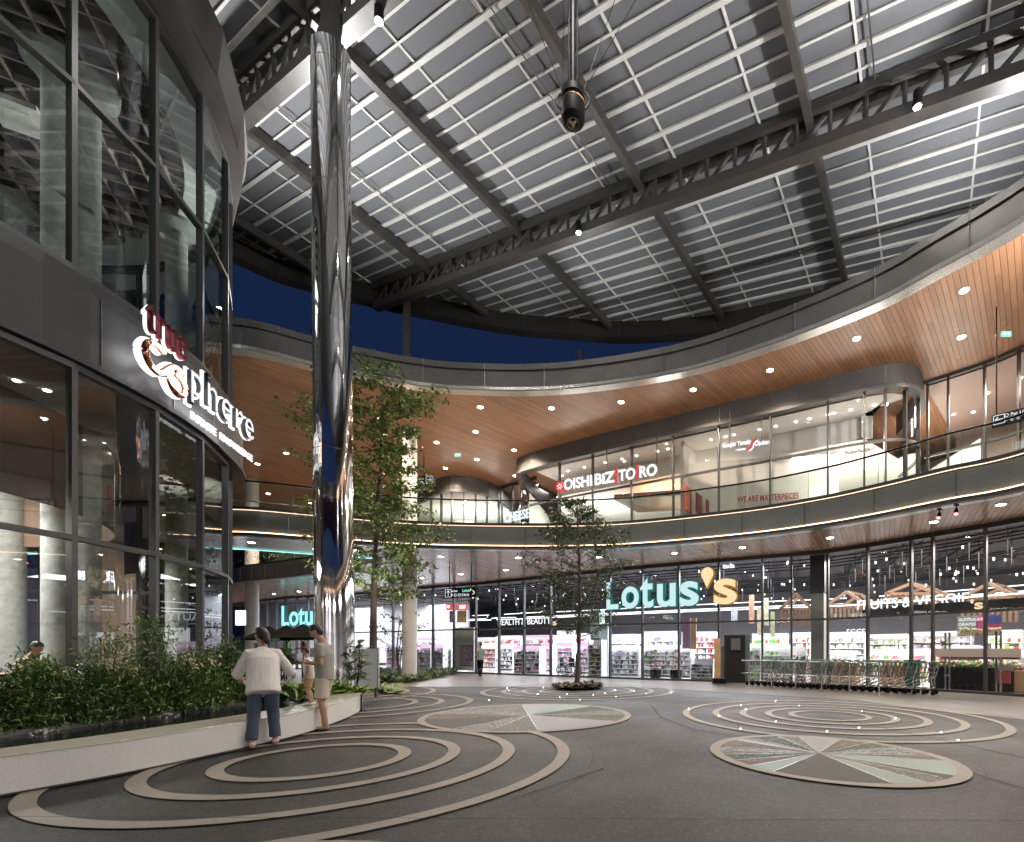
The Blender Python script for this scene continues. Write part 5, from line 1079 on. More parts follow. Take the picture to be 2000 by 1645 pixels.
# hanging fruit poster
r, c_, D_2, z0, z1 = inbox(1870, 1956, 1202, 1242, 2.2, mat('poster_pink', (.55, .12, .28), .5, ns=1.5, na=.2), .03, 'hanging_poster', 'pink grapes poster with a blue flag corner hanging inside the entrance', 'poster', None, 'sheet')
inbox(1870, 1906, 1204, 1241, 2.14, mat('poster_greenish', (.28, .34, .3), .5), .02, part='green_field', parent=r); inbox(1930, 1956, 1201, 1218, 2.14, mat('flag_blue', (.06, .08, .28), .5), .02, part='flag', parent=r)
p0, d0, n0 = clos(1872, 2.05); q = p0 + n0 * 2.05; fitsign(r, 'AUSTRALIAN', 1872, 1922, 1214, 1208, q.y, d0, M['signw2'], None, .02, nm='upper_words'); fitsign(r, 'GRAPES', 1872, 1906, 1223, 1217, q.y, d0, M['signw2'], None, .02, nm='lower_words')
b = MB(); rr_ = random.Random(5)
for k in range(60):
    x = rr_.uniform(1875, 1955); q2 = Vector((q.x, q.y)) ; k2 = (x - CX) / F; t = (k2 * q.y - q.x) / (d0.x - k2 * d0.y); w_ = q2 + d0 * t - n0 * .02; b.ball((w_.x, w_.y, CH + (HY - rr_.uniform(1228, 1240)) / F * w_.y), .055, 6, 4)
b.build('grapes_print', mat('pale_grapes', (.5, .45, .3), .4), r)
# black fruit table with produce
p0, d0, n0 = clos(1872, 1.3); c0 = p0 + n0 * 1.6; r = empty('fruit_table', (c0.x, c0.y, 0), math.atan2(d0.y, d0.x), label='long black-fronted fruit table heaped with produce behind the entrance doors', cat='table')
b = MB(); b.box((0, 0, .38), (2.3, .9, .76)); b.build('body', M['black'], r, local=True); b = MB(); rr_ = random.Random(3)
for k in range(260): b.cm = rr_.choice([5, 6, 9, 0, 5, 8]); b.ball((rr_.uniform(-1.1, 1.1), rr_.uniform(-.4, .3), .8 + rr_.uniform(0, .14)), rr_.uniform(.035, .06), 6, 4)
tag(b.build('fruit', Gm, r, local=True), kind='stuff'); b = MB(); b.box((0, .6, 1.12), (2.2, .3, .2)); b.build('purple_edge', mat('aubergine_trim', (.16, .04, .12), .5), r, local=True)
for i, (x, off, lab) in enumerate(((1960, 1.6, 'cardboard bin of produce at the right edge of the entrance'), (1700, 2.2, 'fruit bin beyond the right trolleys'), (1622, 1.8, 'low fruit bin right of the broad pillar'), (1600, 2.6, 'fruit bin just behind the broad pillar'))):
    p0, d0, n0 = clos(x, off); c0 = p0 + n0 * off; r = empty('produce_bin', (c0.x, c0.y, 0), math.atan2(d0.y, d0.x), label=lab, cat='bin', group='produce bins'); b = MB(); b.box((0, 0, .35), (.9, .7, .7)); b.build('bin', M['wood_l'] if i != 3 else M['black'], r, local=True, bevel=.02)
    b = MB(); rr_ = random.Random(9 + i)
    for k in range(70): b.cm = rr_.choice([5, 6, 9, 2, 8]); b.ball((rr_.uniform(-.4, .4), rr_.uniform(-.3, .3), .72 + rr_.uniform(0, .12)), rr_.uniform(.04, .07), 6, 4)
    tag(b.build('fruit', Gm, r, local=True), kind='stuff')
inbox(1948, 1974, 1312, 1335, .5, mat('red_board', (.55, .08, .08), .5), .03, 'small_board', 'small red board with a white crest standing inside the right door', 'board'); inbox(1950, 1980, 1312 - 14, 1311, .55, mat('white_board', (.5, .42, .38), .5), .03, 'small_board', 'small white board above the red one inside the right door', 'board')
# tiered trees of goods
for i, x in enumerate((1264, 1306)):
    p0, d0, n0 = clos(x, .8); c0 = p0 + n0 * .9; r = empty('tiered_display', (c0.x, c0.y, 0), label=('left' if i == 0 else 'right') + ' one of two round tiered displays on black tubs behind the glass', cat='display stand', group='round tiered displays')
    b = MB(); b.lathe((0, 0, 0), [(.24, 0), (.28, .42), (.25, .42)], 20); b.build('tub', M['black'], r, local=True)
    for k, (rr, z) in enumerate(((.27, .5), (.21, .72), (.15, .92), (.09, 1.1))): b = MB(); b.lathe((0, 0, 0), [(rr, z), (rr, z + .03), (0.0, z + .035)], 20); b.build('tier', M['shelfw'], r, local=True)
    b = MB(); b.tube((0, 0, .4), (0, 0, 1.3), .03); b.build('stem', M['wood_l'], r, local=True); b = MB(); b.lathe((0, 0, 0), [(.10, 1.2), (.07, 1.36), (0, 1.38)], 14); b.build('cap', mat('ochre_cap', (.4, .3, .12), .5), r, local=True)
    b = MB(); rr_ = random.Random(i)
    for rr, z in ((.24, .53), (.18, .75), (.12, .95)):
        for k in range(14): a = k * math.pi / 7; b.cm = rr_.choice([0, 1, 3, 9]); b.box((rr * math.cos(a), rr * math.sin(a), z + .05), (.05, .05, .1))
    tag(b.build('goods', Gm, r, local=True), kind='stuff')
# linear lamps and lamps of the store
b = MB()
for x in range(700, 2000, 44):
    p0, d0, n0 = clos(x, 0)
    for o, z in ((3.0, 3.25), (6.0, 3.6), (9.5, 4.2)):
        q = p0 + n0 * o; b.bar((q.x - d0.x * .8, q.y - d0.y * .8, z), (q.x + d0.x * .9, q.y + d0.y * .9, z), .07, .04)
tag(b.build('store_linear_lamps', M['tube'], mall), kind='stuff')
b = MB(); rr_ = random.Random(8)
for x in range(700, 2000, 26):
    p0, d0, n0 = clos(x, 0)
    for k in range(3): o = rr_.uniform(1.0, 12); q = p0 + n0 * o; z = rr_.uniform(3.9, 5.4); b.lathe((q.x, q.y, z), [(.035, 0), (.035, .10)], 8)
tag(b.build('store_spot_lamps', emis('store_spot', (1, .96, .92), 1.2), mall), kind='stuff')
for x, pw_ in ((520, 260), (700, 320), (830, 360), (960, 400), (1090, 420), (1230, 420), (1370, 380), (1500, 360), (1620, 330), (1740, 300), (1850, 280), (1960, 260)):
    p0, d0, n0 = clos(x, 0); q = p0 + n0 * 2.6; warm = x > 1550; area('store_light', (q.x, q.y, 4.9), pw_ * .42, 2.4, 3.0, (1, .9, .82) if warm else (.90, .92, 1)); q = p0 + n0 * 7.5
    area('store_light', (q.x, q.y, 5.1), pw_ * .55, 3, 3, (1, .93, .86) if warm else (.88, .9, 1))
# door frame parts at the entrance
b = MB()
for x in (1838, 1846, 1936, 1945): p0, d0, n0 = clos(x, .35); q = p0 + n0 * .4; b.box((q.x, q.y, .95), (.05, .05, 1.9), math.atan2(d0.y, d0.x))
for z in (.5, 1.1, 1.5): p0, d0, n0 = clos(1842, .4); q = p0 + n0 * .4; b.bar((q.x - d0.x * .1, q.y - d0.y * .1, z), (q.x + d0.x * .1, q.y + d0.y * .1, z), .04, .04)
tag(b.build('security_gate', M['alu_l']), 'pale metal uprights just inside the glass entrance doors', 'security gate')
b = MB(); a_ = at_px(SF, 1826)[0]; e_ = at_px(SF, 1922)[0]; n_ = clos(1870, 0)[2] * .03; b.bar((a_.x - n_.x, a_.y - n_.y, 1.25), (e_.x - n_.x, e_.y - n_.y, 1.25), .008, .26); e2 = at_px(SF, 1995)[0]; a2 = at_px(SF, 1928)[0]; b.bar((a2.x - n_.x, a2.y - n_.y, 1.25), (e2.x - n_.x, e2.y - n_.y, 1.25), .008, .26); b.build('door_frosted_band', mat('frosted_band', (.42, .38, .35), .6), sfw)
# wheelchairs
def wheelchair():
    r = empty('wheelchair', (0, 0, 0), label='folded black wheelchair', cat='wheelchair', group='wheelchairs behind the glass')
    for s in (-1, 1):
        b = MB(); b.path([(s * .28, .3 * math.cos(2 * math.pi * k / 24), .31 + .3 * math.sin(2 * math.pi * k / 24)) for k in range(25)], .02, 6); w = b.build('wheel', M['black'], r, local=True)
        b = MB()
        for k in range(8): a = k * math.pi / 4; b.tube((s * .28, 0, .31), (s * .28, .29 * math.cos(a), .31 + .29 * math.sin(a)), .005, n=4)
        b.build('spokes', M['alu_l'], w, local=True); b = MB(); b.path([(s * .25, -.42 + .09 * math.cos(2 * math.pi * k / 12), .1 + .09 * math.sin(2 * math.pi * k / 12)) for k in range(13)], .02, 6); b.build('front_wheel', M['black'], r, local=True)
        b = MB(); b.path([(s * .24, .22, .95), (s * .24, .12, .88), (s * .24, .1, .5), (s * .24, -.3, .48), (s * .24, -.42, .12)], .014, 6); b.tube((s * .24, .1, .7), (s * .24, -.22, .7), .02); b.build('side_frame', M['alu_l'], r, local=True)
    b = MB(); b.box((0, -.1, .5), (.46, .42, .04)); b.build('seat', M['black'], r, local=True); b = MB(); b.box((0, .11, .72), (.46, .03, .4)); b.build('backrest', M['black'], r, local=True); return r
w0 = wheelchair(); p0, d0, n0 = clos(1082, .5); q = p0 + n0 * .8; w0.location = (q.x, q.y, 0); w0.rotation_euler = (0, 0, 1.3); w0['label'] = 'black wheelchair with its large wheel seen from the side'
q = q + d0 * .62; dup(w0, (q.x, q.y, 0), 1.0, label='second wheelchair, crowded with chrome tubes, right of the first')
# ================================================================ trolleys and their rails
def trolley():
    r = empty('shopping_trolley', (0, 0, 0), cat='shopping trolley', group='row of nested shopping trolleys')
    wire = M['trol']; b = MB()      # local x is the push direction
    for z, (x0, x1, w) in ((.52, (-.32, .42, .19)), (.66, (-.35, .44, .215)), (.80, (-.38, .46, .235)), (.95, (-.42, .48, .26))): b.path([(x0, -w - .03, z), (x1, -w + .03, z), (x1, w - .03, z), (x0, w + .03, z), (x0, -w - .03, z)], .009, 4)
    for k in range(9):
        t = k / 8
        for s in (-1, 1): b.tube((lerp(-.32, .42, t), s * lerp(.22, .16, t), .52), (lerp(-.42, .48, t), s * lerp(.29, .23, t), .95), .006, n=4)
    for k in range(6): y = lerp(-.17, .17, k / 5); b.tube((-.32, y, .52), (.42, y, .52), .006, n=4); b.tube((.42, y, .52), (.48, y * 1.3, .95), .006, n=4)
    b.build('basket', wire, r, local=True)
    b = MB(); b.tube((-.55, -.27, 1.0), (-.55, .27, 1.0), .018, n=8); b.tube((-.53, -.27, .97), (-.40, -.27, .95), .02, n=6); b.tube((-.53, .27, .97), (-.40, .27, .95), .02, n=6); b.build('handle', M['trolg'], r, local=True)
    b = MB(); b.path([(-.42, -.27, .93), (-.42, -.27, .95), (.48, -.235, .95), (.48, .235, .95), (-.42, .27, .95)], .011, 5); b.build('top_rim', M['trolg'], r, local=True)
    b = MB()
    for s in (-1, 1): b.path([(-.44, s * .25, .93), (-.30, s * .24, .42), (-.34, s * .25, .19), (.44, s * .17, .17)], .014, 6); b.tube((-.3, s * .22, .5), (.30, s * .17, .2), .013, n=6)
    b.tube((-.3, -.22, .3), (-.3, .22, .3), .012, n=6); b.build('chassis', M['alu_l'], r, local=True)
    for x, y in ((-.34, -.25), (-.34, .25), (.44, -.17), (.44, .17)): b = MB(); b.tube((x, y - .018, .062), (x, y + .018, .062), .06, n=14); b.box((x, y, .14), (.05, .05, .06)); b.build('castor', M['black'], r, local=True)
    return r
M['trol'] = mat('trolley_wire', (.16, .19, .18), .4, .4); M['trolg'] = mat('trolley_green', (.02, .12, .09), .4)
t0 = trolley(); ta, tb = PZ(1478, 1341, 0), PZ(1800, 1358.5, 0); off_ = Vector((.25, .42, 0)); Dt = (tb - ta).normalized(); ta += off_; tb += off_; an = math.atan2(Dt.y, Dt.x); n = 23; Lt = (tb - ta).length
nm_ = ['leftmost', 'second', 'third', 'fourth', 'fifth', 'sixth', 'seventh', 'eighth', 'ninth', 'tenth', 'eleventh', 'twelfth']
for k in range(n):
    q = ta + Dt * (Lt * k / (n - 1)); lab = (f'{nm_[k]} of the nested shopping trolleys counted from the left end' if k < 12 else f'{nm_[n - 1 - k]} of the nested shopping trolleys counted from the right end' if k < n - 1 else 'rightmost shopping trolley with its whole wire basket showing')
    if k == 0: t0.location = q; t0.rotation_euler = (0, 0, an + math.pi); t0['label'] = lab
    else: dup(t0, q + Vector((0, 0, 0)), an + math.pi, label=lab)
# rail in front
rl = empty('trolley_rail', PZ(1590, 1351, 0), label='long stainless rail with posts fencing the shopping trolleys', cat='railing')
posts = [PZ(x, y, 0) for x, y in ((1463, 1342), (1507, 1345), (1554, 1349), (1605, 1352), (1659, 1354.5), (1717, 1358))]; ss = mat('stainless_steel', (.62, .6, .57), .22, 1.)
for p in posts: b = MB(); b.tube(p, p + Vector((0, 0, .94)), .021, n=10); b.lathe(p, [(.05, 0), (.05, .01), (.02, .015)], 14); b.build('post', ss, rl, smooth='auto')
b = MB(); e = posts[0] - Vector((.25, -.1, 0)); b.path([e + Vector((0, 0, .95))] + [p + Vector((0, 0, .95)) for p in posts[:-1]] + [posts[-1] + Vector((-.06, .02, .95)), posts[-1] + Vector((0, 0, .90))], .022, 10); b.build('top_rail', ss, rl, smooth=True)
b = MB(); b.path([e + Vector((0, 0, .5))] + [p + Vector((0, 0, .5)) for p in posts], .018, 8); b.build('middle_rail', ss, rl, smooth=True)
# stack of green baskets by the door
p0, d0, n0 = clos(1802, 0); q = p0 - n0 * .45 - d0 * .15; r = empty('basket_stack', (q.x, q.y, 0), math.atan2(d0.y, d0.x), label='stack of dark green hand baskets on a chrome trolley by the entrance', cat='basket stack')
for k in range(10): b = MB(); b.lathe((0, 0, .16 + .085 * k), [(.24, 0), (.27, .09), (.255, .09)], 4, Matrix.Rotation(math.pi / 4, 3, 'Z')); b.build('basket', M['trolg'], r, local=True)
b = MB(); b.path([(-.25, -.2, .12), (.3, -.2, .12), (.36, -.2, .02)], .014, 6); b.path([(-.25, .2, .12), (.3, .2, .12), (.36, .2, .02)], .014, 6); b.build('base', M['alu_l'], r, local=True)

for x, y in ((17, 0), (10, -15), (-3, -18.5), (-13, -17.5)): area('store_light', (x, y, 4.9), 900, 5, 5, (1, .94, .9))

area('store_light', (-26, 41, 5.0), 500, 8, 4, (.95, .95, 1)); area('store_light', (-18, 38, 5.0), 400, 6, 4, (.95, .95, 1))
# ================================================================ glowing sign on the round building
SO = Vector((-8.78, 9.02, 0)); SD = Vector((-.202, .979, 0)).normalized(); SN = SD.cross(Vector((0, 0, 1)))
def su(x): k = (x - CX) / F; return (k * SO.y - SO.x) / (SD.x - k * SD.y)
ts = empty('pavilion_sign', (SO.x, SO.y, 6.4), label='white-haloed metal name sign reading true sphere on the band of the round glass building', cat='sign')
M['halo'] = emis('white_halo', (1, 1, 1), .7); M['dkface'] = mat('dark_mirror_letters', (.045, .045, .05), .18, .8); M['redface'] = mat('dark_red_letters', (.16, .02, .03), .3, .5); M['copper'] = mat('copper_mirror', (.50, .22, .14), .14, 1.)
def word(s, x0, x1, z0, z1, face, halo=.03, nm='letters'):
    a, e = su(x0), su(x1)
    fitline(s, SO, SD, a - halo, e + halo, z0 - halo, z1 + halo, .05, .05, gap=1.14, push=.0).build(nm + '_halo', M['halo'], ts)
    fitline(s, SO, SD, a, e, z0, z1, .10, -.004, gap=1.14, push=.06).build(nm, face, ts)
word('true', 280, 354, 7.28, 7.80, M['redface'], .022, 'upper_word')
word('phere', 362, 486, 6.5, 7.45, M['dkface'], .03, 'main_word')
fitline('INFINITE', SO, SD, su(371), su(420), 6.24, 6.40, .04, .0, push=.02).build('small_word', M['signw'], ts); fitline('KNOWLEDGE', SO, SD, su(428), su(491), 6.24, 6.40, .04, .0, push=.02).build('small_word', M['signw'], ts)
def ribbon(pts, w, m, push, nm, th=.05):
    b = MB(); q = []
    for x, z in pts: p = SO + SD * x + SN * push; q.append(Vector((p.x, p.y, z)))
    b.path(q, w, 10); return b.build(nm, m, ts, smooth=True)
x0, x1 = su(278), su(356); Lx = x1 - x0
loop = [(.44, .94), (.30, 1.0), (.14, .94), (.03, .76), (.0, .55), (.06, .34), (.18, .22), (.32, .22), (.44, .36), (.55, .55), (.68, .74), (.80, .80), (.93, .74)]
loop2 = [(.58, .30), (.66, .10), (.78, .0), (.92, .06), (1.0, .24), (.98, .44), (.88, .56), (.74, .60)]
for lp, nm in ((loop, 'loop'), (loop2, 'tail')):
    pts = [(x0 + u * Lx, lerp(6.52, 7.16, v)) for u, v in lp]; pts = [(p.x, p.y) for p in smoothc(pts, 4)]
    ribbon(pts, .085, M['halo'], -.05, nm + '_halo'); ribbon(pts, .062, M['copper'], .04, nm)
b = MB(); p = SO + SD * su(360) - SN * .09; q = SO + SD * su(488) - SN * .09; b.bar((p.x, p.y, 6.9), (q.x, q.y, 6.9), .05, .05); b.build('mounting_bar', M['steel_d'], ts)
area('sign_glow', SO + SD * 1.9 + SN * .12 + Vector((0, 0, 6.9)), 35, 3.6, .7, (1, 1, 1), d=-SN)

# ================================================================ planter bench with water channel
ZB = .365
out = [v2(PZ(x, y, 0)) for x, y in ((-260, 1606), (0, 1557), (259, 1509.5), (518, 1453.5), (595, 1434), (655, 1413), (694, 1396), (707, 1386))]
out = smoothc(out, 8); tip_ = [v2(PZ(708, 1356.5, ZB)), v2(PZ(700, 1352.5, ZB)), v2(PZ(686, 1351.5, ZB))]
inn = smoothc([v2(PZ(x, y, ZB)) for x, y in ((-260, 1496), (0, 1462), (245, 1429), (469, 1396), (560, 1381), (606, 1370), (640, 1359), (668, 1353))], 8)
bench = empty('planter_bench', (out[20].x, out[20].y, 0), label='long low curved pale terrazzo bench wall edging the hedge and water channel', cat='bench')
poly = list(out) + smoothc([out[-1]] + tip_ + [inn[-1]], 4)[1:-1] + list(reversed(inn))
b = MB(); b.prism(poly, .022, ZB - .012); b.build('body', M['terrazzo'], bench)
b = MB(); b.prism(poly, ZB - .011, ZB); b.build('seat_top', M['terrtop'], bench)
b = MB(); kick = offs(list(out), .015) + [p + Vector((-.02, 0)) for p in tip_] + list(reversed(inn)); b.prism(kick, .0, .025); b.build('plinth', M['alu_d'], bench)
for k, (s, nm) in enumerate(((0, ''),)):
    ed = offs(list(out), .0); b = MB(); b.path([(p.x, p.y, ZB - .002) for p in ed] + [(p.x, p.y, ZB - .002) for p in tip_], .007, 6); b.build('edge_bead', M['terrtop'], bench)
curb = smoothc([v2(PZ(x, y, .33)) for x, y in ((-260, 1460), (0, 1429), (200, 1405), (455, 1371.5), (530, 1363), (560, 1362))], 8)
w_ = MB(); w_.sheet(list(inn) + list(reversed(curb)), .27)
wm = mat('channel_water', (.012, .016, .016), .05, bump=.35, bs=9, spec=.8); structure(w_, 'water', wm)
b = MB(); b.sweep(curb, [(-.09, .2), (-.09, .33), (.03, .33), (.03, .2)], closed=True); tag(b.build('stone_kerb', M['conc']), 'narrow rough stone kerb between the water channel and the hedge', 'kerb')
b = MB(); rr_ = random.Random(4); n = 0
for p, d in resample(list(inn), .045):
    n_ = Vector((-d.y, d.x))
    for k in range(3):
        q = p + n_ * rr_.uniform(.03, .17); b.ball((q.x, q.y, .30 + rr_.uniform(0, .02)), (rr_.uniform(.02, .035), rr_.uniform(.02, .035), rr_.uniform(.012, .02)), 6, 4)
tag(b.build('pebbles', mat('dark_pebbles', (.055, .045, .038), .35, ns=9, na=.8)), kind='stuff')
# bubbling jets
foam = mat('water_foam', (.55, .55, .52), .4, ns=12, na=.1, trans=.3)
for i, (x, y) in enumerate(((85, 1432), (223, 1411), (326, 1400), (411, 1386))):
    p = PZ(x, y, .27); b = MB(); rr_ = random.Random(i)
    for k in range(46): a = rr_.uniform(0, 6.28); r_ = abs(rr_.gauss(0, .07)); b.ball(p + Vector((r_ * math.cos(a) * 1.2, r_ * math.sin(a) * 1.2, max(0, .05 - r_ * .35))), rr_.uniform(.008, .022), 6, 4)
    tag(b.build('water_jet', foam, smooth=True), ('leftmost', 'second', 'third', 'rightmost')[i] + ' low bubbling jet in the dark water channel', 'water jet', 'bubbling jets')
s_ = MB(); s_.sheet(list(curb) + [v2((-9.6, 12.6)), v2((-10.2, 14)), v2((-12, 15)), v2((-22, 8)), v2((-18, 0))], .30); structure(s_, 'planting_soil', M['soil'])
s_ = MB(); s_.sheet([curb[-1]] + list(reversed(inn))[:20] + [tip_[-1], v2((-7.3, 13.4)), v2((-9.6, 12.6))], .298); structure(s_, 'planting_bed', M['soil'])
# ================================================================ plants
def leaves(name, pts, parent, mats, L=(.06, .1), Wd=.35, droop=.3, flat=.5, seed=1, per=1, spread=.0, fold=True):
    """many small pointed leaves, one at each given point; pts (n,3) world"""
    g = np.random.default_rng(seed); P0 = np.repeat(np.asarray(pts, float), per, 0); n = len(P0)
    if spread: P0 = P0 + g.normal(0, spread, (n, 3))
    az = g.uniform(0, 2 * np.pi, n); el = g.normal(-droop, flat, n); ln = g.uniform(*L, n)
    d = np.stack([np.cos(az) * np.cos(el), np.sin(az) * np.cos(el), np.sin(el)], 1)
    s = np.stack([-np.sin(az), np.cos(az), g.normal(0, .5, n)], 1); s /= np.linalg.norm(s, axis=1)[:, None]
    a = P0; c = P0 + d * ln[:, None]; m = P0 + d * (ln * .45)[:, None]; w = (ln * Wd)[:, None] * s; up = np.cross(d, s); up *= (ln * .1)[:, None]
    V = np.stack([a, m - w / 2 + up, c, m + w / 2 + up], 1).reshape(-1, 3)
    off = np.zeros(3); q = parent
    while q is not None: off += np.array(q.location); q = q.parent
    V -= off
    me = bpy.data.meshes.new(name); idx = np.arange(n) * 4
    Fc = np.concatenate([np.stack([idx, idx + 1, idx + 2], 1), np.stack([idx, idx + 2, idx + 3], 1)])
    me.vertices.add(len(V)); me.vertices.foreach_set('co', V.ravel()); me.loops.add(len(Fc) * 3); me.loops.foreach_set('vertex_index', Fc.ravel().astype(np.int32))
    me.polygons.add(len(Fc)); me.polygons.foreach_set('loop_start', (np.arange(len(Fc)) * 3).astype(np.int32)); me.polygons.foreach_set('loop_total', np.full(len(Fc), 3, np.int32))
    for m_ in mats: me.materials.append(m_)
    mi = g.integers(0, len(mats), n); me.polygons.foreach_set('material_index', np.concatenate([mi, mi]).astype(np.int32)); me.update(calc_edges=True); me.validate()
    o = bpy.data.objects.new(name, me); COL.objects.link(o); o.parent = parent; return o
def tree(name, base, label, H, r0, prof, nb, twigs, leafn, L, mats, seed, lean=(0, 0), bias=None, zlow=2., up=.35, stems=1, cat='tree', group=None, crook=.05, drop=.3, lw=.4, spread=.12):
    r_ = random.Random(seed); root = empty(name, base, label=label, cat=cat, group=group); tr = MB(); br = MB(); pts = []; base = Vector(base)
    def stem(off, hh, rr):
        o = []; q = base.copy()
        for k in range(13): t = k / 12; o.append(base + Vector((off[0] * t + crook * math.sin(3.1 * t * 2 + seed), off[1] * t + crook * math.cos(2.7 * t * 2), hh * t)))
        tr.path(o, [rr * (1 - .85 * k / 12) + .006 for k in range(13)], 8); return o
    st_ = [stem((lean[0] + r_.uniform(-.5, .5) * (s > 0), lean[1] + r_.uniform(-.5, .5) * (s > 0)), H * (1 if s == 0 else r_.uniform(.75, .92)), r0 * (1 if s == 0 else .7)) for s in range(stems)]
    for k in range(nb):
        z = lerp(zlow, H * .97, (k + r_.random()) / nb); S = r_.choice(st_); t = min(.999, z / max(.1, S[-1].z - base.z)); j = int(t * 12); p = S[j].lerp(S[min(12, j + 1)], t * 12 - j)
        az = k * 2.4 + r_.uniform(-.5, .5); R_ = prof(z) * r_.uniform(.65, 1.08)
        if bias: R_ *= bias(z, az)
        e = p + Vector((R_ * math.cos(az), R_ * math.sin(az), R_ * up * r_.uniform(.6, 1.3))); m1 = p.lerp(e, .5) + Vector((r_.uniform(-.1, .1), r_.uniform(-.1, .1), -.04 * R_)) * 1.
        bt = max(.012, r0 * .28 * (1 - z / H * .7)); br.path([p, p.lerp(m1, .5), m1, m1.lerp(e, .55), e], [bt, bt * .8, bt * .6, bt * .4, .005], 5)
        for s in range(twigs):
            t = .3 + .7 * (s + r_.random()) / twigs; a = p.lerp(e, t); aa = az + r_.choice((-1, 1)) * r_.uniform(.4, 1.3); ll = R_ * r_.uniform(.14, .34); f = a + Vector((ll * math.cos(aa), ll * math.sin(aa), ll * r_.uniform(-.1, .55))); br.tube(a, f, .007, .003, 4, False)
            for _ in range(leafn): u = r_.random() ** .6; g = a.lerp(f, u * 1.1); pts.append((g.x + r_.gauss(0, spread), g.y + r_.gauss(0, spread), g.z + r_.gauss(0, spread * .6)))
    tr.build('trunk', M['bark'], root, smooth='auto'); br.build('branches', M['bark'], root)
    leaves('crown', pts, root, mats, L, lw, drop, .45, seed); return root
# slender tree behind the pillar
P1 = PZ(727, 1349, 0)
def prof1(z): return float(np.interp(z, [2.4, 3.6, 5, 6.5, 8, 9.2, 10.2, 10.8], [1.0, 1.9, 2.1, 1.7, 1.6, 2.0, 1.2, .4]))
def bias1(z, a): return (1.75 if math.cos(a) < -.3 else .8) if 6.6 < z < 8.3 else 1.0
tree('slender_tree', P1, 'tall slender bright green tree growing right behind the mirror pillar', 10.5, .13, prof1, 74, 8, 17, (.12, .21), [M['leafA'], M['leafA'], M['leafB']], 3, lean=(.25, .2), bias=bias1, zlow=3.0, stems=2, up=.28, spread=.13, lw=.5)
P2 = PZ(1130, 1344, 0)
def prof2(z): return float(np.interp(z, [1.9, 2.6, 3.6, 4.6, 5.6, 6.6, 7.3], [1.1, 1.75, 1.95, 1.7, 1.05, .3, .2]))
tree('plaza_tree', P2, 'small dark-leaved tree standing alone in a round bed before the glass front', 6.7, .09, prof2, 54, 8, 19, (.09, .15), [M['leafC'], M['leafC'], M['leafB']], 11, zlow=1.7, up=.55, spread=.09)
P3 = PZ(778, 1326, 0)
tree('open_shrub', P3, 'sparse dark round-leaved shrub tree with thin stems beside the pale column', 2.9, .05, lambda z: float(np.interp(z, [.8, 1.8, 2.8], [.6, 1.5, .9])), 16, 5, 8, (.10, .16), [M['leafC'], M['leafB']], 21, zlow=.9, up=.5, stems=3, cat='shrub', lw=.6)
# soft garden spots at the feet of the trees
for p, q, pw in ((P1 + Vector((.9, -1.2, .15)), P1 + Vector((0, 0, 7)), 420), (P1 + Vector((-1.2, -.9, .3)), P1 + Vector((-.8, 0, 8.5)), 420), (P2 + Vector((.5, -.4, .3)), P2 + Vector((0, 0, 4)), 22)):
    r = empty('garden_spotlight', p, label='small black garden spotlight aimed up into the ' + ('small dark tree' if pw < 100 else 'slender tree, ' + ('right' if p.x > P1.x else 'left') + ' of its trunk'), cat='spotlight', group='garden spotlights'); b = MB(); d = (Vector(q) - p).normalized(); b.tube(p - d * .1, p, .04, n=10); b.tube((p.x, p.y, 0), p - d * .05, .01, n=6); b.build('housing', M['black'], r)
    spot('garden_beam', p + d * .02, pw, (1, .93, .8), 46, .8, d, .04)
# round bed of bronze leaves
def rosettes(name, label, spots_, mats, L, seed, n=12, cat='plant', wd=.35, upr=.9):
    root = empty(name, spots_[0], label=label, cat=cat); g = random.Random(seed); b = MB()
    for p in spots_:
        b.cm = g.randrange(len(mats)); k0 = g.uniform(0, 6)
        for k in range(n):
            a = k0 + k * 2.4; l = g.uniform(*L); e = upr * g.uniform(.35, 1.2); d = Vector((math.cos(a) * math.cos(e), math.sin(a) * math.cos(e), math.sin(e))); s = Vector((-math.sin(a), math.cos(a), 0)) * l * wd / 2; p = Vector(p)
            m1 = p + d * l * .5; e2 = p + d * l + Vector((0, 0, -l * .18)); upv = s.cross(d).normalized() * l * -.06
            b.add([p - s * .25, p + s * .25, m1 + s + Vector((0, 0, .0)), m1 + upv, m1 - s, e2], [(0, 1, 3), (1, 2, 3), (0, 3, 4), (2, 5, 3), (4, 3, 5)])
    b.build('leaves', mats, root); return root
rg = random.Random(2); sp = []
for k in range(120): a = rg.uniform(0, 6.28); r_ = .82 * math.sqrt(rg.random()); sp.append((P2.x + r_ * math.cos(a), P2.y - .0 + r_ * math.sin(a), .02))
rosettes('bronze_bed', 'round bed of bronze and grey-pink rosettes at the foot of the small tree', sp, [mat('bronze_leaf', (.16, .085, .06), .5, ns=4, na=.3), mat('pinkish_leaf', (.28, .19, .15), .5, ns=4, na=.2), M['leafC']], (.18, .32), 4, 10, 'flower bed', .5)
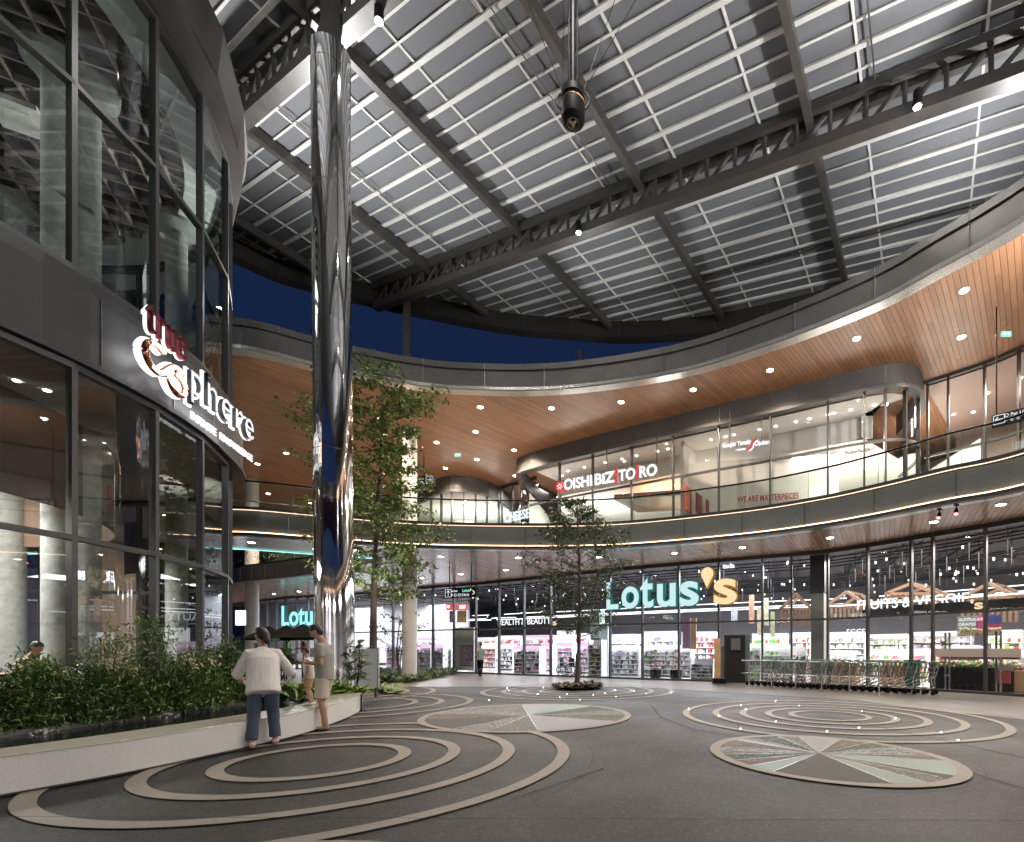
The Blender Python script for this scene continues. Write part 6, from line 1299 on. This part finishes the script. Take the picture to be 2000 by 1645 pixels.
# ground cover bed in front of the column
sp = []
bedc = [PZ(x, y, 0) for x, y in ((740, 1334), (790, 1331), (840, 1329), (878, 1324), (886, 1319), (860, 1314), (800, 1314), (745, 1318))]
for k in range(420):
    while True:
        x, y = rg.uniform(735, 888), rg.uniform(1313, 1335)
        if y < 1334 - max(0, (x - 790)) ** 1.25 * .055: break
    q = PZ(x, y, 0); sp.append((q.x, q.y, .0))
r = rosettes('ground_cover', 'low bed of dark strappy leaves around the foot of the pale column', sp, [M['leafC'], M['leafB'], M['leafC']], (.35, .62), 6, 14, 'ground cover', .14, .8)
r2 = r.children[0]; r2.parent = None; r2.location = r.location; r2.name = 'ground_cover'; r2['kind'] = 'stuff'; bpy.data.objects.remove(r)
sp = [tuple(PZ(rg.uniform(738, 778), rg.uniform(1342, 1356), 0)) for _ in range(46)]
rosettes('pale_hostas', 'clump of cream-edged pale green leaves under the grey board', sp, [mat('cream_leaf', (.40, .42, .25), .5), mat('pale_green_leaf', (.20, .28, .10), .5)], (.22, .38), 7, 9, 'plant', .35, .8)
# leafy plants at the end of the bench
sp = [tuple(P(rg.uniform(545, 602), 1375, 0) * 0 + PZ(rg.uniform(552, 600), rg.uniform(1362, 1385), .3)) for _ in range(13)]
sp = [(lerp(-7.3, -6.2, rg.random()), rg.uniform(9.6, 11.0), .3) for _ in range(22)]
rosettes('broadleaf_clump', 'bright yellow-green broad-leaved clump between the woman and the man', sp, [mat('lime_leaf', (.20, .28, .05), .35, spec=.6), mat('fresh_leaf', (.10, .20, .04), .35, spec=.6), M['leafB']], (.35, .62), 8, 10, 'plant', .30, .95)
sp = [(lerp(-6.6, -5.9, rg.random()), rg.uniform(10.9, 11.5), .3) for _ in range(9)]
rosettes('broadleaf_clump', 'small bright green clump between the man and the potted fig', sp, [mat('lime_leaf2', (.18, .26, .05), .35, spec=.6), M['leafA']], (.3, .45), 9, 10, 'plant', .22, .95)
# potted fiddle-leaf figs
def fig(base, label, H, pot, seed, n):
    g = random.Random(seed); root = empty('potted_fig', base, label=label, cat='potted plant', group='fiddle-leaf figs'); base = Vector(base)
    if pot: b = MB(); b.lathe(base, [(.17, 0), (.235, .40), (.215, .41), (.21, .38), (0, .37)], 4, Matrix.Rotation(math.pi / 4 + .2, 3, 'Z')); b.build('pot', mat('grey_pot', (.09, .09, .095), .5, ns=4, na=.15), root)
    st = MB(); lf = MB()
    for s in range(3):
        tp = base + Vector((g.uniform(-.22, .22), g.uniform(-.2, .2), H * g.uniform(.8, 1))); a0 = base + Vector((0, 0, .3)); st.path([a0, a0.lerp(tp, .5) + Vector((.04, .02, 0)), tp], [.016, .012, .007], 6)
        for k in range(n):
            t = .3 + .7 * k / n; p = a0.lerp(tp, t); a = k * 2.4 + s; l = g.uniform(.20, .33); e = g.uniform(-.5, .6); d = Vector((math.cos(a) * math.cos(e), math.sin(a) * math.cos(e), math.sin(e))); sv = Vector((-math.sin(a), math.cos(a), g.uniform(-.3, .3)))
            prof_ = [(0, .02), (.2, .16), (.42, .20), (.62, .27), (.82, .30), (.95, .2), (1.03, 0)]; vs = []
            for u, w in prof_: c = p + d * (l * (.12 + u)) + Vector((0, 0, -.14 * l * u * u)); vs += [c - sv * w * l, c + Vector((0, 0, -.03 * l)), c + sv * w * l]
            lf.cm = g.randrange(2); lf.add(vs, [(3 * i + j, 3 * i + j + 1, 3 * i + j + 4, 3 * i + j + 3) for i in range(len(prof_) - 1) for j in (0, 1)])
    st.build('stems', M['bark'], root); lf.build('foliage', [mat('fig_leaf', (.035, .085, .03), .3, spec=.6), mat('fig_leaf_dark', (.02, .05, .02), .3, spec=.6)], root, smooth=True); return root
fig(PZ(694, 1378, 0), 'big-leaved fig in a grey square pot at the tip of the bench', 1.62, True, 5, 15); fig((-8.0, 11.6, .3), 'big-leaved fig planted in the bed behind the bright green clump', 1.35, False, 6, 12)
# hedge shrubs
def shrub(x, ytop, back, w, label, seed, n=2300, mats=None, L=(.06, .125)):
    c = at_px(curb, x)[0]; c = v2(c) + Vector((-.75, .35)).normalized() * back; Y = c.y; k = (x - CX) / F; c = Vector((k * Y, Y)); zt = CH + (HY - ytop) / F * Y; H = max(.4, zt - .3)
    root = empty('hedge_shrub', (c.x, c.y, .3), label=label, cat='shrub', group='shrubs of the hedge along the water channel'); g = np.random.default_rng(seed); cl = int(34 * max(1, H)); pts = []
    b = MB(); gr = random.Random(seed)
    for k in range(cl):
        a = g.uniform(0, 6.28); h = g.uniform(.08, 1) ; rr = w * (1.0 - .55 * h ** 1.7) * math.sqrt(g.uniform(0.1, 1)); q = np.array([c.x + rr * math.cos(a), c.y + rr * math.sin(a), .3 + H * h * (1 - .12 * (rr / w) ** 2)])
        m = n // cl; s = g.uniform(.06, .12); pts.append(q + g.normal(0, 1, (m, 3)) * [s, s, s * 1.1]); b.path([(c.x + .2 * rr * math.cos(a), c.y + .2 * rr * math.sin(a), .3), (c.x + .6 * rr * math.cos(a), c.y + .6 * rr * math.sin(a), lerp(.3, q[2], .6)), tuple(q)], [.012, .008, .004], 4)
    b.build('stems', M['bark'], root); pp = np.concatenate(pts); pp = pp[pp[:, 2] > .31]; leaves('foliage', pp, root, mats or ([M['leafC'], M['leafB'], M['leafB2']] if seed % 3 else [M['leafB'], M['leafB2'], M['leafA']]), L, .27, -.35, .7, seed)
M['leafB2'] = mat('leaf_fresh', (.11, .2, .04), .4, ns=3, na=.3)
sh_l = [(-30, 1345, .35, .5, 'low dark shrub at the left edge of the photo'), (25, 1335, .25, .42, 'low dark shrub in front of the counter with the basket'), (75, 1300, .45, .45, 'loose shrub before the seated person'), (125, 1335, .2, .42, 'low bright shrub under the first mullion'), (165, 1318, .55, .45, 'middle-height shrub right of the first mullion'),
    (205, 1248, .6, .42, 'tall airy shrub left of the second mullion'), (190, 1345, .15, .42, 'low bright-tipped shrub at the kerb left of the tallest one'), (250, 1325, .3, .45, 'low dark shrub below the lit window'), (300, 1215, .5, .36, 'tallest pointed shrub in front of the second mullion'), (270, 1350, .12, .4, 'low yellow-green shrub at the foot of the tallest one'),
    (345, 1290, .35, .5, 'broad shrub right of the tallest one'), (385, 1282, .6, .5, 'broad shrub carrying pale pink flowers'), (330, 1335, .12, .45, 'low dense shrub at the kerb before the broad one'), (430, 1262, .9, .6, 'light green bushy shrub at the corner of the round building'), (395, 1330, .12, .45, 'dense shrub left of the woman'), (445, 1300, .3, .5, 'shrub just behind the woman'), (470, 1290, 1.2, .6, 'farther light green shrub beyond the woman')]
for i, (x, yt, bk, w, lab) in enumerate(sh_l): shrub(max(x, -200), yt, bk, w, lab, 40 + i, 1900 if w > .44 else 1500)
b = MB(); g = random.Random(3)
for x0, y0 in ((372, 1290), (415, 1294), (384, 1300), (330, 1325)):
    for k in range(13): p = P(x0 + g.gauss(0, 8), y0 + g.gauss(0, 6), 8.4 + g.uniform(-.1, .1)); b.ball(p, g.uniform(.012, .022), 5, 3)
tag(b.build('pink_blossom', mat('blossom', (.65, .45, .36), .6)), kind='stuff')
# ================================================================ parasols and tables
def parasol():
    r = empty('black_parasol', (0, 0, 0), cat='parasol', group='black parasols over the far tables'); b = MB(); n = 8; vs = [(0, 0, 2.72)]
    for ring_, z in ((.35, 2.5), (1.12, 2.06)):
        vs += [(ring_ * math.cos(2 * math.pi * k / 16) * (1 if k % 2 == 0 else .955), ring_ * math.sin(2 * math.pi * k / 16) * (1 if k % 2 == 0 else .955), z - (0 if k % 2 == 0 else .0)) for k in range(16)]
    b.add(vs, [(0, 1 + k, 1 + (k + 1) % 16) for k in range(16)] + [(1 + k, 17 + k, 17 + (k + 1) % 16, 1 + (k + 1) % 16) for k in range(16)])
    b.add([(x, y, z - .07 if i > 0 else z) for i, (x, y, z) in enumerate([(0, 0, 2.1)] + vs[17:])] + vs[17:], [(1 + k, 17 + k, 17 + (k + 1) % 16, 1 + (k + 1) % 16) for k in range(16)]); b.build('canopy', mat('black_canvas', (.005, .005, .005), .95, spec=.1), r, local=True)
    b = MB(); b.tube((0, 0, 0), (0, 0, 2.6), .025, n=8); b.build('pole', M['black'], r, local=True); b = MB()
    for k in range(4): a = k * math.pi / 2; b.tube((0, 0, 1.8), (.5 * math.cos(a), .5 * math.sin(a), 2.3), .014, n=5)
    b.build('struts', M['black'], r, local=True); return r
pr_ = parasol()
for i, (x, Y, lab) in enumerate(((525, 24.5, 'left one of the three black parasols'), (560, 23.6, 'middle one of the three black parasols'), (592, 22.6, 'right one of the three black parasols, behind the man'))):
    q = P(x, 1270, Y); q.z = -.16; o = pr_ if i == 0 else dup(pr_, q); o.location = q; o['label'] = lab
for i, (x, Y) in enumerate(((540, 23), (575, 22))):
    q = P(x, 1270, Y); r = empty('cafe_table', (q.x, q.y, 0), label=('left' if i == 0 else 'right') + ' of two small dark tables under the parasols', cat='table', group='cafe tables'); b = MB(); b.box((0, 0, .74), (1.3, .7, .04)); b.build('top', M['steel_d'], r, local=True)
    for sx, sy in ((-.55, -.28), (.55, -.28), (-.55, .28), (.55, .28)): b = MB(); b.box((sx, sy, .36), (.05, .05, .72)); b.build('leg', M['black'], r, local=True)
inb = MB(); q = P(470, 1207, 25); inb.box(q, (.5, .05, .75)); tag(inb.build('lit_panel', emis('pale_screen', (.8, .85, 1), 1.6)), 'small pale screen hanging left of the far column', 'light panel')
q = P(545, 1290, 27); r = empty('promotion_stand', (q.x, q.y, 0), label='colourful stacked promotion boxes behind the parasols', cat='stand')
for k in range(14): b = MB(); b.box((q.x + .35 * (k - 5), q.y + .3 * (k % 3), .6 + .3 * ((k * 7) % 4)), (.3, .2, .5)); b.build('box', Gm[k % 10], r)
# grey free-standing board
q = PZ(716, 1362, 0); r = empty('standing_board', q, label='plain light grey standing board on short legs beside the potted fig', cat='board'); b = MB(); b.box((q.x, q.y, .82), (.58, .09, 1.1), .15); b.build('panel', mat('grey_board', (.50, .52, .49), .45), r)
b = MB(); b.box((q.x + .31, q.y + .045, .83), (.03, .11, 1.16), .15); b.box((q.x - .31, q.y - .045, .83), (.03, .11, 1.16), .15); b.box((q.x, q.y, 1.395), (.62, .11, .03), .15); b.build('frame', M['alu_l'], r)
for s in (-1, 1): b = MB(); b.box((q.x + s * .24, q.y + s * .035, .14), (.06, .06, .28), .15); b.build('leg', M['steel'], r)
# terrace greenery and railing at the left under the balcony
b = MB()
for k in range(24): p = lerp(v2(BAND[12]), v2(BAND[-6]), k / 23); b.box((p.x, p.y + .4, 6.35), (.03, .03, .9))
tag(b.build('terrace_railing', M['steel_d']), 'dark slatted railing on the far terrace left of the pillar', 'railing')
pt = rng.normal(0, 1, (2600, 3)) * [1.6, .5, .35] + [-17.0, 27.0, 6.5]; rt_ = empty('terrace_plants', (-17, 27, 6), label='dark planter greenery on the far terrace left of the pillar', cat='plants'); leaves('foliage', pt, rt_, [M['leafB'], M['leafC']], (.08, .14), .4, .1, .6, 77)

# ================================================================ people
def remesh(mb, name, m, parent, vox=.012, smooth_it=3, local=True):
    o = mb.build(name + '_raw', m, None); md = o.modifiers.new('r', 'REMESH'); md.mode = 'VOXEL'; md.voxel_size = vox; md.use_smooth_shade = True
    s = o.modifiers.new('s', 'SMOOTH'); s.factor = .5; s.iterations = smooth_it
    dg = bpy.context.evaluated_depsgraph_get(); me = bpy.data.meshes.new_from_object(o.evaluated_get(dg)); me.name = name; om = o.data; bpy.data.objects.remove(o); bpy.data.meshes.remove(om)
    n = bpy.data.objects.new(name, me); COL.objects.link(n); n.parent = parent; return n
def loft(b, pts, rad, side=(1, 0, 0), n=14):
    pts = [Vector(p) for p in pts]; S = Vector(side); vs = []; m = len(pts)
    for k, p in enumerate(pts):
        d = (pts[min(k + 1, m - 1)] - pts[max(k - 1, 0)]).normalized(); u = (S - d * S.dot(d))
        if u.length < .1: u = Vector((0, 1, 0)) - d * d.y
        u.normalize(); w = d.cross(u); rx, ry = rad[k] if isinstance(rad[k], tuple) else (rad[k], rad[k]); vs += [p + u * rx * math.cos(2 * math.pi * j / n) + w * ry * math.sin(2 * math.pi * j / n) for j in range(n)]
    b.add(vs, [(k * n + j, k * n + (j + 1) % n, (k + 1) * n + (j + 1) % n, (k + 1) * n + j) for k in range(m - 1) for j in range(n)] + [tuple(range(n))[::-1], tuple(range((m - 1) * n, m * n))])
def hand(b, wrist, dirv, palmn, s=1., curl=.6, mirror=1):
    """palm, four unequal bent fingers and a thumb from the side of the palm; dirv along the fingers, palmn out of the palm"""
    d = Vector(dirv).normalized(); N = Vector(palmn); N = (N - d * N.dot(d)).normalized(); S = d.cross(N) * mirror; w = Vector(wrist)
    loft(b, [w - d * .02 * s, w + d * .02 * s, w + d * .06 * s, w + d * .095 * s], [(.024 * s, .018 * s), (.033 * s, .017 * s), (.041 * s, .015 * s), (.038 * s, .013 * s)], side=S, n=10)
    for k, (o, l) in enumerate(((-.030, .072), (-.010, .082), (.010, .076), (.029, .060))):
        p = w + d * .09 * s + S * o * s; q = p.copy(); dd = d.copy(); pts = [p - d * .02 * s]
        for j in range(3): c = curl * (.5 + .35 * j); dd = (dd * math.cos(c) + N * math.sin(c)).normalized() if j else (d * math.cos(curl * .5) + N * math.sin(curl * .5)).normalized(); q = q + dd * l * s * (.42, .32, .26)[j]; pts.append(q)
        loft(b, pts, [.0105 * s, .0098 * s, .0088 * s, .0075 * s], side=S, n=8)
    p = w + d * .025 * s - S * .03 * s; t = (d * .65 - S * .6 + N * .5).normalized(); loft(b, [p, p + t * .035 * s, p + t * .035 * s + (d * .8 + N * .5).normalized() * .03 * s], [.013 * s, .012 * s, .009 * s], side=N, n=8)
def person(loc, rz, label, H=1.7, skinm=None, hairm=None, hips=(0, 0), feet=((.10, 0, 0), (-.10, 0, 0)), knees=None, lean=.0, head_pitch=.3, head_yaw=0., elbows=None, hands=None, handdir=None, palm=None, shirt=None, bottoms=None, shoes=None, female=False, hairlong=0, sleeve=.75, baggy=1., scale=1.):
    s = H / 1.7; root = empty('person', loc, rz, label=label, cat='person'); b = MB(); skinm = skinm or M['skin']
    hipz = .90 * s; hc = Vector((hips[0], hips[1], hipz)); f = Vector((0, -math.sin(lean), math.cos(lean)))       # spine direction, facing -y
    chest = hc + f * .36 * s; neck = hc + f * .56 * s; sw = (.175 if not female else .155) * s
    hd = neck + Vector((0, -math.sin(lean + head_pitch * .6), math.cos(lean + head_pitch * .6))) * .13 * s
    loft(b, [hc - f * .08 * s, hc + f * .02 * s, hc + f * .16 * s, hc + f * .34 * s, hc + f * .47 * s, hc + f * .54 * s], [(.13 * s, .09 * s), (.155 * s, .105 * s), (.125 * s, .095 * s), (.155 * s, .105 * s), (.165 * s, .085 * s), (.07 * s, .06 * s)])
    loft(b, [neck - f * .06 * s, neck + f * .02 * s, hd - Vector((0, 0, .03 * s))], [.062 * s, .052 * s, .052 * s])
    A_L = []; jn = {}
    for i, sd in enumerate((1, -1)):
        ft = Vector(feet[i]); kn = Vector(knees[i]) if knees else Vector((lerp(hips[0] + sd * .09, ft.x, .5), lerp(hips[1], ft.y, .5) - .03, .47 * s)); ank = ft + Vector((0, .045 * s, .085 * s)); hp = hc + Vector((sd * .088 * s, 0, -.02 * s))
        loft(b, [hp, hp.lerp(kn, .5), kn, kn.lerp(ank, .3) + Vector((0, .012, 0)), kn.lerp(ank, .65), ank, ft + Vector((0, .05, .03)) * s], [.088 * s, .076 * s, .055 * s, .058 * s, .045 * s, .036 * s, .034 * s])
        loft(b, [ft + Vector((0, .085, .028)) * s, ft + Vector((0, .03, .04)) * s, ft + Vector((sd * .006, -.06, .032)) * s, ft + Vector((sd * .012, -.125, .022)) * s, ft + Vector((sd * .012, -.16, .018)) * s], [(.03 * s, .026 * s), (.036 * s, .036 * s), (.043 * s, .026 * s), (.042 * s, .018 * s), (.028 * s, .012 * s)])
        if not shoes:
            for k in range(5): tp = ft + Vector((sd * (.045 - .02 * k) * 1.0, -.145 - (.02 if k == 4 else .012) + .006 * (4 - k) * .5, .016)) * s; b.ball(tp, (.011 * s, .02 * s, .011 * s), 8, 6)
        sh = neck - f * .075 * s + Vector((sd * sw, 0, 0)); el = Vector(elbows[i]) * s if elbows else sh + Vector((sd * .06, .02, -.28)) * s; wr = Vector(hands[i]) * s if hands else el + Vector((0, -.08, -.24)) * s
        loft(b, [sh + Vector((-sd * .04, 0, .0)) * s, sh, sh.lerp(el, .5), el, el.lerp(wr, .35), wr], [.05 * s, .053 * s, .044 * s, .037 * s, .037 * s, .025 * s], side=(0, 1, 0), n=12)
        hd_ = handdir[i] if handdir else (wr - el); pn = palm[i] if palm else Vector((-sd, 0, 0)); hand(b, wr, hd_, pn, s, .55, sd)
        jn[i] = (hp, kn, ank, ft, sh, el, wr)
    Rh = Matrix.Rotation(head_yaw, 3, 'Z') @ Matrix.Rotation(lean * .3 + head_pitch, 3, 'X'); hs_ = 1.0
    def hq(x, y, z): return hd + Rh @ Vector((x, y, z)) * s
    hb = Matrix(Rh); c = hq(0, -.005, .09)
    b.ball(c, (.074 * s, .092 * s, .098 * s), 18, 12, Rh); b.ball(hq(0, -.03, .045), (.056 * s, .062 * s, .07 * s), 14, 10, Rh); b.ball(hq(0, -.058, .0), (.03 * s, .026 * s, .024 * s), 10, 8, Rh)
    loft(b, [hq(0, -.085, .105), hq(0, -.103, .075), hq(0, -.108, .062), hq(0, -.09, .055)], [.008 * s, .012 * s, .016 * s, .010 * s], side=Rh @ Vector((1, 0, 0)), n=8)
    for sd in (1, -1): b.ball(hq(sd * .076, .008, .075), (.010 * s, .020 * s, .032 * s), 10, 8, Rh); b.ball(hq(sd * .03, -.083, .115), (.022 * s, .008 * s, .006 * s), 8, 6, Rh)
    b.ball(hq(0, -.088, .035), (.024 * s, .010 * s, .006 * s), 8, 6, Rh); b.ball(hq(0, -.087, .024), (.020 * s, .010 * s, .006 * s), 8, 6, Rh)
    body = remesh(b, 'body', skinm, root, .0065 * s, 2)
    e = MB(); 
    for sd in (1, -1): e.ball(hq(sd * .03, -.083, .098), (.013 * s, .008 * s, .006 * s), 8, 6, Rh)
    e.build('eyes', M['black'], body, local=True)
    h = MB(); hairm = hairm or M['hair']; h.ball(hq(0, .012, .105), (.083 * s, .096 * s, .096 * s), 18, 12, Rh); h.ball(hq(0, .04, .06), (.076 * s, .066 * s, .075 * s), 14, 10, Rh); g = random.Random(int(H * 100))
    for k in range(70):
        a = g.uniform(0, 6.28); t = g.uniform(0, 1.15); q = hq(.082 * math.sin(t) * math.cos(a), .012 + .095 * math.sin(t) * math.sin(a), .105 + .096 * math.cos(t)); 
        h.ball(q, g.uniform(.010, .018) * s, 6, 4)
    if hairlong:
        loft(h, [hq(0, .05, .1), hq(0, .09, .05), hq(0, .10, -.05), hq(0, .09, -hairlong)], [.07 * s, .06 * s, .045 * s, .015 * s])
    # keep the face clear: carve by only keeping vertices behind a slanted plane
    hh = remesh(h, 'hair', hairm, root, .009 * s, 1); bm = bmesh.new(); bm.from_mesh(hh.data); inv = Rh.transposed(); kill = []
    for v in bm.verts:
        l = inv @ (v.co - hd) / s
        if l.y < -.05 and l.z < .135 or (l.y < -.012 and l.z < .10) or (l.y < .02 and l.z < .03): kill.append(v)
    bmesh.ops.delete(bm, geom=kill, context='VERTS'); bm.to_mesh(hh.data); bm.free()
    if shirt:
        m, hemz, sl = shirt; t = MB(); B_ = baggy; hem = hc + f * hemz * s
        loft(t, [hem, hem + f * .02 * s, hem.lerp(chest, .45), chest, neck - f * .10 * s, neck - f * .035 * s, neck - f * .005 * s], [(.178 * s * B_, .125 * s * B_), (.185 * s * B_, .132 * s * B_), (.175 * s * B_, .128 * s * B_), (.182 * s * B_, .126 * s * B_), (.19 * s, .10 * s), (.12 * s, .075 * s), (.068 * s, .066 * s)], n=22)
        for i in (0, 1):
            hp, kn, ank, ft, sh, el, wr = jn[i]; e1 = sh.lerp(el, sl if sl <= 1 else 1); pts = [sh + Vector((-(1, -1)[i] * .07, 0, -.0)) * s, sh, sh.lerp(e1, .5), e1]; rr = [.066 * s, .070 * s, .066 * s * B_, .062 * s * B_]
            if sl > 1: e2 = el.lerp(wr, sl - 1); pts += [e2]; rr += [.052 * s * B_]
            loft(t, pts, rr, side=(0, 1, 0), n=12)
        o = remesh(t, 'shirt', m, root, .009 * s, 2)
        fold(o, .55)
    if bottoms:
        m, ln, wd = bottoms; t = MB(); wz = hc + f * .07 * s
        loft(t, [wz, hc + f * .0, hc - Vector((0, 0, .09)) * s], [(.165 * s, .115 * s), (.172 * s, .125 * s), (.165 * s, .12 * s)], n=20)
        for i in (0, 1):
            hp, kn, ank, ft, *_ = jn[i]; q = [hp + Vector((0, 0, -.02)) * s, hp.lerp(kn, .4), hp.lerp(kn, min(ln, 1))]; rr = [.098 * s * wd, .094 * s * wd, .088 * s * wd]
            if ln > 1: q += [kn.lerp(ank, (ln - 1) * .5), kn.lerp(ank, ln - 1)]; rr = [.098 * s, .09 * s, .072 * s * wd, .066 * s * wd, .068 * s * wd]
            loft(t, q, rr, n=14)
        fold(remesh(t, 'trousers' if ln > 1 else 'shorts', m, root, .009 * s, 2), .6)
    for i in (0, 1):
        hp, kn, ank, ft, *_ = jn[i]; sd = (1, -1)[i]; t = MB()
        if shoes: 
            loft(t, [ft + Vector((0, .10, .035)) * s, ft + Vector((0, .05, .055)) * s, ft + Vector((0, -.02, .055)) * s, ft + Vector((0, -.10, .035)) * s, ft + Vector((0, -.175, .026)) * s], [(.03 * s, .03 * s), (.046 * s, .05 * s), (.05 * s, .05 * s), (.052 * s, .034 * s), (.032 * s, .022 * s)]); remesh(t, 'shoe', shoes, root, .008 * s, 1)
        else:
            t.lathe(ft + Vector((0, -.035, 0)) * s, [(.001, .0), (1, .0), (1, .014), (.001, .014)], 20, Matrix.Diagonal((.05 * s, .14 * s, 1))); t.path([ft + Vector((-.042, -.05, .012)) * s, ft + Vector((-.03, -.075, .052)) * s, ft + Vector((.005, -.115, .04)) * s, ft + Vector((.035, -.075, .052)) * s, ft + Vector((.045, -.05, .012)) * s], .006 * s, 6); t.build('sandal', mat('sandal_rubber', (.08, .04, .03), .6), root, local=True)
    return root, jn
def fold(o, k):
    me = o.data; co = np.empty(len(me.vertices) * 3); me.vertices.foreach_get('co', co); nr = np.empty_like(co); me.vertices.foreach_get('normal', nr); c = co.reshape(-1, 3); n_ = nr.reshape(-1, 3)
    from mathutils import noise as _nz
    w = np.array([_nz.noise(Vector((p[0] * 9 + 3 * p[2], p[1] * 9, p[2] * 5))) + .6 * _nz.noise(Vector((p[0] * 22, p[1] * 22, p[2] * 9 + 6 * p[0]))) for p in c]) * 2.4; c += n_ * (w * .004 * k)[:, None]; me.vertices.foreach_set('co', c.ravel()); me.update()
grey = mat('grey_marl_shirt', (.30, .28, .25), .85, ns=120, na=.12); creamc = mat('cream_cotton', (.62, .54, .44), .85, ns=60, na=.06); whitec = mat('white_cotton', (.66, .62, .60), .85, ns=60, na=.05); denim = mat('blue_denim', (.055, .075, .115), .85, ns=90, na=.25); pinkr = mat('pale_pink_shoe', (.60, .42, .42), .5)
q = PZ(634, 1424, 0); 
man, jn = person((q.x, q.y, 0), math.radians(-80), 'person in grey T-shirt, cream shorts and flip-flops looking down at a phone', 1.70, feet=((.105, .02, 0), (-.10, -.10, 0)), lean=.05, head_pitch=.62, elbows=((.21, .03, 1.10), (-.22, .0, 1.09)), hands=((.10, -.24, 1.12), (-.09, -.26, 1.12)), handdir=((-.3, -1, .15), (.3, -1, .15)), palm=((-.2, 0, 1), (.2, 0, 1)), shirt=(grey, -.08, .62), bottoms=(creamc, .86, 1.12), baggy=1.04)
b = MB(); b.box((0, -.37, 1.15), (.15, .08, .012), 0, Matrix.Rotation(-.3, 3, 'X')); ph = b.build('phone', M['black'], local=True); ph.location = (q.x, q.y, 0); ph.rotation_euler = (0, 0, math.radians(-80)); tag(ph, 'dark phone in the hands of the man in the grey T-shirt', 'phone')
q = PZ(514, 1456, 0)
person((q.x, q.y, 0), math.radians(-142), 'person in a loose white top, jeans and pink shoes stooping over the bench', 1.64, hairm=mat('brown_hair', (.03, .014, .01), .5), feet=((.13, .10, 0), (-.14, -.06, 0)), lean=.42, head_pitch=.25, head_yaw=.5, hips=(0, .06), elbows=((.30, -.22, 1.02), (-.36, -.18, 1.02)), hands=((.24, -.46, .93), (-.40, -.44, .98)), shirt=(whitec, -.16, 1.2), bottoms=(denim, 1.93, 1.08), shoes=pinkr, female=True, hairlong=.10, baggy=1.12)
q = PZ(604, 1378, ZB)
person((q.x, q.y, ZB), math.radians(-60), 'small child in a pale top, yellow patterned shorts and white shoes standing on the bench', .98, feet=((.06, 0, 0), (-.06, .03, 0)), lean=.1, head_pitch=.3, shirt=(whitec, -.1, .7), bottoms=(mat('yellow_print_cotton', (.55, .48, .25), .85, ns=30, na=.4, col2=(.5, .2, .1)), .8, 1.1), shoes=M['white'], baggy=1.1)
q = PZ(938, 1321, 0)
person((q.x, q.y, 0), math.radians(185), 'person in a green-grey top and black trousers walking away past the display wall', 1.66, feet=((.07, -.12, 0), (-.06, .18, 0)), lean=.08, head_pitch=.25, shirt=(mat('sage_shirt', (.22, .30, .25), .85), -.06, 1.2), bottoms=(M['black'], 1.95, 1.0), shoes=M['black'], elbows=((.24, -.08, 1.08), (-.24, 0, 1.08)), hands=((.30, -.28, 1.12), (-.22, -.22, 1.0)))
q = P(32, 1300, 8.95)
person((q.x, q.y, -.12), math.radians(110), 'dark-haired person in a cream T-shirt leaning at the counter behind the glass', 1.58, lean=.35, head_pitch=.35, shirt=(creamc, -.05, .7), bottoms=(denim, 1.9, 1.), shoes=M['black'], elbows=((.24, -.30, 1.08), (-.24, -.3, 1.06)), hands=((.14, -.5, 1.02), (-.14, -.5, 1.02)))
for i, (x, off, c, lab) in enumerate(((1722, 4.5, whitec, 'distant shopper in white inside the store'), (1744, 4.6, mat('red_shirt', (.45, .08, .06), .8), 'distant shopper in red inside the store'), (1131, 4.0, M['black'], 'distant shopper in black among the cosmetics shelves'))):
    p0, d0, n0 = clos(x, off); c0 = p0 + n0 * off; person((c0.x, c0.y, 0), 1.5 + i * 2, lab, 1.62, shirt=(c, -.05, .7), bottoms=(M['black'], 1.9, 1.), shoes=M['black'])
# basket and papers on the counter, small green cards on the bench
b = MB(); q = P(40, 1330, 8.9)
for k in range(12): b.bar(q + Vector((-.25 + .05 * k, 0, -.06)), q + Vector((-.25 + .05 * k, 0, .04)), .012, .012)
b.box(q + Vector((0, .1, -.07)), (.66, .3, .02)); b.box(q + Vector((0, -.0, .05)), (.66, .03, .02)); tag(b.build('white_basket', M['white']), 'white slatted basket on the counter at the left edge', 'basket')
for i, (x, y) in enumerate(((553, 1391), (575, 1389))): q = PZ(x, y, ZB + .004); b = MB(); b.box(q, (.09, .055, .004), .4 + i); tag(b.build('small_card', mat('mint_card_%d' % i, (.35, .7, .6), .4)), ('left' if i == 0 else 'right') + ' one of two mint green cards lying on the bench by the man', 'card', 'cards on the bench')
